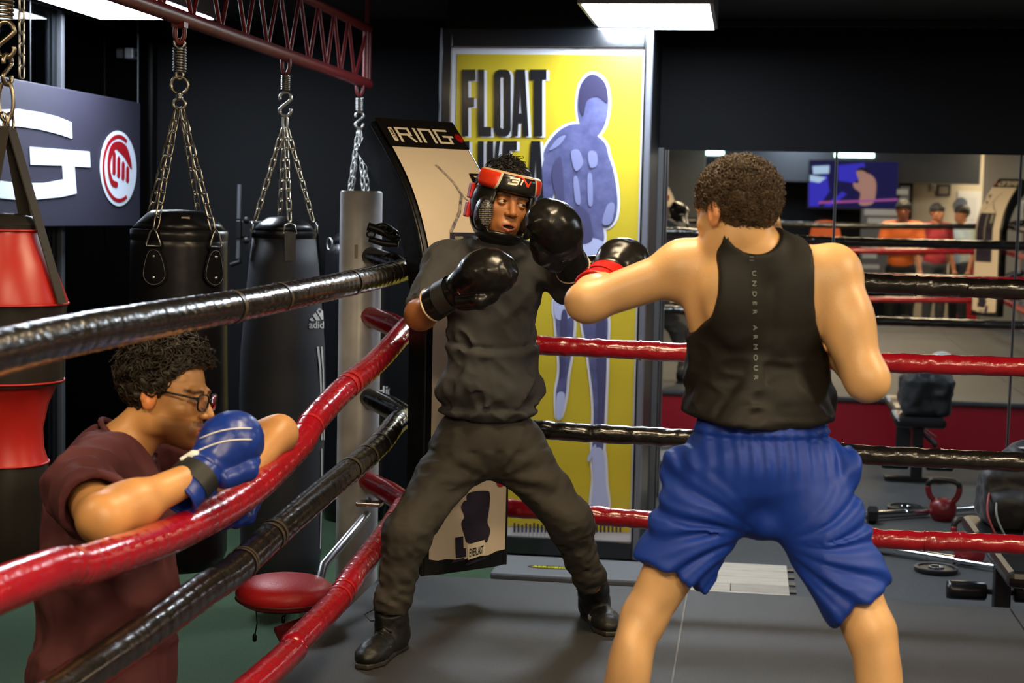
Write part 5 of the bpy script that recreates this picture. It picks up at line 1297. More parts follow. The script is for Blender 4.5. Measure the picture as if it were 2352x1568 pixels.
# ------------------------------------------------------------------ boxing gloves
def make_glove(wrist, tip, back, side, m_mitt, m_cuff, m_trim, label, s=1.0, m_strap=None, thumb_out=0.0, group=None, cl=0.085):
    wrist = np.array(wrist, float); Y = nrm(np.array(tip) - wrist); Z = np.array(back, float); Z = nrm(Z - Y * (Z @ Y)); X = np.cross(Y, Z) * side
    G = np.stack([X, Y, Z], 1)
    t = thing('boxing_glove', tuple(wrist), label, 'boxing glove', group)
    def mitt(p):
        q = (p - wrist) @ G / s
        d = cone(q, (0, 0.035, 0), (0, 0.10, 0.006), 0.048, 0.058)
        d = smin(d, ell(q, (0, 0.125, 0.004), (0.066, 0.075, 0.056)), 0.03)
        d = smin(d, ell(q, (0, 0.150, -0.026), (0.060, 0.052, 0.044)), 0.02)
        d = smin(d, ell(q, (-0.006, 0.085, -0.030), (0.050, 0.05, 0.034)), 0.02)
        th = cone(q, (0.046, 0.030, -0.014), (0.066 + thumb_out, 0.088, -0.026), 0.024, 0.0245)
        th = smin(th, cone(q, (0.066 + thumb_out, 0.088, -0.026), (0.056 + thumb_out, 0.122, -0.036), 0.0245, 0.020), 0.01)
        d = smin(d, th, 0.007)
        d = d + 0.0014 * vnoise(q * 60, 5) + 0.0022 * vnoise(q * np.array((70, 26, 70)), 6) * np.clip(-q[:, 2] * 30, 0, 1)
        d = smax(d, 0.012 - q[:, 1], 0.008)
        return d * s
    def cuff(p):
        q = (p - wrist) @ G / s
        d = cone(q, (0, -cl, 0), (0, 0.045, 0), 0.052, 0.047, ((0, 0, 1), 1.12))
        d = smax(d, -cone(q, (0, -0.15, 0), (0, 0.0, 0), 0.043, 0.036, ((0, 0, 1), 1.12)), 0.004)
        d = smax(d, -(cl - 0.007) - q[:, 1], 0.004); d = smax(d, q[:, 1] - 0.050, 0.006)
        return (d + 0.0015 * vnoise(q * 55, 9)) * s
    lo = wrist - 0.24 * s; hi = wrist + 0.24 * s
    lo = np.minimum(wrist - 0.1 * s, wrist + Y * 0.2 * s - 0.1 * s); hi = np.maximum(wrist + 0.1 * s, wrist + Y * 0.2 * s + 0.1 * s)
    v, f_ = sdf_mesh(mitt, lo, hi, 0.0045); o = np_mesh('mitt', v, f_, m_mitt, t); bm = bvh_of(v, f_)
    lo = np.minimum(wrist - Y * 0.09 * s, wrist + Y * 0.06 * s) - 0.075 * s; hi = np.maximum(wrist - Y * 0.09 * s, wrist + Y * 0.06 * s) + 0.075 * s
    v, f_ = sdf_mesh(cuff, lo, hi, 0.0045); np_mesh('cuff', v, f_, m_cuff, t); bc_ = bvh_of(v, f_)
    def loc(x, y, z): return wrist + G @ (np.array((x, y, z)) * s)
    for yy, r1 in ((-(cl - 0.006), 0.050), (0.046, 0.049)):
        MB().tube([loc(r1 * math.cos(a), yy, r1 / 1.12 * math.sin(a)) for a in np.linspace(0, 2 * math.pi, 28, endpoint=False)], 0.0034 * s, 6, closed=True).build('trim', m_trim, t, smooth='all')
    if m_strap:
        pts = [loc(0.0535 * math.cos(a), -0.02, 0.0535 / 1.12 * math.sin(a)) for a in np.linspace(-0.3, 3.6, 24)]
        mb = MB(); vv = []
        for p_, a in zip(pts, np.linspace(-0.3, 3.6, 24)):
            for w in (-0.022, 0.022): vv.append(loc(0.0535 * math.cos(a), -0.02 + w, 0.0535 / 1.12 * math.sin(a)))
        mb.add(vv, [(2 * i, 2 * i + 2, 2 * i + 3, 2 * i + 1) for i in range(23)]); mb.build('strap', m_strap, t, smooth='all')
    return t, bm, bc_, G
M_gblk = mat('glove_black', (0.006, 0.0055, 0.005), 0.26, bump=(45, 0.06))
M_gtrim = mat('glove_trim', lin((205, 180, 150)), 0.5)
M_gblue = mat('glove_blue', lin((22, 52, 140)), 0.34, bump=(40, 0.08))
M_gred = mat('glove_red', lin((190, 26, 20)), 0.32)

# ================================================================== boxer in the dark hoodie
J = {k: P(*v) for k, v in dict(head=(1156, 466, 4.80), neck=(1140, 560, 4.86), nb=(1138, 600, 4.88), chest=(1130, 665, 4.88), belly=(1128, 800, 4.90), hem=(1123, 945, 4.92),
     sL=(1022, 604, 4.84), sR=(1252, 604, 4.88), eL=(966, 722, 4.70), wL=(1040, 672, 4.54), eR=(1306, 648, 4.84), wR=(1306, 592, 4.66),
     pel=(1118, 1005, 4.94), hL=(1062, 1030, 4.93), hR=(1182, 1030, 4.95), kL=(934, 1228, 4.74), kR=(1306, 1196, 4.92), aL=(896, 1402, 4.74), aR=(1360, 1342, 5.02)).items()}
fwd = nrm(-FW * 0.93 + RT * 0.30); TB = frame(fwd, (0, 0, 1)); Wd = TB[:, 0]; Dp = TB[:, 1]
GT1, GT2 = P(1184, 588, 4.42), P(1258, 482, 4.50)
person1 = thing('person', tuple((J['aL'] + J['aR']) / 2 * np.array((1, 1, 0))), 'boxer in dark grey hoodie and joggers with black headgear, backed into the corner', 'person')
hf = nrm(-FW * 0.94 + RT * 0.33 - UP * 0.10); HF = frame(hf, UP * math.cos(0.19) + RT * math.sin(0.19)); HS = 1.0; hc_ = J['head']
def torso(p, dr=0.0):
    d = ell(p, J['chest'], (0.160 + dr, 0.112 + dr, 0.150 + dr), TB)
    d = smin(d, ell(p, J['belly'], (0.148 + dr, 0.105 + dr, 0.165 + dr), TB), 0.06)
    d = smin(d, cone(p, J['nb'] + np.array((0, 0, .02)), J['sL'], 0.055 + dr, 0.060 + dr), 0.05)
    d = smin(d, cone(p, J['nb'] + np.array((0, 0, .02)), J['sR'], 0.055 + dr, 0.060 + dr), 0.05)
    return d
def body1(p):
    d = head_at(p, hc_, HF, HS, 0.007)
    d = smin(d, cone(p, hc_ - HF[:, 2] * 0.05 - HF[:, 1] * 0.02, J['nb'], 0.050, 0.056), 0.02)
    d = smin(d, torso(p, -0.022), 0.04)
    for a, b, r0_, r1_ in (('sL', 'eL', 0.047, 0.040), ('eL', 'wL', 0.041, 0.028), ('sR', 'eR', 0.047, 0.040), ('eR', 'wR', 0.040, 0.028), ('hL', 'kL', 0.078, 0.050), ('kL', 'aL', 0.050, 0.030), ('hR', 'kR', 0.078, 0.050), ('kR', 'aR', 0.050, 0.030)):
        d = smin(d, cone(p, J[a], J[b], r0_, r1_), 0.03)
    d = smin(d, ell(p, J['eL'], (0.044, 0.044, 0.044)), 0.02)
    d = smin(d, ell(p, J['pel'], (0.140, 0.10, 0.10), TB), 0.05)
    for a, e in (('wL', GT1), ('wR', GT2)):
        u = nrm(e - J[a]); d = smin(d, cone(p, J[a], J[a] + u * 0.07, 0.028, 0.034), 0.02)
    return d
allj = np.array(list(J.values())); lo = allj.min(0) - 0.14; hi = allj.max(0) + 0.14
v, f_ = sdf_mesh(body1, lo, hi, 0.010, (hc_ - 0.135, hc_ + 0.125), 0.0023)
col = skin_colors(v, hc_, HF, HS, lin((172, 112, 66)), lin((150, 84, 70)), (0.012, 0.008, 0.006), None, 0.007)
np_mesh('body', v, f_, SKIN('skin_brown'), person1, col)
eyes(hc_, HF, HS, nrm(hf * 0.75 + RT * 0.66), person1)
M_hairblk = mat('hair_black', (0.010, 0.008, 0.007), 0.5, spec=0.4)
hl1 = [(-0.2, -0.02), (-0.02, 0.02), (0.03, 0.055), (0.2, 0.06)]
hair_cap('hair_base', hc_, HF, HS, hl1, 0.016, M_hairblk, person1, 3)
hair_curls('hair', hc_, HF, HS, lambda b: b[2] > 0.060, 900, lambda b: 0.022 + 0.012 * math.sin(b[0] * 60 + 1) + 0.006 * math.sin(b[1] * 80), 0.0070, 0.0024, M_hairblk, person1, 4, turns=(1.8, 3.0))
# hoodie
M_hood = mat('hoodie_charcoal', (0.052, 0.051, 0.052), 0.75, bump=(600, 0.15), spec=0.25)
slL = J['sL'] + (J['eL'] - J['sL']) * 0.86
def hoodie(p):
    z = p[:, 2]
    d = torso(p, 0.0)
    hem = J['hem']; d = smin(d, ell(p, hem + np.array((0, 0, 0.075)), (0.178, 0.130, 0.095), TB), 0.045)
    hb = ell(p, hem + np.array((0, 0, 0.0)), (0.166, 0.122, 0.045), TB); d = smin(d, hb, 0.025)
    sl = cone(p, J['sL'], slL, 0.068, 0.056); d = smin(d, sl, 0.035)
    q = J['eR'] + (J['wR'] - J['eR']) * 0.7
    sr = smin(cone(p, J['sR'], J['eR'], 0.070, 0.064), cone(p, J['eR'], q, 0.062, 0.052), 0.03); d = smin(d, sr, 0.03)
    # hood rolled round the neck
    nk = hc_ - HF[:, 2] * 0.115 - HF[:, 1] * 0.02; ax = nrm((J['nb'] - nk) + 1e-6); ax = np.array((0, 0, 1.0)) * 0.9 + HF[:, 2] * 0.3; ax = nrm(ax)
    r = p - (nk * 0.55 + J['nb'] * 0.45); h = r @ ax; rad = np.linalg.norm(r - np.outer(h, ax), axis=1)
    d = smin(d, np.sqrt((rad - 0.078) ** 2 + (h * 0.8) ** 2) - 0.026, 0.025)
    # creases
    u = (p - J['belly']) @ Wd; t_ = (p - J['belly'])[:, 2]
    f1 = fold_noise(p, 17, 11, Wd * 0.7 + np.array((0, 0, -0.7)), 2.6); f2 = fold_noise(p, 30, 12, Wd * 0.6 + np.array((0, 0, 0.8)), 2.5)
    d = d - 0.011 * np.clip(ridge(f1), -0.2, 1) * np.clip(0.9 - t_ * 1.5, 0.35, 1) - 0.006 * ridge(f2) + 0.008
    for (x0, y0, x1, y1, dep) in ((1040, 800, 1240, 790, 4.78),):                         # chest seam
        pass
    zs_ = (J['belly'][2] + 0.006); d = d + 0.008 * np.exp(-((p[:, 2] - zs_ - 0.02 * (u / 0.15) ** 2) / 0.007) ** 2) - 0.006 * np.exp(-((p[:, 2] - zs_ + 0.02 - 0.02 * (u / 0.15) ** 2) / 0.014) ** 2)
    zr_ = hem[2] + 0.018; d = d + 0.006 * np.exp(-((z - zr_) / 0.007) ** 2)
    d = smax(d, (hem[2] - 0.030 + 0.03 * np.abs(u / 0.17) ** 2) - z, 0.012)
    d = smax(d, -cone(p, J['nb'], hc_, 0.052, 0.075), 0.01)
    d = smax(d, -cone(p, slL, slL + (J['eL'] - slL) * 3, 0.044, 0.044), 0.006)
    return d
v, f_ = sdf_mesh(hoodie, lo, hi, 0.0075, relax=0); np_mesh('hoodie', v, f_, M_hood, person1)
# joggers
M_jog = mat('joggers_charcoal', (0.040, 0.035, 0.029), 0.7, bump=(500, 0.12), spec=0.25)
def joggers(p):
    d = ell(p, J['pel'] + np.array((0, 0, -0.01)), (0.165, 0.122, 0.125), TB)
    for s_ in 'LR':
        h, k, a = J['h' + s_], J['k' + s_], J['a' + s_]; ac = k + (a - k) * 1.0
        th = cone(p, h, k, 0.097, 0.069); sh_ = cone(p, k, ac, 0.068, 0.047)
        leg = smin(th, sh_, 0.04); leg = smin(leg, ell(p, k + (a - k) * 0.82, (0.052, 0.052, 0.04)), 0.02)
        ax = nrm(a - k); t_ = (p - ac) @ ax
        leg = smax(leg, t_ - 0.004, 0.006)
        wv = fold_noise(p, 26, 21, ax, 0.45); am = 0.006 * np.exp(-((p - (k + (ac - k) * 0.75)) ** 2).sum(1) / 0.02) + 0.003
        leg = leg - am * ridge(wv)
        d = smin(d, leg, 0.045)
    cr = J['pel'] + np.array((0, 0, -0.13)) - Dp * -0.05; r = p - cr; uu = r @ Wd; zz = r[:, 2]
    ang = np.arctan2(zz, uu + 1e-6); rad = np.sqrt(uu * uu + zz * zz)
    d = d - 0.006 * np.sin(ang * 11 + 2.5 * vnoise(p * 7, 4)) * np.exp(-((rad - 0.16) / 0.11) ** 2) * (zz < 0.10) + 0.003
    d = d - 0.004 * ridge(fold_noise(p, 20, 23, Wd, 1.0))
    return smax(d, p[:, 2] - (J['pel'][2] + 0.085), 0.01)
lo2 = np.minimum.reduce([J['aL'], J['aR'], J['pel']]) - 0.18; hi2 = np.maximum.reduce([J['aL'], J['aR'], J['pel']]) + 0.18
v, f_ = sdf_mesh(joggers, lo2, hi2, 0.0075, relax=0); np_mesh('joggers', v, f_, M_jog, person1); bj = bvh_of(v, f_)
for pts in (((1085, 960), (1090, 985), (1100, 1010)),): pass
# headgear
M_hg = mat('headgear_black', (0.007, 0.0065, 0.006), 0.24, bump=(30, 0.05))
hgt = thing('head_guard', tuple(hc_), 'black sparring head guard with red and white forehead panels', 'head guard')
Lh = lambda x, y, z: hc_ + HF @ (np.array((x, y, z)) * HS)
def shell(p):
    q = (p - hc_) @ HF / HS; m = np.stack([np.abs(q[:, 0]), q[:, 1], q[:, 2]], 1)
    d = ell(q, (0, -0.004, -0.010), (0.101, 0.112, 0.128))
    d = smin(d, ell(q, (0, 0.045, -0.092), (0.070, 0.055, 0.032)), 0.025)
    d = smax(d, -ell(q, (0, -0.008, 0.0), (0.080, 0.094, 0.115)), 0.006)
    d = smax(d, q[:, 2] - 0.078 - 0.15 * q[:, 1], 0.012)
    op = np.maximum(np.maximum(np.abs(q[:, 0]) - 0.058 + 0.1 * np.abs(q[:, 2] + 0.04), 0.02 - q[:, 1]), np.abs(q[:, 2] + 0.032) - 0.058)
    d = smax(d, -op, 0.014)
    return d * HS
v, f_ = sdf_mesh(shell, hc_ - 0.155, hc_ + 0.155, 0.004); np_mesh('shell', v, f_, M_hg, hgt)
def fore(p):
    q = (p - hc_) @ HF / HS
    d = ell(q, (0, -0.006, 0.050), (0.106, 0.128, 0.200)); d = smax(d, -ell(q, (0, -0.008, 0.04), (0.084, 0.098, 0.2)), 0.006)
    d = smax(d, np.abs(q[:, 2] - 0.058 - 0.10 * (0.1 - q[:, 1])) - 0.031, 0.022); d = smax(d, 0.012 - q[:, 1], 0.016)
    return d * HS
v, f_ = sdf_mesh(fore, hc_ - 0.16, hc_ + 0.16, 0.0032); q = (v - hc_) @ HF / HS
col = np.stack([np.abs(q[:, 0]) + 0.22 * (q[:, 2] - 0.055), q[:, 2] - 0.058 - 0.10 * (0.1 - q[:, 1]), q[:, 1]], 1)
def panel_material():
    """black pad with red end panels, pale stripes and a pale upper piping, read from the pad's own coordinates"""
    m = bpy.data.materials.new('headgear_panel'); m.use_nodes = True; nt = m.node_tree; b = nt.nodes['Principled BSDF']; b.inputs['Roughness'].default_value = 0.24
    at = nt.nodes.new('ShaderNodeAttribute'); at.attribute_name = 'tint'; sp_ = nt.nodes.new('ShaderNodeSeparateColor'); nt.links.new(at.outputs['Color'], sp_.inputs[0])
    cur = None; base = (0.012, 0.011, 0.011)
    for ch, th, c_ in (('Red', 0.057, lin((190, 182, 160))), ('Red', 0.063, lin((205, 52, 28))), ('Green', 0.0235, lin((190, 160, 128)))):
        g_ = nt.nodes.new('ShaderNodeMath'); g_.operation = 'GREATER_THAN'; g_.inputs[1].default_value = th; nt.links.new(sp_.outputs[ch], g_.inputs[0])
        mx = nt.nodes.new('ShaderNodeMix'); mx.data_type = 'RGBA'; nt.links.new(g_.outputs[0], mx.inputs['Factor'])
        if cur is None: mx.inputs['A'].default_value = (*base, 1)
        else: nt.links.new(cur, mx.inputs['A'])
        mx.inputs['B'].default_value = (*c_, 1); cur = mx.outputs['Result']
    nt.links.new(cur, b.inputs['Base Color']); return m
np_mesh('forehead_pad', v, f_, panel_material(), hgt, col); bf = bvh_of(v, f_)
M_perf = mat('perforated_black', (0.014, 0.013, 0.012), 0.26, bump=(300, 0.12, 0))
for sx in (-1, 1):
    cpos = Lh(sx * 0.070, 0.062, -0.042)
    def cheek(p):
        q = (p - hc_) @ HF / HS
        return smax(ell(q, (sx * 0.073, 0.052, -0.044), (0.027, 0.046, 0.054)), -ell(q, (0, 0.02, -0.035), (0.058, 0.064, 0.09)), 0.006) * HS
    v, f_ = sdf_mesh(cheek, cpos - 0.085, cpos + 0.085, 0.004); np_mesh('cheek_pad', v, f_, M_perf, hgt)
    if sx == (1 if HF[:, 0] @ RT < 0 else -1):
        mb = MB(); bch = bvh_of(v, f_)
        for i in range(15):
            for j in range(15):
                x_, y_ = 1096 + i * 2.8 + (0.8 if j % 2 else 0), 460 + j * 4.3
                p_ = cast(bch, x_, y_, 0.0006)
                if p_ is None or ((x_ - 1118) / 17) ** 2 + ((y_ - 490) / 31) ** 2 > 1: continue
                e = 0.0011; mb.add([p_ - RT * e - UP * e * 1.2, p_ + RT * e - UP * e * 1.2, p_ + RT * e + UP * e * 1.2, p_ - RT * e + UP * e * 1.2], [(0, 1, 2, 3)])
        if mb.v: o = mb.build('mesh_dots', mat('mesh_dots', (0.16, 0.14, 0.11), 0.4), hgt); o['kind'] = 'stuff'
for k_ in range(2):
    a = Lh(-0.099 if HF[:, 0] @ RT > 0 else 0.099, -0.03, 0.018 - k_ * 0.058); MB().obox(a, (HF[:, 0], HF[:, 1], HF[:, 2]), (0.007, 0.016, 0.024)).build('red_panel', mat('headgear_red', lin((185, 22, 22)), 0.4), hgt, bevel=0.004)
M_lw = mat('logo_cream', lin((225, 215, 195)), 0.4)
sc_z = 270 / 1512.0
Z = lambda pts: [(1080 + x * sc_z, 340 + y * sc_z) for x, y in pts]
decal_polys('logo_digit', bf, [Z([(520, 370), (645, 385), (640, 410), (510, 395)]), Z([(545, 412), (632, 420), (622, 445), (535, 438)]), Z([(490, 440), (612, 455), (600, 482), (482, 464)]), Z([(632, 392), (648, 400), (615, 475), (600, 470)])], M_lw, hgt, 0.0015, 5)
decal_polys('logo_stroke', bf, [Z([(672, 410), (690, 412), (664, 478), (642, 474)])], M_lw, hgt, 0.0015, 5)
decal_polys('logo_swoosh', bf, [Z([(560, 362), (640, 362), (700, 390), (725, 430), (748, 470), (778, 432), (792, 434), (748, 514), (728, 500), (700, 430), (672, 395), (620, 372)])], mat('logo_red', lin((205, 52, 28)), 0.4), hgt, 0.0018, 5)
# gloves of the hooded boxer
g1 = make_glove(J['wL'], GT1, UP * 0.75 - FW * 0.65 - RT * 0.2, 1, M_gblk, M_gblk, M_gtrim, 'black boxing glove held across the chest of the hooded boxer', 1.06, mat('glove_strap', (0.02, 0.019, 0.018), 0.5))
g2 = make_glove(J['wR'], GT2, RT * 0.55 + UP * 0.3 - FW * 0.75, -1, M_gblk, M_gblk, M_gtrim, 'black boxing glove raised beside the face of the hooded boxer', 1.12, None, cl=0.050)
# shoes
M_shoe = mat('shoe_black', (0.007, 0.0065, 0.006), 0.5, bump=(60, 0.2))
M_sole = mat('shoe_sole', (0.030, 0.026, 0.020), 0.5)
M_swt = mat('shoe_mark', (0.45, 0.43, 0.40), 0.5)
def make_shoe(heel, toe, ankle, label, high=0.09):
    heel = np.array(heel, float); toe = np.array(toe, float); z0 = min(heel[2], toe[2]); heel[2] = toe[2] = 0.0
    Y = nrm(toe - heel); X = np.cross(Y, (0, 0, 1.0)); L_ = np.linalg.norm(toe - heel)
    t = thing('boxing_shoe', (heel[0], heel[1], 0.0), label, 'shoe')
    Zz = np.array((0, 0, 1.0)); A = np.array(ankle, float)
    def up_(p):
        q = p - heel; y = q @ Y; x = q @ X; z = p[:, 2]; qq = np.stack([x, y, z], 1)
        d = ell(qq, (0, 0.05, 0.045), (0.040, 0.062, 0.055)); d = smin(d, ell(qq, (0, L_ * 0.52, 0.036), (0.040, 0.085, 0.040)), 0.04); d = smin(d, ell(qq, (0, L_ - 0.062, 0.030), (0.046, 0.066, 0.032)), 0.035)
        aq = np.array(((A - heel) @ X, (A - heel) @ Y, A[2])); d = smin(d, cone(qq, (0, 0.055, 0.05), aq * 0.5 + np.array((0, 0.055, 0.05)) * 0.5 + np.array((0, 0, 0.02)), 0.042, 0.046), 0.03)
        d = smin(d, cone(qq, (0, 0.055, 0.06), aq + np.array((0, 0, 0.02)), 0.042, 0.045), 0.03)
        d = smax(d, (qq - aq) @ nrm(aq - np.array((0, 0.05, 0.04))) - 0.004, 0.006)
        d = d + 0.0018 * vnoise(p * 60, 3)
        return smax(d, 0.014 - z, 0.004)
    def so_(p):
        q = p - heel; y = q @ Y; x = q @ X; z = p[:, 2]
        w = np.interp(y, [-0.02, 0.02, 0.1, L_ * 0.5, L_ - 0.06, L_], [0.02, 0.038, 0.034, 0.037, 0.047, 0.022])
        d = np.maximum(np.abs(x) - w, np.maximum(-y - 0.012, y - L_ - 0.004)); return smax(d, np.maximum(z - 0.017, 0.0005 - z), 0.003)
    c0 = (heel + toe) / 2; lo = np.minimum(c0 - 0.22, A - 0.08); hi = np.maximum(c0 + 0.22, A + 0.08); lo[2] = -0.02
    v, f_ = sdf_mesh(up_, lo, hi, 0.005); np_mesh('upper', v, f_, M_shoe, t)
    v, f_ = sdf_mesh(so_, lo, hi, 0.005); np_mesh('sole', v, f_, M_sole, t)
    W = lambda x, y, z: heel + X * x + Y * y + Zz * z
    for k in range(5):
        y = 0.10 + k * 0.022; z = 0.100 - k * 0.012
        MB().tube([W(-0.026, y, z - 0.012), W(0, y + 0.004, z + 0.004), W(0.026, y, z - 0.012)], 0.0022, 6).build('lace', M_shoe, t, smooth='all')
    MB().tube([W(0.0, 0.095, 0.115), W(0.05, 0.09, 0.13), W(0.075, 0.10, 0.115), W(0.05, 0.11, 0.10), W(0.005, 0.10, 0.108)], 0.0018, 6).build('lace_loop', M_shoe, t, smooth='all')
    MB().obox(W(0.043, L_ * 0.62, 0.035), (X, Y, Zz), (0.004, 0.02, 0.008)).build('side_mark', M_swt, t, bevel=0.003)
    return t
he1 = onZ(905, 1492, 0); to1 = onZ(832, 1538, 0); dd = nrm(to1 - he1); make_shoe(to1 - dd * 0.275, to1, J['aL'], 'black boxing shoe of the hooded boxer beside the red bottom rope')
to2 = onZ(1405, 1462, 0); he2 = onZ(1340, 1398, 0); dd = nrm(to2 - he2); make_shoe(to2 - dd * 0.275, to2, J['aR'], 'black boxing shoe of the hooded boxer near the bare leg of the other boxer')

# ================================================================== boxer in blue shorts, seen from behind
K = {k: P(*v) for k, v in dict(head=(1690, 489, 3.56), nk=(1716, 545, 3.56), nb=(1728, 590, 3.58), chest=(1738, 690, 3.62), mid=(1740, 830, 3.64), waist=(1742, 950, 3.64), pel=(1748, 1060, 3.64),
     sL=(1568, 618, 3.62), sR=(1905, 636, 3.58), eL=(1352, 694, 3.62), wL=(1392, 640, 3.86), eR=(1992, 872, 3.52), wR=(1880, 760, 3.80),
     hL=(1655, 1100, 3.64), hR=(1840, 1105, 3.62), kL=(1478, 1420, 3.62), kR=(2000, 1450, 3.50), aL=(1392, 1690, 3.70), aR=(2030, 1745, 3.55)).items()}
K['aL'] = onZ(1375, 1748, 0.09); K['aR'] = onZ(2042, 1790, 0.09)
fwd2 = nrm(FW * np.array((1, 1, 0)) - RT * 0.12); TB2 = frame(fwd2, (0, 0, 1)); W2 = TB2[:, 0]; D2 = TB2[:, 1]
person2 = thing('person', tuple((K['aL'] + K['aR']) / 2 * np.array((1, 1, 0))), 'boxer seen from behind in black tank top and blue shorts, punching', 'person')
h2 = nrm(FW * 0.80 - RT * 0.60 - UP * 0.05); HF2 = frame(h2, UP + RT * 0.02); HS2 = 1.0; hc2 = K['head']
def tors2(p, dr=0.0):
    d = ell(p, K['chest'], (0.170 + dr, 0.105 + dr, 0.150 + dr), TB2)
    d = smin(d, ell(p, K['mid'], (0.150 + dr, 0.098 + dr, 0.150 + dr), TB2), 0.06)
    d = smin(d, ell(p, K['waist'], (0.142 + dr, 0.100 + dr, 0.11 + dr), TB2), 0.05)
    d = smin(d, cone(p, K['nb'], K['sL'] + np.array((0, 0, -.005)), 0.050 + dr, 0.058 + dr), 0.05); d = smin(d, cone(p, K['nb'], K['sR'] + np.array((0, 0, -.005)), 0.050 + dr, 0.060 + dr), 0.05)
    return d
def back2(p, dr=0.0):
    b = tors2(p, dr)
    b = smin(b, ell(p, K['chest'] - D2 * 0.080 - W2 * 0.080 + np.array((0, 0, 0.015)), (0.060 + dr, 0.035 + dr, 0.085 + dr), TB2), 0.04)   # shoulder blades
    b = smin(b, ell(p, K['chest'] - D2 * 0.080 + W2 * 0.085 + np.array((0, 0, 0.010)), (0.060 + dr, 0.035 + dr, 0.085 + dr), TB2), 0.04)
    b = b + 0.005 * np.exp(-(((p - K['chest']) @ W2) / 0.016) ** 2) * ((p - K['chest']) @ D2 < 0)
    return b
def body2(p, arms=True):
    d = head_at(p, hc2, HF2, HS2) if arms else np.full(len(p), 9.0)
    d = smin(d, cone(p, K['head'] - HF2[:, 2] * 0.05 - HF2[:, 1] * 0.02, K['nb'], 0.054, 0.066), 0.025)
    b = back2(p)
    d = smin(d, b, 0.035)
    for a, c_, r0_, r1_ in ((('sL', 'eL', 0.054, 0.044), ('eL', 'wL', 0.044, 0.030), ('sR', 'eR', 0.058, 0.045), ('eR', 'wR', 0.046, 0.031)) if arms else ()) + (('hL', 'kL', 0.085, 0.050), ('kL', 'aL', 0.047, 0.034), ('hR', 'kR', 0.088, 0.054), ('kR', 'aR', 0.049, 0.034)):
        d = smin(d, cone(p, K[a], K[c_], r0_, r1_), 0.028)
    d = smin(d, ell(p, K['sR'] + W2 * 0.008, (0.066, 0.062, 0.075), TB2), 0.03); d = smin(d, ell(p, K['sL'] - W2 * 0.0, (0.060, 0.060, 0.066), TB2), 0.03)
    if not arms: return smin(d, ell(p, K['pel'], (0.150, 0.115, 0.11), TB2), 0.05)
    m = K['sR'] * 0.52 + K['eR'] * 0.48; d = smin(d, ell(p, m + W2 * 0.006, (0.054, 0.056, 0.085)), 0.03)
    m = K['eL'] * 0.72 + K['wL'] * 0.28; d = smin(d, ell(p, m, (0.046, 0.05, 0.046)), 0.03)
    d = smin(d, ell(p, K['eL'] - RT * 0.012, (0.040, 0.036, 0.036)), 0.02)
    for s_ in 'LR':
        m = K['k' + s_] * 0.66 + K['a' + s_] * 0.34; d = smin(d, ell(p, m - D2 * 0.022, (0.046, 0.050, 0.105)), 0.03)
        d = smin(d, ell(p, K['a' + s_] + D2 * 0.07 + np.array((0, 0, -0.055)), (0.040, 0.11, 0.032), TB2), 0.03)
        u = nrm(K['w' + s_] - K['e' + s_]); d = smin(d, ell(p, K['w' + s_] + u * 0.06, (0.04, 0.04, 0.04)), 0.02)
    d = smin(d, ell(p, K['pel'], (0.150, 0.115, 0.11), TB2), 0.05)
    return smax(d, 0.002 - p[:, 2], 0.004)
al = np.array(list(K.values())); lo = al.min(0) - 0.15; hi = al.max(0) + 0.15; lo[2] = -0.03
v, f_ = sdf_mesh(body2, lo, hi, 0.0085, (hc2 - 0.13, hc2 + 0.13), 0.004)
col = skin_colors(v, hc2, HF2, HS2, lin((222, 176, 122)), lin((180, 110, 95)), (0.03, 0.016, 0.008))
np_mesh('body', v, f_, SKIN('skin_tan'), person2, col)
eyes(hc2, HF2, HS2, h2, person2)
M_hairbr = mat('hair_brown', (0.095, 0.058, 0.028), 0.45, spec=0.4, var=(60, (0.036, 0.021, 0.011), 0.2))
hl2 = [(-0.2, -0.078), (-0.06, -0.075), (-0.035, -0.055), (-0.018, 0.0), (0.01, 0.000), (0.03, 0.012), (0.2, 0.022)]
hair_cap('hair_base', hc2, HF2, HS2, hl2, 0.007, M_hairbr, person2, 6, bump=0.005)
hair_curls('hair', hc2, HF2, HS2, lambda b: b[2] > hairline(b[1], hl2) + 0.004, 2800, lambda b: 0.006 + 0.012 * np.clip((b[2] + 0.06) / 0.12, 0, 1), 0.0046, 0.0016, M_hairbr, person2, 7)
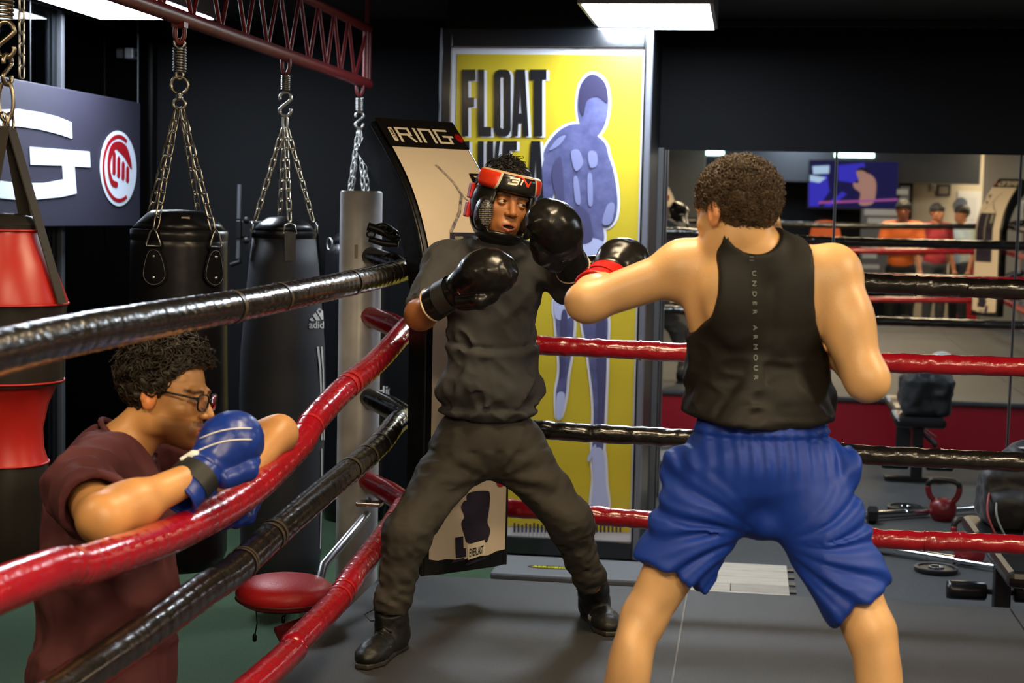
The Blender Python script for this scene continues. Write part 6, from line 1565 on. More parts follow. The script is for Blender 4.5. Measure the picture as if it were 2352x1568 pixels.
# tank top: the torso a little larger, with neck and arm holes cut by solids
M_tank = mat('tank_black', (0.0085, 0.0068, 0.0052), 0.6, bump=(700, 0.12), spec=0.35)
def tank(p):
    d = body2(p, False) - 0.009
    d = smax(d, p[:, 2] - (K['nb'][2] + 0.075), 0.004)
    d = smin(d, ell(p, K['waist'] + np.array((0, 0, -0.01)), (0.166, 0.120, 0.085), TB2), 0.05)
    r = p - K['mid']; u = r @ W2; z = r[:, 2]
    a1 = fold_noise(p, 13, 31, W2 * 0.75 + np.array((0, 0, 0.65)), 3.0); a2 = fold_noise(p, 16, 32, W2 * 0.75 - np.array((0, 0, 0.65)), 3.0)
    amp = np.clip(0.10 - z, 0.015, 0.20) / 0.20
    wl = np.clip(0.5 - u * 5, 0, 1)
    d = d - 0.022 * amp * np.clip(ridge(a1) * wl + ridge(a2) * (1 - wl), 0, 1) - 0.006 * amp * np.clip(ridge(fold_noise(p, 30, 33, W2, 2.0)), 0, 1)
    # arm holes
    for s_, sg_ in (('L', -1), ('R', 1)):
        sh = K['s' + s_]; q = (p - (K['chest'] * np.array((1, 1, 0)) + np.array((0, 0, 1)) * sh[2])) @ TB2
        xx = sg_ * q[:, 0] - (0.016 if s_ == 'L' else -0.006)
        edge = np.interp(q[:, 2], [-0.26, -0.21, -0.185, -0.14, -0.10, -0.05, 0.0, 0.06], [0.45, 0.22, 0.178, 0.134, 0.113, 0.104, 0.102, 0.104])
        d = smax(d, xx - edge, 0.006)
    d = smax(d, np.abs((p - K['chest']) @ W2 + 0.004) - 0.200, 0.006)
    # neck scoop
    nb = K['nb']; q = (p - nb) @ TB2
    d = smax(d, -ell(q, (-0.016, -0.02, 0.068), (0.070, 0.15, 0.066)), 0.006)
    hem = K['waist'][2] - 0.024 + 0.02 * np.abs(u / 0.16) ** 2
    return smax(d, hem - p[:, 2], 0.01)
lo3 = np.minimum(K['pel'], np.minimum(K['sL'], K['sR'])) - 0.16; hi3 = np.maximum(K['pel'], np.maximum(K['sL'], K['sR'])) + 0.16; lo3[2] = K['waist'][2] - 0.10
v, f_ = sdf_mesh(tank, lo3, hi3, 0.006, relax=0); np_mesh('tank_top', v, f_, M_tank, person2); bt2 = bvh_of(v, f_)
tv, tf = text_mesh('UNDER ARMOUR', 1.0, 0.0, 2.1); tv = tv[:, :2]; tv = tv - tv.min(0); tv = tv / tv.max(0)
decal('back_lettering', bt2, [(1728 + y * 9 + 4 * x, 622 + x * 250) for x, y in tv], tf, mat('print_grey_green', (0.22, 0.27, 0.24), 0.5), person2, 0.004)
decal_polys('neck_mark', bt2, [[(1721, 580 + k * 8), (1731, 580 + k * 8), (1732, 584 + k * 8), (1722, 584 + k * 8)] for k in range(3)], mat('neck_mark_grey', (0.05, 0.05, 0.048), 0.5), person2, 0.004)
# shorts
M_short = mat('shorts_blue', lin((20, 57, 153)), 0.5, bump=(900, 0.15), spec=0.35)
HML = [onY(1466, 1268, 3.6), None]
def shorts(p):
    d = ell(p, K['pel'], (0.176, 0.140, 0.125), TB2)
    d = smin(d, ell(p, K['pel'] + np.array((0, 0, 0.082)), (0.158, 0.124, 0.066), TB2), 0.02)
    for s_, sg_ in (('L', -1), ('R', 1)):
        h, k = K['h' + s_], K['k' + s_]; e = h + (k - h) * (0.62 if s_ == 'L' else 0.79)
        lg = cone(p, h, e, 0.110, 0.096 if s_ == 'L' else 0.088); ax = nrm(e - h)
        cutn = nrm(ax * 0.97 + W2 * (0.05 if s_ == 'L' else 0.22))
        lg = smax(lg, (p - e) @ cutn - 0.022, 0.008)
        d = smin(d, lg, 0.035)
    d = smin(d, ell(p, K['pel'] + np.array((0, 0, -0.135)), (0.045, 0.10, 0.050), TB2), 0.035)
    d = smin(d, ell(p, P(1548, 1072, 3.66), (0.03, 0.06, 0.045), TB2), 0.02); d = smin(d, ell(p, P(1946, 1078, 3.60), (0.026, 0.06, 0.06), TB2), 0.02)
    cr = K['pel'] + np.array((0, 0, -0.175)); r = p - cr; uu = r @ W2; zz = r[:, 2]; rad = np.sqrt(uu * uu + zz * zz); ang = np.arctan2(zz, np.abs(uu) + 1e-6)
    wob = 1.4 * vnoise(p * 6, 41)
    ph_ = ang * 19 + wob * 1.5 + np.sign(uu) * 0.7 + rad * 16 * (ang < 0.2); d = d - (0.0058 * np.sin(ph_) + 0.0026 * np.sin(2.1 * ph_ + 1)) * np.clip((rad - 0.04) / 0.10, 0, 1) * np.clip((1.0 - ang) * 2.0, 0, 1)
    gat = np.clip((zz - 0.10) / 0.08, 0, 1) * np.clip((0.30 - zz) / 0.06, 0, 1)
    d = d - 0.0032 * np.sin(uu * 200 + 2 * vnoise(p * 9, 42)) * gat * (0.35 + 0.65 * np.exp(-(zz - 0.22) ** 2 / 0.004))
    d = d - 0.004 * ridge(fold_noise(p, 16, 44, W2, 1.8)) + 0.003
    zt_ = K['pel'][2] + 0.100
    for zz_ in (zt_ - 0.012, zt_ - 0.034): d = d + 0.0045 * np.exp(-((p[:, 2] - zz_) / 0.004) ** 2)
    return smax(d, p[:, 2] - zt_, 0.006)
lo4 = np.minimum.reduce([K['kL'], K['kR'], K['pel']]) - 0.16; hi4 = np.maximum.reduce([K['kL'], K['kR'], K['pel']]) + 0.2
v, f_ = sdf_mesh(shorts, lo4, hi4, 0.0055, relax=0); np_mesh('shorts', v, f_, M_short, person2)
# gloves of the punching boxer
make_glove(K['wL'], P(1452, 586, 4.02), UP * 0.9 - FW * 0.3, 1, M_gblk, M_gred, M_gred, 'black and red glove thrown by the boxer in blue shorts', 1.0, M_gred)
make_glove(K['wR'], P(1800, 690, 3.98), UP * 0.6 + RT * 0.6, -1, M_gblk, M_gred, M_gred, 'black and red glove kept in front of the tank top', 0.95, M_gred)
for s_, lb in (('L', 'black boxing shoe under the left leg of the boxer in blue shorts'), ('R', 'black boxing shoe under the right leg of the boxer in blue shorts')):
    a = K['a' + s_]; make_shoe((a - D2 * 0.06) * np.array((1, 1, 0)), (a + D2 * 0.21) * np.array((1, 1, 0)), a + np.array((0, 0, 0.06)), lb)

# ================================================================== man in maroon leaning on the rope
Q = {k: P(*v) for k, v in dict(head=(384, 905, 3.72), nk=(318, 1000, 3.74), nb=(268, 1042, 3.72), chest=(252, 1185, 3.66), belly=(252, 1370, 3.62), hip=(236, 1560, 3.60),
     sR=(186, 1116, 3.40), sL=(330, 1070, 4.00), eR=(236, 1192, 3.12), wR=(455, 1090, 3.36), eL=(640, 996, 4.00), wL=(560, 1090, 3.80)).items()}
fw3 = nrm(RT * 0.95 + FW * 0.30); TB3 = frame(fw3 * np.array((1, 1, 0)), (0, 0, 1)); W3 = TB3[:, 0]; D3 = TB3[:, 1]
Q['hR'] = Q['hip'] + W3 * 0.09 + np.array((0, 0, -.02)); Q['hL'] = Q['hip'] - W3 * 0.09 + np.array((0, 0, -.02))
for s_, sg_ in (('R', 1), ('L', -1)):
    Q['k' + s_] = Q['h' + s_] - D3 * 0.06 + W3 * 0.05 * sg_; Q['k' + s_][2] = Z_GYM + 0.065
    Q['a' + s_] = Q['k' + s_] - D3 * 0.36; Q['a' + s_][2] = Z_GYM + 0.05
person3 = thing('person', (Q['hip'][0], Q['hip'][1], Z_GYM), 'man in glasses and maroon t-shirt leaning on the red rope', 'person')
h3 = nrm(RT * 0.96 - FW * 0.16 - UP * 0.16); HF3 = frame(h3, UP + RT * 0.16); HS3 = 1.04; hc3 = Q['head']
def tors3(p, dr=0.0):
    d = ell(p, Q['chest'], (0.185 + dr, 0.140 + dr, 0.17 + dr), TB3)
    d = smin(d, ell(p, Q['belly'], (0.165 + dr, 0.155 + dr, 0.18 + dr), TB3), 0.07)
    d = smin(d, ell(p, Q['hip'], (0.160 + dr, 0.158 + dr, 0.14 + dr), TB3), 0.06)
    d = smin(d, cone(p, Q['nb'], Q['sR'], 0.058 + dr, 0.062 + dr), 0.06); d = smin(d, cone(p, Q['nb'], Q['sL'], 0.058 + dr, 0.062 + dr), 0.06)
    return d
def body3(p):
    d = head_at(p, hc3, HF3, HS3)
    d = smin(d, cone(p, hc3 - HF3[:, 2] * 0.055 - HF3[:, 1] * 0.025, Q['nb'], 0.054, 0.064), 0.025)
    d = smin(d, tors3(p, -0.02), 0.04)
    for a, c_, r0_, r1_ in (('sR', 'eR', 0.052, 0.046), ('eR', 'wR', 0.047, 0.032), ('sL', 'eL', 0.050, 0.044), ('eL', 'wL', 0.044, 0.032), ('hR', 'kR', 0.08, 0.06), ('kR', 'aR', 0.055, 0.038), ('hL', 'kL', 0.08, 0.06), ('kL', 'aL', 0.055, 0.038)):
        d = smin(d, cone(p, Q[a], Q[c_], r0_, r1_), 0.03)
    m = Q['eR'] * 0.7 + Q['wR'] * 0.3; d = smin(d, ell(p, m, (0.05, 0.05, 0.046)), 0.04)
    for a, e in (('wL', 'eL'), ('wR', 'eR')): u = nrm(Q[a] - Q[e]); d = smin(d, ell(p, Q[a] + u * 0.06, (0.04, 0.04, 0.04)), 0.02)
    return smax(d, Z_GYM + 0.004 - p[:, 2], 0.004)
al = np.array(list(Q.values())); lo = al.min(0) - 0.16; hi = al.max(0) + 0.16; lo[2] = Z_GYM - 0.03
v, f_ = sdf_mesh(body3, lo, hi, 0.010, (hc3 - 0.135, hc3 + 0.135), 0.0027)
col = skin_colors(v, hc3, HF3, HS3, lin((216, 158, 98)), lin((170, 100, 82)), (0.014, 0.009, 0.006), (0.40, 0.35, 0.34))
np_mesh('body', v, f_, SKIN('skin_olive'), person3, col)
eyes(hc3, HF3, HS3, nrm(h3 * 0.9 + RT * 0.2), person3)
M_hairdk = mat('hair_dark', (0.030, 0.021, 0.012), 0.5, spec=0.4, var=(50, (0.012, 0.008, 0.005), 0.2))
hl3 = [(-0.2, -0.085), (-0.06, -0.080), (-0.035, -0.05), (-0.02, 0.0), (0.012, -0.01), (0.022, 0.03), (0.05, 0.060), (0.075, 0.075), (0.2, 0.08)]
hair_cap('hair_base', hc3, HF3, HS3, hl3, 0.012, M_hairdk, person3, 8, bump=0.010, xthick=lambda q: 0.004 + 0.018 * np.clip((q[:, 2] + 0.06) / 0.12, 0, 1))
hair_curls('hair', hc3, HF3, HS3, lambda b: b[2] > hairline(b[1], hl3) + 0.012, 1000, lambda b: 0.008 + 0.032 * np.clip((b[2] + 0.02) / 0.10, 0, 1), 0.0135, 0.0034, M_hairdk, person3, 9, turns=(0.8, 1.6))
M_shirt = mat('shirt_maroon', lin((88, 46, 50)), 0.8, bump=(700, 0.12), spec=0.25)
slR = Q['sR'] + (Q['eR'] - Q['sR']) * 0.62; slL3 = Q['sL'] + (Q['eL'] - Q['sL']) * 0.5
def shirt(p):
    d = tors3(p, 0.004)
    d = smin(d, cone(p, Q['sR'], slR, 0.066, 0.070), 0.045); d = smin(d, cone(p, Q['sL'], slL3, 0.066, 0.070), 0.035)
    a1 = fold_noise(p, 13, 51, W3 * -0.2 + D3 * 0.8 + np.array((0, 0, -0.3)), 3.0); a2 = fold_noise(p, 22, 52, np.array((0, 0, 1.0)), 3.0)
    d = d - 0.014 * np.clip(ridge(a1), -0.2, 1) - 0.007 * ridge(a2) + 0.006
    ax = nrm(Q['eR'] - Q['sR']); d = smax(d, np.where(cone(p, Q['sR'], Q['eR'], 0.13, 0.13) < 0, (p - slR) @ ax - 0.02, -1), 0.004)
    ax2 = nrm(Q['eL'] - Q['sL']); d = smax(d, np.where(cone(p, Q['sL'], Q['eL'], 0.12, 0.12) < 0, (p - slL3) @ ax2 - 0.02, -1), 0.004)
    d = smax(d, -cone(p, slR, Q['eR'], 0.060, 0.060), 0.005)
    n_ = nrm(hc3 - Q['nb']); q = (p - Q['nb']) @ n_
    d = smax(d, -cone(p, Q['nb'] + n_ * 0.045, hc3 + n_ * 0.05, 0.078, 0.14), 0.008)
    return smax(d, (Q['hip'][2] - 0.10) - p[:, 2], 0.01)
lo5 = np.minimum.reduce([Q[k] for k in ('sR', 'sL', 'hip', 'eR', 'eL')]) - 0.2; hi5 = np.maximum.reduce([Q[k] for k in ('sR', 'sL', 'hip', 'eR', 'eL')]) + 0.16
v, f_ = sdf_mesh(shirt, lo5, hi5, 0.0075, relax=0); np_mesh('t_shirt', v, f_, M_shirt, person3)
nk = Q['nb'] + nrm(hc3 - Q['nb']) * 0.040; ax = nrm(hc3 - Q['nb']); e1 = nrm(np.cross(ax, W3)); e2 = np.cross(ax, e1)
MB().tube([nk + (math.cos(a) * e1 + math.sin(a) * e2) * 0.079 for a in np.linspace(0, 2 * math.pi, 32, endpoint=False)], 0.007, 8, closed=True).build('collar', M_shirt, person3, smooth='all')
def short3(p):
    d = ell(p, Q['hip'] + np.array((0, 0, -0.04)), (0.165, 0.135, 0.12), TB3)
    for s_ in 'LR': d = smin(d, cone(p, Q['h' + s_], Q['h' + s_] * 0.25 + Q['k' + s_] * 0.75, 0.10, 0.085), 0.04)
    return smax(d - 0.004 * vnoise(p * 20, 5), p[:, 2] - Q['hip'][2] + 0.05, 0.01)
lo6 = np.minimum.reduce([Q['kL'], Q['kR'], Q['hip']]) - 0.2; hi6 = np.maximum.reduce([Q['kL'], Q['kR'], Q['hip']]) + 0.2
v, f_ = sdf_mesh(short3, lo6, hi6, 0.012, relax=0); np_mesh('shorts', v, f_, mat('shorts_black', (0.012, 0.012, 0.013), 0.7), person3)
# glasses
gt = thing('eyeglasses', tuple(hc3 + HF3 @ np.array((0, 0.1, 0))), 'dark framed eyeglasses worn by the man in maroon', 'glasses')
G3 = lambda x, y, z: hc3 + HF3 @ (np.array((x, y, z)) * HS3)
M_gf = mat('glasses_frame', (0.010, 0.010, 0.014), 0.25)
m = bpy.data.materials.new('lens'); m.use_nodes = True; b_ = m.node_tree.nodes['Principled BSDF']; b_.inputs['Base Color'].default_value = (0.95, 0.95, 1, 1); b_.inputs['Transmission Weight'].default_value = 1.0; b_.inputs['Roughness'].default_value = 0.02; b_.inputs['IOR'].default_value = 1.1; M_lens = m
for sx in (-1, 1):
    rim = [(sx * (0.033 + 0.0245 * math.copysign(abs(math.cos(a)) ** 0.6, math.cos(a))), 0.103 - 0.006 * (1 + math.cos(a)) * 0.5, 0.0 + 0.0185 * math.copysign(abs(math.sin(a)) ** 0.6, math.sin(a)) - 0.003) for a in np.linspace(0, 2 * math.pi, 28, endpoint=False)]
    MB().tube([G3(*r_) for r_ in rim], 0.0024, 6, closed=True).build('rim', M_gf, gt, smooth='all')
    mb = MB(); mb.add([G3(*r_) for r_ in rim] + [G3(r_[0], r_[1] + 0.0006, r_[2]) for r_ in rim], [tuple(range(28)), tuple(range(55, 27, -1))]); mb.build('lens', M_lens, gt)
    MB().tube([G3(sx * 0.058, 0.096, 0.006), G3(sx * 0.074, 0.075, 0.008), G3(sx * 0.080, 0.02, 0.010), G3(sx * 0.081, -0.008, 0.010), G3(sx * 0.079, -0.028, -0.008)], [0.0034, 0.0030, 0.0026, 0.0024, 0.0022], 6).build('temple', M_gf, gt, smooth='all')
MB().tube([G3(-0.010, 0.103, 0.003), G3(0, 0.106, 0.006), G3(0.010, 0.103, 0.003)], 0.0022, 6).build('bridge', M_gf, gt, smooth='all')
# blue gloves
gA = make_glove(Q['wR'] + 0.0, P(580, 962, 3.50), UP * 0.6 - FW * 0.75, 1, M_gblue, M_gblue, M_gblue, 'blue boxing glove held against the mouth of the man in maroon', 0.98, mat('glove_strap_black', (0.012, 0.012, 0.012), 0.5))
for k_ in range(2):
    ln = [(448 + t_ * 130 , 1012 + k_ * 26 - 28 * t_ - 10 * math.sin(t_ * 3.1)) for t_ in np.linspace(0, 1, 14)]
    pts = [cast(gA[1], x, y, 0.001) for x, y in ln]; pts = [p_ for p_ in pts if p_ is not None]
    if len(pts) > 3: MB().tube(pts, 0.0018, 5).build('stripe', M_white, gA[0], smooth='all')
decal_polys('cuff_logo', gA[2], [[(412, 1052), (440, 1034), (470, 1028), (472, 1040), (446, 1046), (420, 1066)]], M_white, gA[0], 0.002)
make_glove(P(572, 1112, 3.92), P(490, 1172, 3.80), -FW * 0.7 + UP * 0.3, -1, M_gblue, M_gblue, M_gblue, 'blue boxing glove hanging just under the red rope', 0.85)
# ================================================================== what the mirrors show: the room behind the camera
YN = -6.0
def RM(px, py, Y): return refl(px, py, 1, Y)
xc = RM(2092, 500, YN + 0.3)[0]
struct(MB().box((-3.6, YN - 0.2, Z_GYM), (8.2, YN, Z_CEIL)), 'wall_near', M_cream)
struct(MB().box((RM(1617, 400, -5.6)[0], -6.0, Z_GYM), (xc, -5.6, Z_CEIL)), 'wall_panel_dark', M_wall)
a, b = RM(1617, 424, -5.2), RM(2250, 424, -5.2)
struct(MB().box((a[0], -5.6, b[2]), (b[0], -5.2, Z_CEIL)), 'trim_7', mat('bulkhead_navy', (0.018, 0.022, 0.030), 0.7))
struct(MB().box((-3.3, -5.0, Z_GYM), (RM(1617, 500, -5.0)[0], -4.7, Z_CEIL)), 'wall_partition', M_greywall)
a, b = RM(2262, 500, -3.6), RM(2345, 500, -3.6)
struct(MB().box((a[0], -3.9, Z_GYM), (b[0] + 0.3, -3.6, Z_CEIL)), 'wall_pillar', M_greywall)
# screen
YT = -4.95
def T2(px, py): q = RM(px, py, YT); return q[0], q[2]
tv = thing('television', (T2(1960, 474)[0], YT, T2(1960, 474)[1]), 'wall television showing a boxing match in blue light, seen in the mirror', 'television')
x0, z0 = T2(1857, 476); x1, z1 = T2(2064, 372)
MB().box((x0 - 0.02, YT - 0.06, z0 - 0.02), (x1 + 0.02, YT, z1 + 0.02)).build('housing', M_black, tv, bevel=0.005)
MB().box((x0, YT, z0), (x1, YT + 0.004, z1)).build('screen', emission('screen_dark', (0.012, 0.010, 0.05), 1.0), tv)
def scr(name, polys, c, st, lift):
    mb = MB()
    for poly in polys: mb.prism([T2(*p_) for p_ in poly], (0, YT + lift, 0), (-1, 0, 0) if False else (1, 0, 0), (0, 0, 1), -0.0008)
    return mb.build(name, emission('screen_' + name, c, st), tv)
scr('blue_stage', [[(1858, 420), (1900, 400), (1905, 440), (1880, 474), (1858, 474)], [(1925, 380), (1985, 374), (1990, 400), (1960, 420), (1925, 415)], [(1890, 474), (1935, 440), (1945, 446), (1910, 474)]], (0.05, 0.04, 0.55), 0.7, 0.006)
scr('logo_glow', [[(1866, 382), (1905, 380), (1904, 398), (1868, 400)], [(1860, 402), (1898, 408), (1882, 420), (1860, 416)]], (0.45, 0.6, 0.8), 0.8, 0.008)
scr('boxer_skin', [smooth_poly([(1972, 402), (1992, 398), (2010, 412), (2012, 440), (2004, 468), (1974, 470), (1976, 444), (1962, 432), (1960, 420), (1972, 420)], 4), smooth_poly([(1967, 394), (1978, 388), (1990, 396), (1984, 408), (1972, 410)], 4)], (0.50, 0.26, 0.20), 0.6, 0.008)
scr('boxer_hair', [smooth_poly([(1966, 392), (1978, 384), (1992, 388), (1994, 398), (1980, 392)], 4)], (0.01, 0.008, 0.01), 1, 0.010)
scr('screen_rope', [[(1880, 463), (2062, 456), (2062, 461), (1880, 468)]], (0.35, 0.08, 0.28), 0.8, 0.010)
# dark banner
YB = -4.6
def B2(px, py): q = RM(px, py, YB); return q[0], q[2]
bn = thing('wall_banner', (B2(2030, 640)[0], YB, B2(2030, 640)[1]), 'dark slate standing banner with pale printed lines, seen in the mirror', 'banner')
x0, z0 = B2(1972, 650); x1, z1 = B2(2088, 482); xm = B2(2066, 500)[0]
MB().box((x0, YB - 0.03, z0), (x1, YB, z1)).box((xm, YB - 0.03, z1), (x1, YB, B2(2088, 428)[1])).build('panel', mat('banner_slate', (0.06, 0.065, 0.085), 0.6), bn)
mb = MB()
for px, py, w, h in ((2060, 435, 26, 12), (2064, 456, 20, 12), (1985, 482, 90, 12), (1992, 502, 74, 10), (1978, 560, 44, 9), (1980, 584, 34, 9), (1980, 608, 40, 9)):
    a, b = B2(px, py + h), B2(px + w, py); mb.box((a[0], YB + 0.001, a[1]), (b[0], YB + 0.004, b[1]))
o = mb.build('printed_lines', mat('banner_print', (0.30, 0.33, 0.38), 0.6), bn); o['kind'] = 'stuff'
# framed pictures and a white board on the cream wall
for i, (px0, px1, py0, py1, c, lb) in enumerate(((2150, 2184, 424, 450, (0.03, 0.03, 0.03), 'small dark framed picture high on the cream wall'), (2136, 2149, 422, 438, (0.7, 0.68, 0.64), 'small white note pinned on the cream wall'), (2196, 2254, 440, 520, (0.62, 0.63, 0.66), 'white poster board with round grey mark on the cream wall'))):
    a, b = RM(px0, py1, YN + 0.02), RM(px1, py0, YN + 0.02)
    t = thing('wall_picture', (a[0], YN, a[2]), lb, 'picture')
    MB().box((a[0], YN, a[2]), (b[0], YN + 0.02, b[2])).build('frame', mat('picture_%d' % i, c, 0.5), t, bevel=0.004)
    m_ = 0.18; MB().box((a[0] + (b[0] - a[0]) * m_, YN + 0.02, a[2] + (b[2] - a[2]) * m_), (b[0] - (b[0] - a[0]) * m_, YN + 0.024, b[2] - (b[2] - a[2]) * m_)).build('print', mat('picture_print_%d' % i, (0.3, 0.27, 0.25) if i < 2 else (0.55, 0.56, 0.6), 0.5), t)
    if i == 2:
        cc = RM(2207, 468, YN + 0.03); MB().lathe(cc, [(0.01, 0), (0.09, 0), (0.09, 0.004)], 24, axis=(0, 1, 0)).build('round_mark', mat('mark_grey', (0.08, 0.1, 0.16), 0.5), t)
# orange chair, red crate, blue bag
c = RM(1893, 600, -3.4); c[2] = Z_GYM
M_or = mat('orange_plastic', (0.62, 0.11, 0.02), 0.45)
ch = thing('orange_chair', tuple(c), 'orange plastic chair behind the near ropes, seen in the mirror', 'chair')
zb0 = RM(1893, 572, -3.4)[2]; zt1 = RM(1893, 508, -3.4)[2]; hwid = (RM(1925, 540, -3.4)[0] - RM(1860, 540, -3.4)[0]) / 2
MB().prism(smooth_poly([(-hwid, zb0), (-hwid, zt1 - .1), (-hwid * .6, zt1), (hwid * .6, zt1), (hwid, zt1 - .1), (hwid, zb0)], 5), (c[0], c[1] + 0.02, 0), (1, 0, 0), (0, 0, 1), 0.02).build('backrest', M_or, ch)
MB().box((c[0] - hwid, c[1] - 0.42, zb0 - 0.05), (c[0] + hwid, c[1], zb0 - 0.02)).build('seat', M_or, ch, bevel=0.01)
for sx in (-1, 1):
    for dy in (-0.4, -0.02): MB().tube([(c[0] + sx * hwid * .9, c[1] + dy, zb0 - 0.05), (c[0] + sx * hwid * .95, c[1] + dy, Z_GYM)], 0.014, 8).build('leg', M_steel, ch, smooth=True)
c = RM(2228, 600, -5.2); t = thing('red_crate', (c[0], c[1], Z_GYM), 'tall red locker box near the cream wall, seen in the mirror', 'box')
MB().box((c[0] - 0.22, c[1] - 0.3, Z_GYM), (c[0] + 0.22, c[1], RM(2228, 575, -5.2)[2])).build('body', mat('crate_red', (0.45, 0.01, 0.02), 0.4), t, bevel=0.01)
MB().box((c[0] - 0.2, c[1], Z_GYM + 0.04), (c[0] + 0.2, c[1] + 0.012, RM(2228, 580, -5.2)[2])).build('door', mat('crate_red_door', (0.5, 0.015, 0.02), 0.4), t, bevel=0.004)
MB().box((c[0] + 0.12, c[1] + 0.012, 0.2), (c[0] + 0.14, c[1] + 0.03, 0.32)).build('handle', M_steel, t)

def standing(x, y, face, H, shirt, pants, skin, hairc, label, crossed=False, red=None):
    """small standing figure: one body mesh, shirt, trousers and hair as children"""
    f3 = nrm((math.cos(face), math.sin(face), 0)); T = frame(f3, (0, 0, 1)); k = H / 1.75; B0 = np.array((x, y, Z_GYM))
    L = lambda a, b, c_: B0 + T @ (np.array((a, b, c_)) * k)
    Fr = T; hc_ = L(0, 0.02, 1.63)
    sh = {s_: L(s_ * 0.185, 0, 1.42) for s_ in (-1, 1)}
    if crossed: el = {s_: L(s_ * 0.25, 0.10, 1.13) for s_ in (-1, 1)}; wr = {s_: L(-s_ * 0.10, 0.23, 1.16 + 0.03 * s_) for s_ in (-1, 1)}
    else: el = {s_: L(s_ * 0.26, -0.02, 1.12) for s_ in (-1, 1)}; wr = {s_: L(s_ * 0.27, 0.06, 0.88) for s_ in (-1, 1)}
    hp = {s_: L(s_ * 0.09, 0, 0.92) for s_ in (-1, 1)}; kn = {s_: L(s_ * 0.10, 0.03, 0.50) for s_ in (-1, 1)}; an = {s_: L(s_ * 0.11, 0, 0.08) for s_ in (-1, 1)}
    t = thing('person', tuple(B0), label, 'person')
    def tor(p, dr): return smin(smin(ell(p, L(0, 0, 1.27), np.array((.175, .115, .20)) * k + dr, T), ell(p, L(0, 0, 1.02), np.array((.155, .115, .17)) * k + dr, T), .06), smin(cone(p, L(0, 0, 1.46), sh[-1], .055 * k + dr, .06 * k + dr), cone(p, L(0, 0, 1.46), sh[1], .055 * k + dr, .06 * k + dr), .02), .05)
    def body(p):
        d = head_at(p, hc_, Fr, k); d = smin(d, cone(p, L(0, 0, 1.56), L(0, 0, 1.44), .052 * k, .06 * k), .02); d = smin(d, tor(p, -0.02), .04)
        for s_ in (-1, 1):
            for a, b, r0_, r1_ in ((sh[s_], el[s_], .05, .042), (el[s_], wr[s_], .042, .03), (hp[s_], kn[s_], .08, .056), (kn[s_], an[s_], .056, .04)): d = smin(d, cone(p, a, b, r0_ * k, r1_ * k), .03)
            d = smin(d, ell(p, wr[s_] + nrm(wr[s_] - el[s_]) * .06, (.04 * k,) * 3), .02); d = smin(d, ell(p, an[s_] + T @ np.array((0, .06, -.045)), (.042 * k, .12 * k, .035 * k), T), .03)
        return smax(d, Z_GYM + 0.003 - p[:, 2], .003)
    lo = B0 + np.array((-.42, -.42, -.02)); hi = B0 + np.array((.42, .42, 1.9 * k))
    v, f_ = sdf_mesh(body, lo, hi, 0.02, (hc_ - .13, hc_ + .13), 0.008, relax=1); np_mesh('body', v, f_, SKIN('skin_tan'), t, skin_colors(v, hc_, Fr, k, skin, (.3, .12, .1), (.01, .008, .006)))
    def shirt_(p):
        d = tor(p, .012)
        for s_ in (-1, 1): e = sh[s_] * .35 + el[s_] * .65; d = smin(d, cone(p, sh[s_], e, .072 * k, .07 * k), .03)
        d = smax(d, -cone(p, L(0, 0, 1.48), L(0, 0, 1.7), .06, .1), .01); return smax(d - .004 * vnoise(p * 18, 4), L(0, 0, .88)[2] - p[:, 2], .01)
    v, f_ = sdf_mesh(shirt_, lo, hi, 0.018, relax=0); np_mesh('shirt', v, f_, mat('shirt_%.2f_%.2f_%.2f' % shirt, shirt, .7), t)
    def pant_(p):
        d = ell(p, L(0, 0, .93), np.array((.165, .125, .11)) * k, T)
        for s_ in (-1, 1): d = smin(d, smin(cone(p, hp[s_], kn[s_], .095 * k, .075 * k), cone(p, kn[s_], an[s_] * .8 + kn[s_] * .2, .072 * k, .06 * k), .03), .03)
        return smax(d - .004 * vnoise(p * 18, 5), p[:, 2] - L(0, 0, 1.0)[2], .01)
    v, f_ = sdf_mesh(pant_, lo, hi, 0.02, relax=0); np_mesh('trousers', v, f_, mat('pants_%.2f_%.2f_%.2f' % pants, pants, .7), t)
    hair_cap('hair', hc_, Fr, k, hl2, 0.016, mat('hair_far_%.2f' % hairc[0], hairc, .6), t, 5, h=0.010)
    return t
q = RM(2068, 640, -2.5); standing(q[0], q[1], math.radians(95), 1.76, (0.75, 0.15, 0.02), (0.012, 0.012, 0.013), lin((170, 110, 80)), (0.012, 0.01, 0.008), 'man in orange t-shirt with crossed arms beyond the near ropes, seen in the mirror', True)
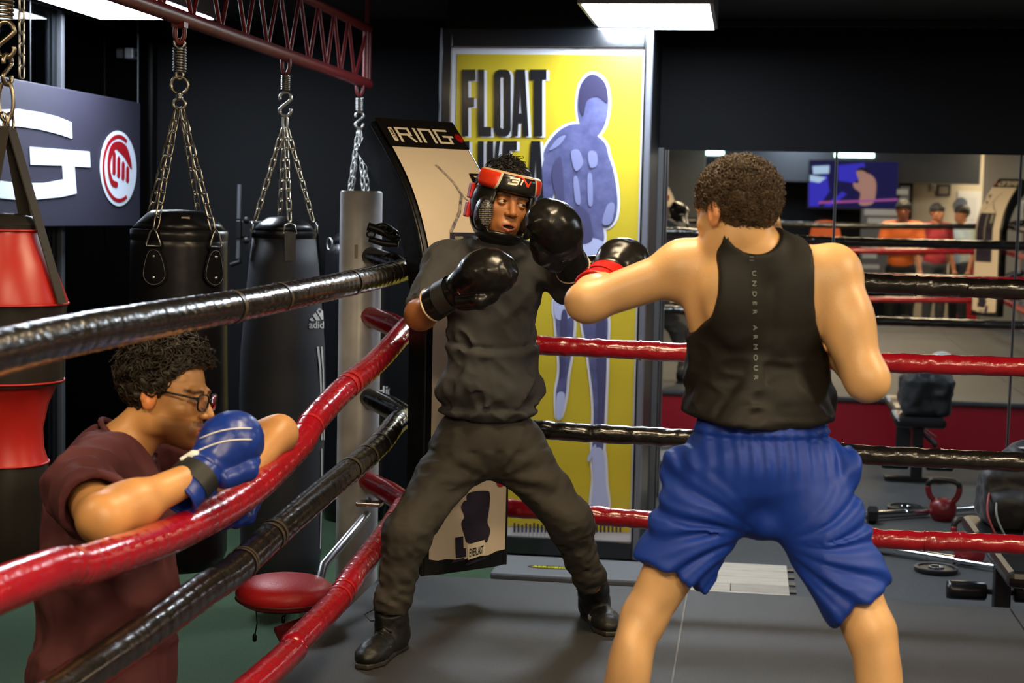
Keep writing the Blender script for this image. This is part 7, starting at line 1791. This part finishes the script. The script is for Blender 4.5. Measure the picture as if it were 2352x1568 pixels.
q = RM(2146, 600, -3.9); standing(q[0], q[1], math.radians(60), 1.72, (0.42, 0.03, 0.04), (0.05, 0.05, 0.055), lin((190, 130, 95)), (0.015, 0.012, 0.01), 'person in dark red shirt near the cream wall, seen in the mirror')
q = RM(2206, 600, -4.4); standing(q[0], q[1], math.radians(150), 1.70, (0.55, 0.66, 0.68), (0.02, 0.022, 0.03), lin((190, 130, 95)), (0.012, 0.01, 0.01), 'person in pale grey t-shirt near the cream wall, seen in the mirror')
c = RM(2075, 750, -2.0); bz = thing('duffel_bag', (c[0], c[1], Z_GYM), 'blue duffel bag on the turf at the feet of the man in orange', 'bag')
cc = np.array((c[0], c[1], Z_GYM + 0.16))
v, f_ = sdf_mesh(lambda p: np.maximum(ell(p, cc, (0.30, 0.16, 0.17)) + 0.012 * vnoise(p * 12, 7), Z_GYM + 0.002 - p[:, 2]), cc - (0.36, 0.22, 0.2), cc + (0.36, 0.22, 0.24), 0.015); np_mesh('body', v, f_, mat('duffel_blue', (0.02, 0.045, 0.13), 0.6), bz)
MB().tube(list(spline([cc + (-0.14, 0.10, 0.12), cc + (-0.08, 0.14, 0.22), cc + (0.08, 0.14, 0.22), cc + (0.14, 0.10, 0.12)], 16)), 0.012, 8).build('handle', M_black, bz, smooth='all')
# two hanging tube lights near the far wall
for px0, px1, py, lb in ((1622, 1663, 352, 'short cool tube light hanging near the grey partition, seen in the mirror'), (1917, 2008, 357, 'long cool tube light hanging above the television, seen in the mirror')):
    a, b = RM(px0, py, -4.3), RM(px1, py, -4.3); t = thing('tube_lamp', tuple((a + b) / 2), lb, 'tube light')
    z = (a[2] + b[2]) / 2; y = -4.3
    MB().tube([(a[0], y, z), (b[0], y, z)], 0.028, 12).build('tube', emission('glow_tube', (0.62, 1.0, 0.88), 6), t, smooth=True)
    MB().box((a[0] - 0.02, y - 0.04, z + 0.03), (b[0] + 0.02, y + 0.04, z + 0.06)).build('housing', M_fix, t, bevel=0.004)
    for x in (a[0] + 0.05, b[0] - 0.05): MB().tube([(x, y, z + 0.06), (x, y, Z_CEIL)], 0.004, 6).build('wire', M_black, t)
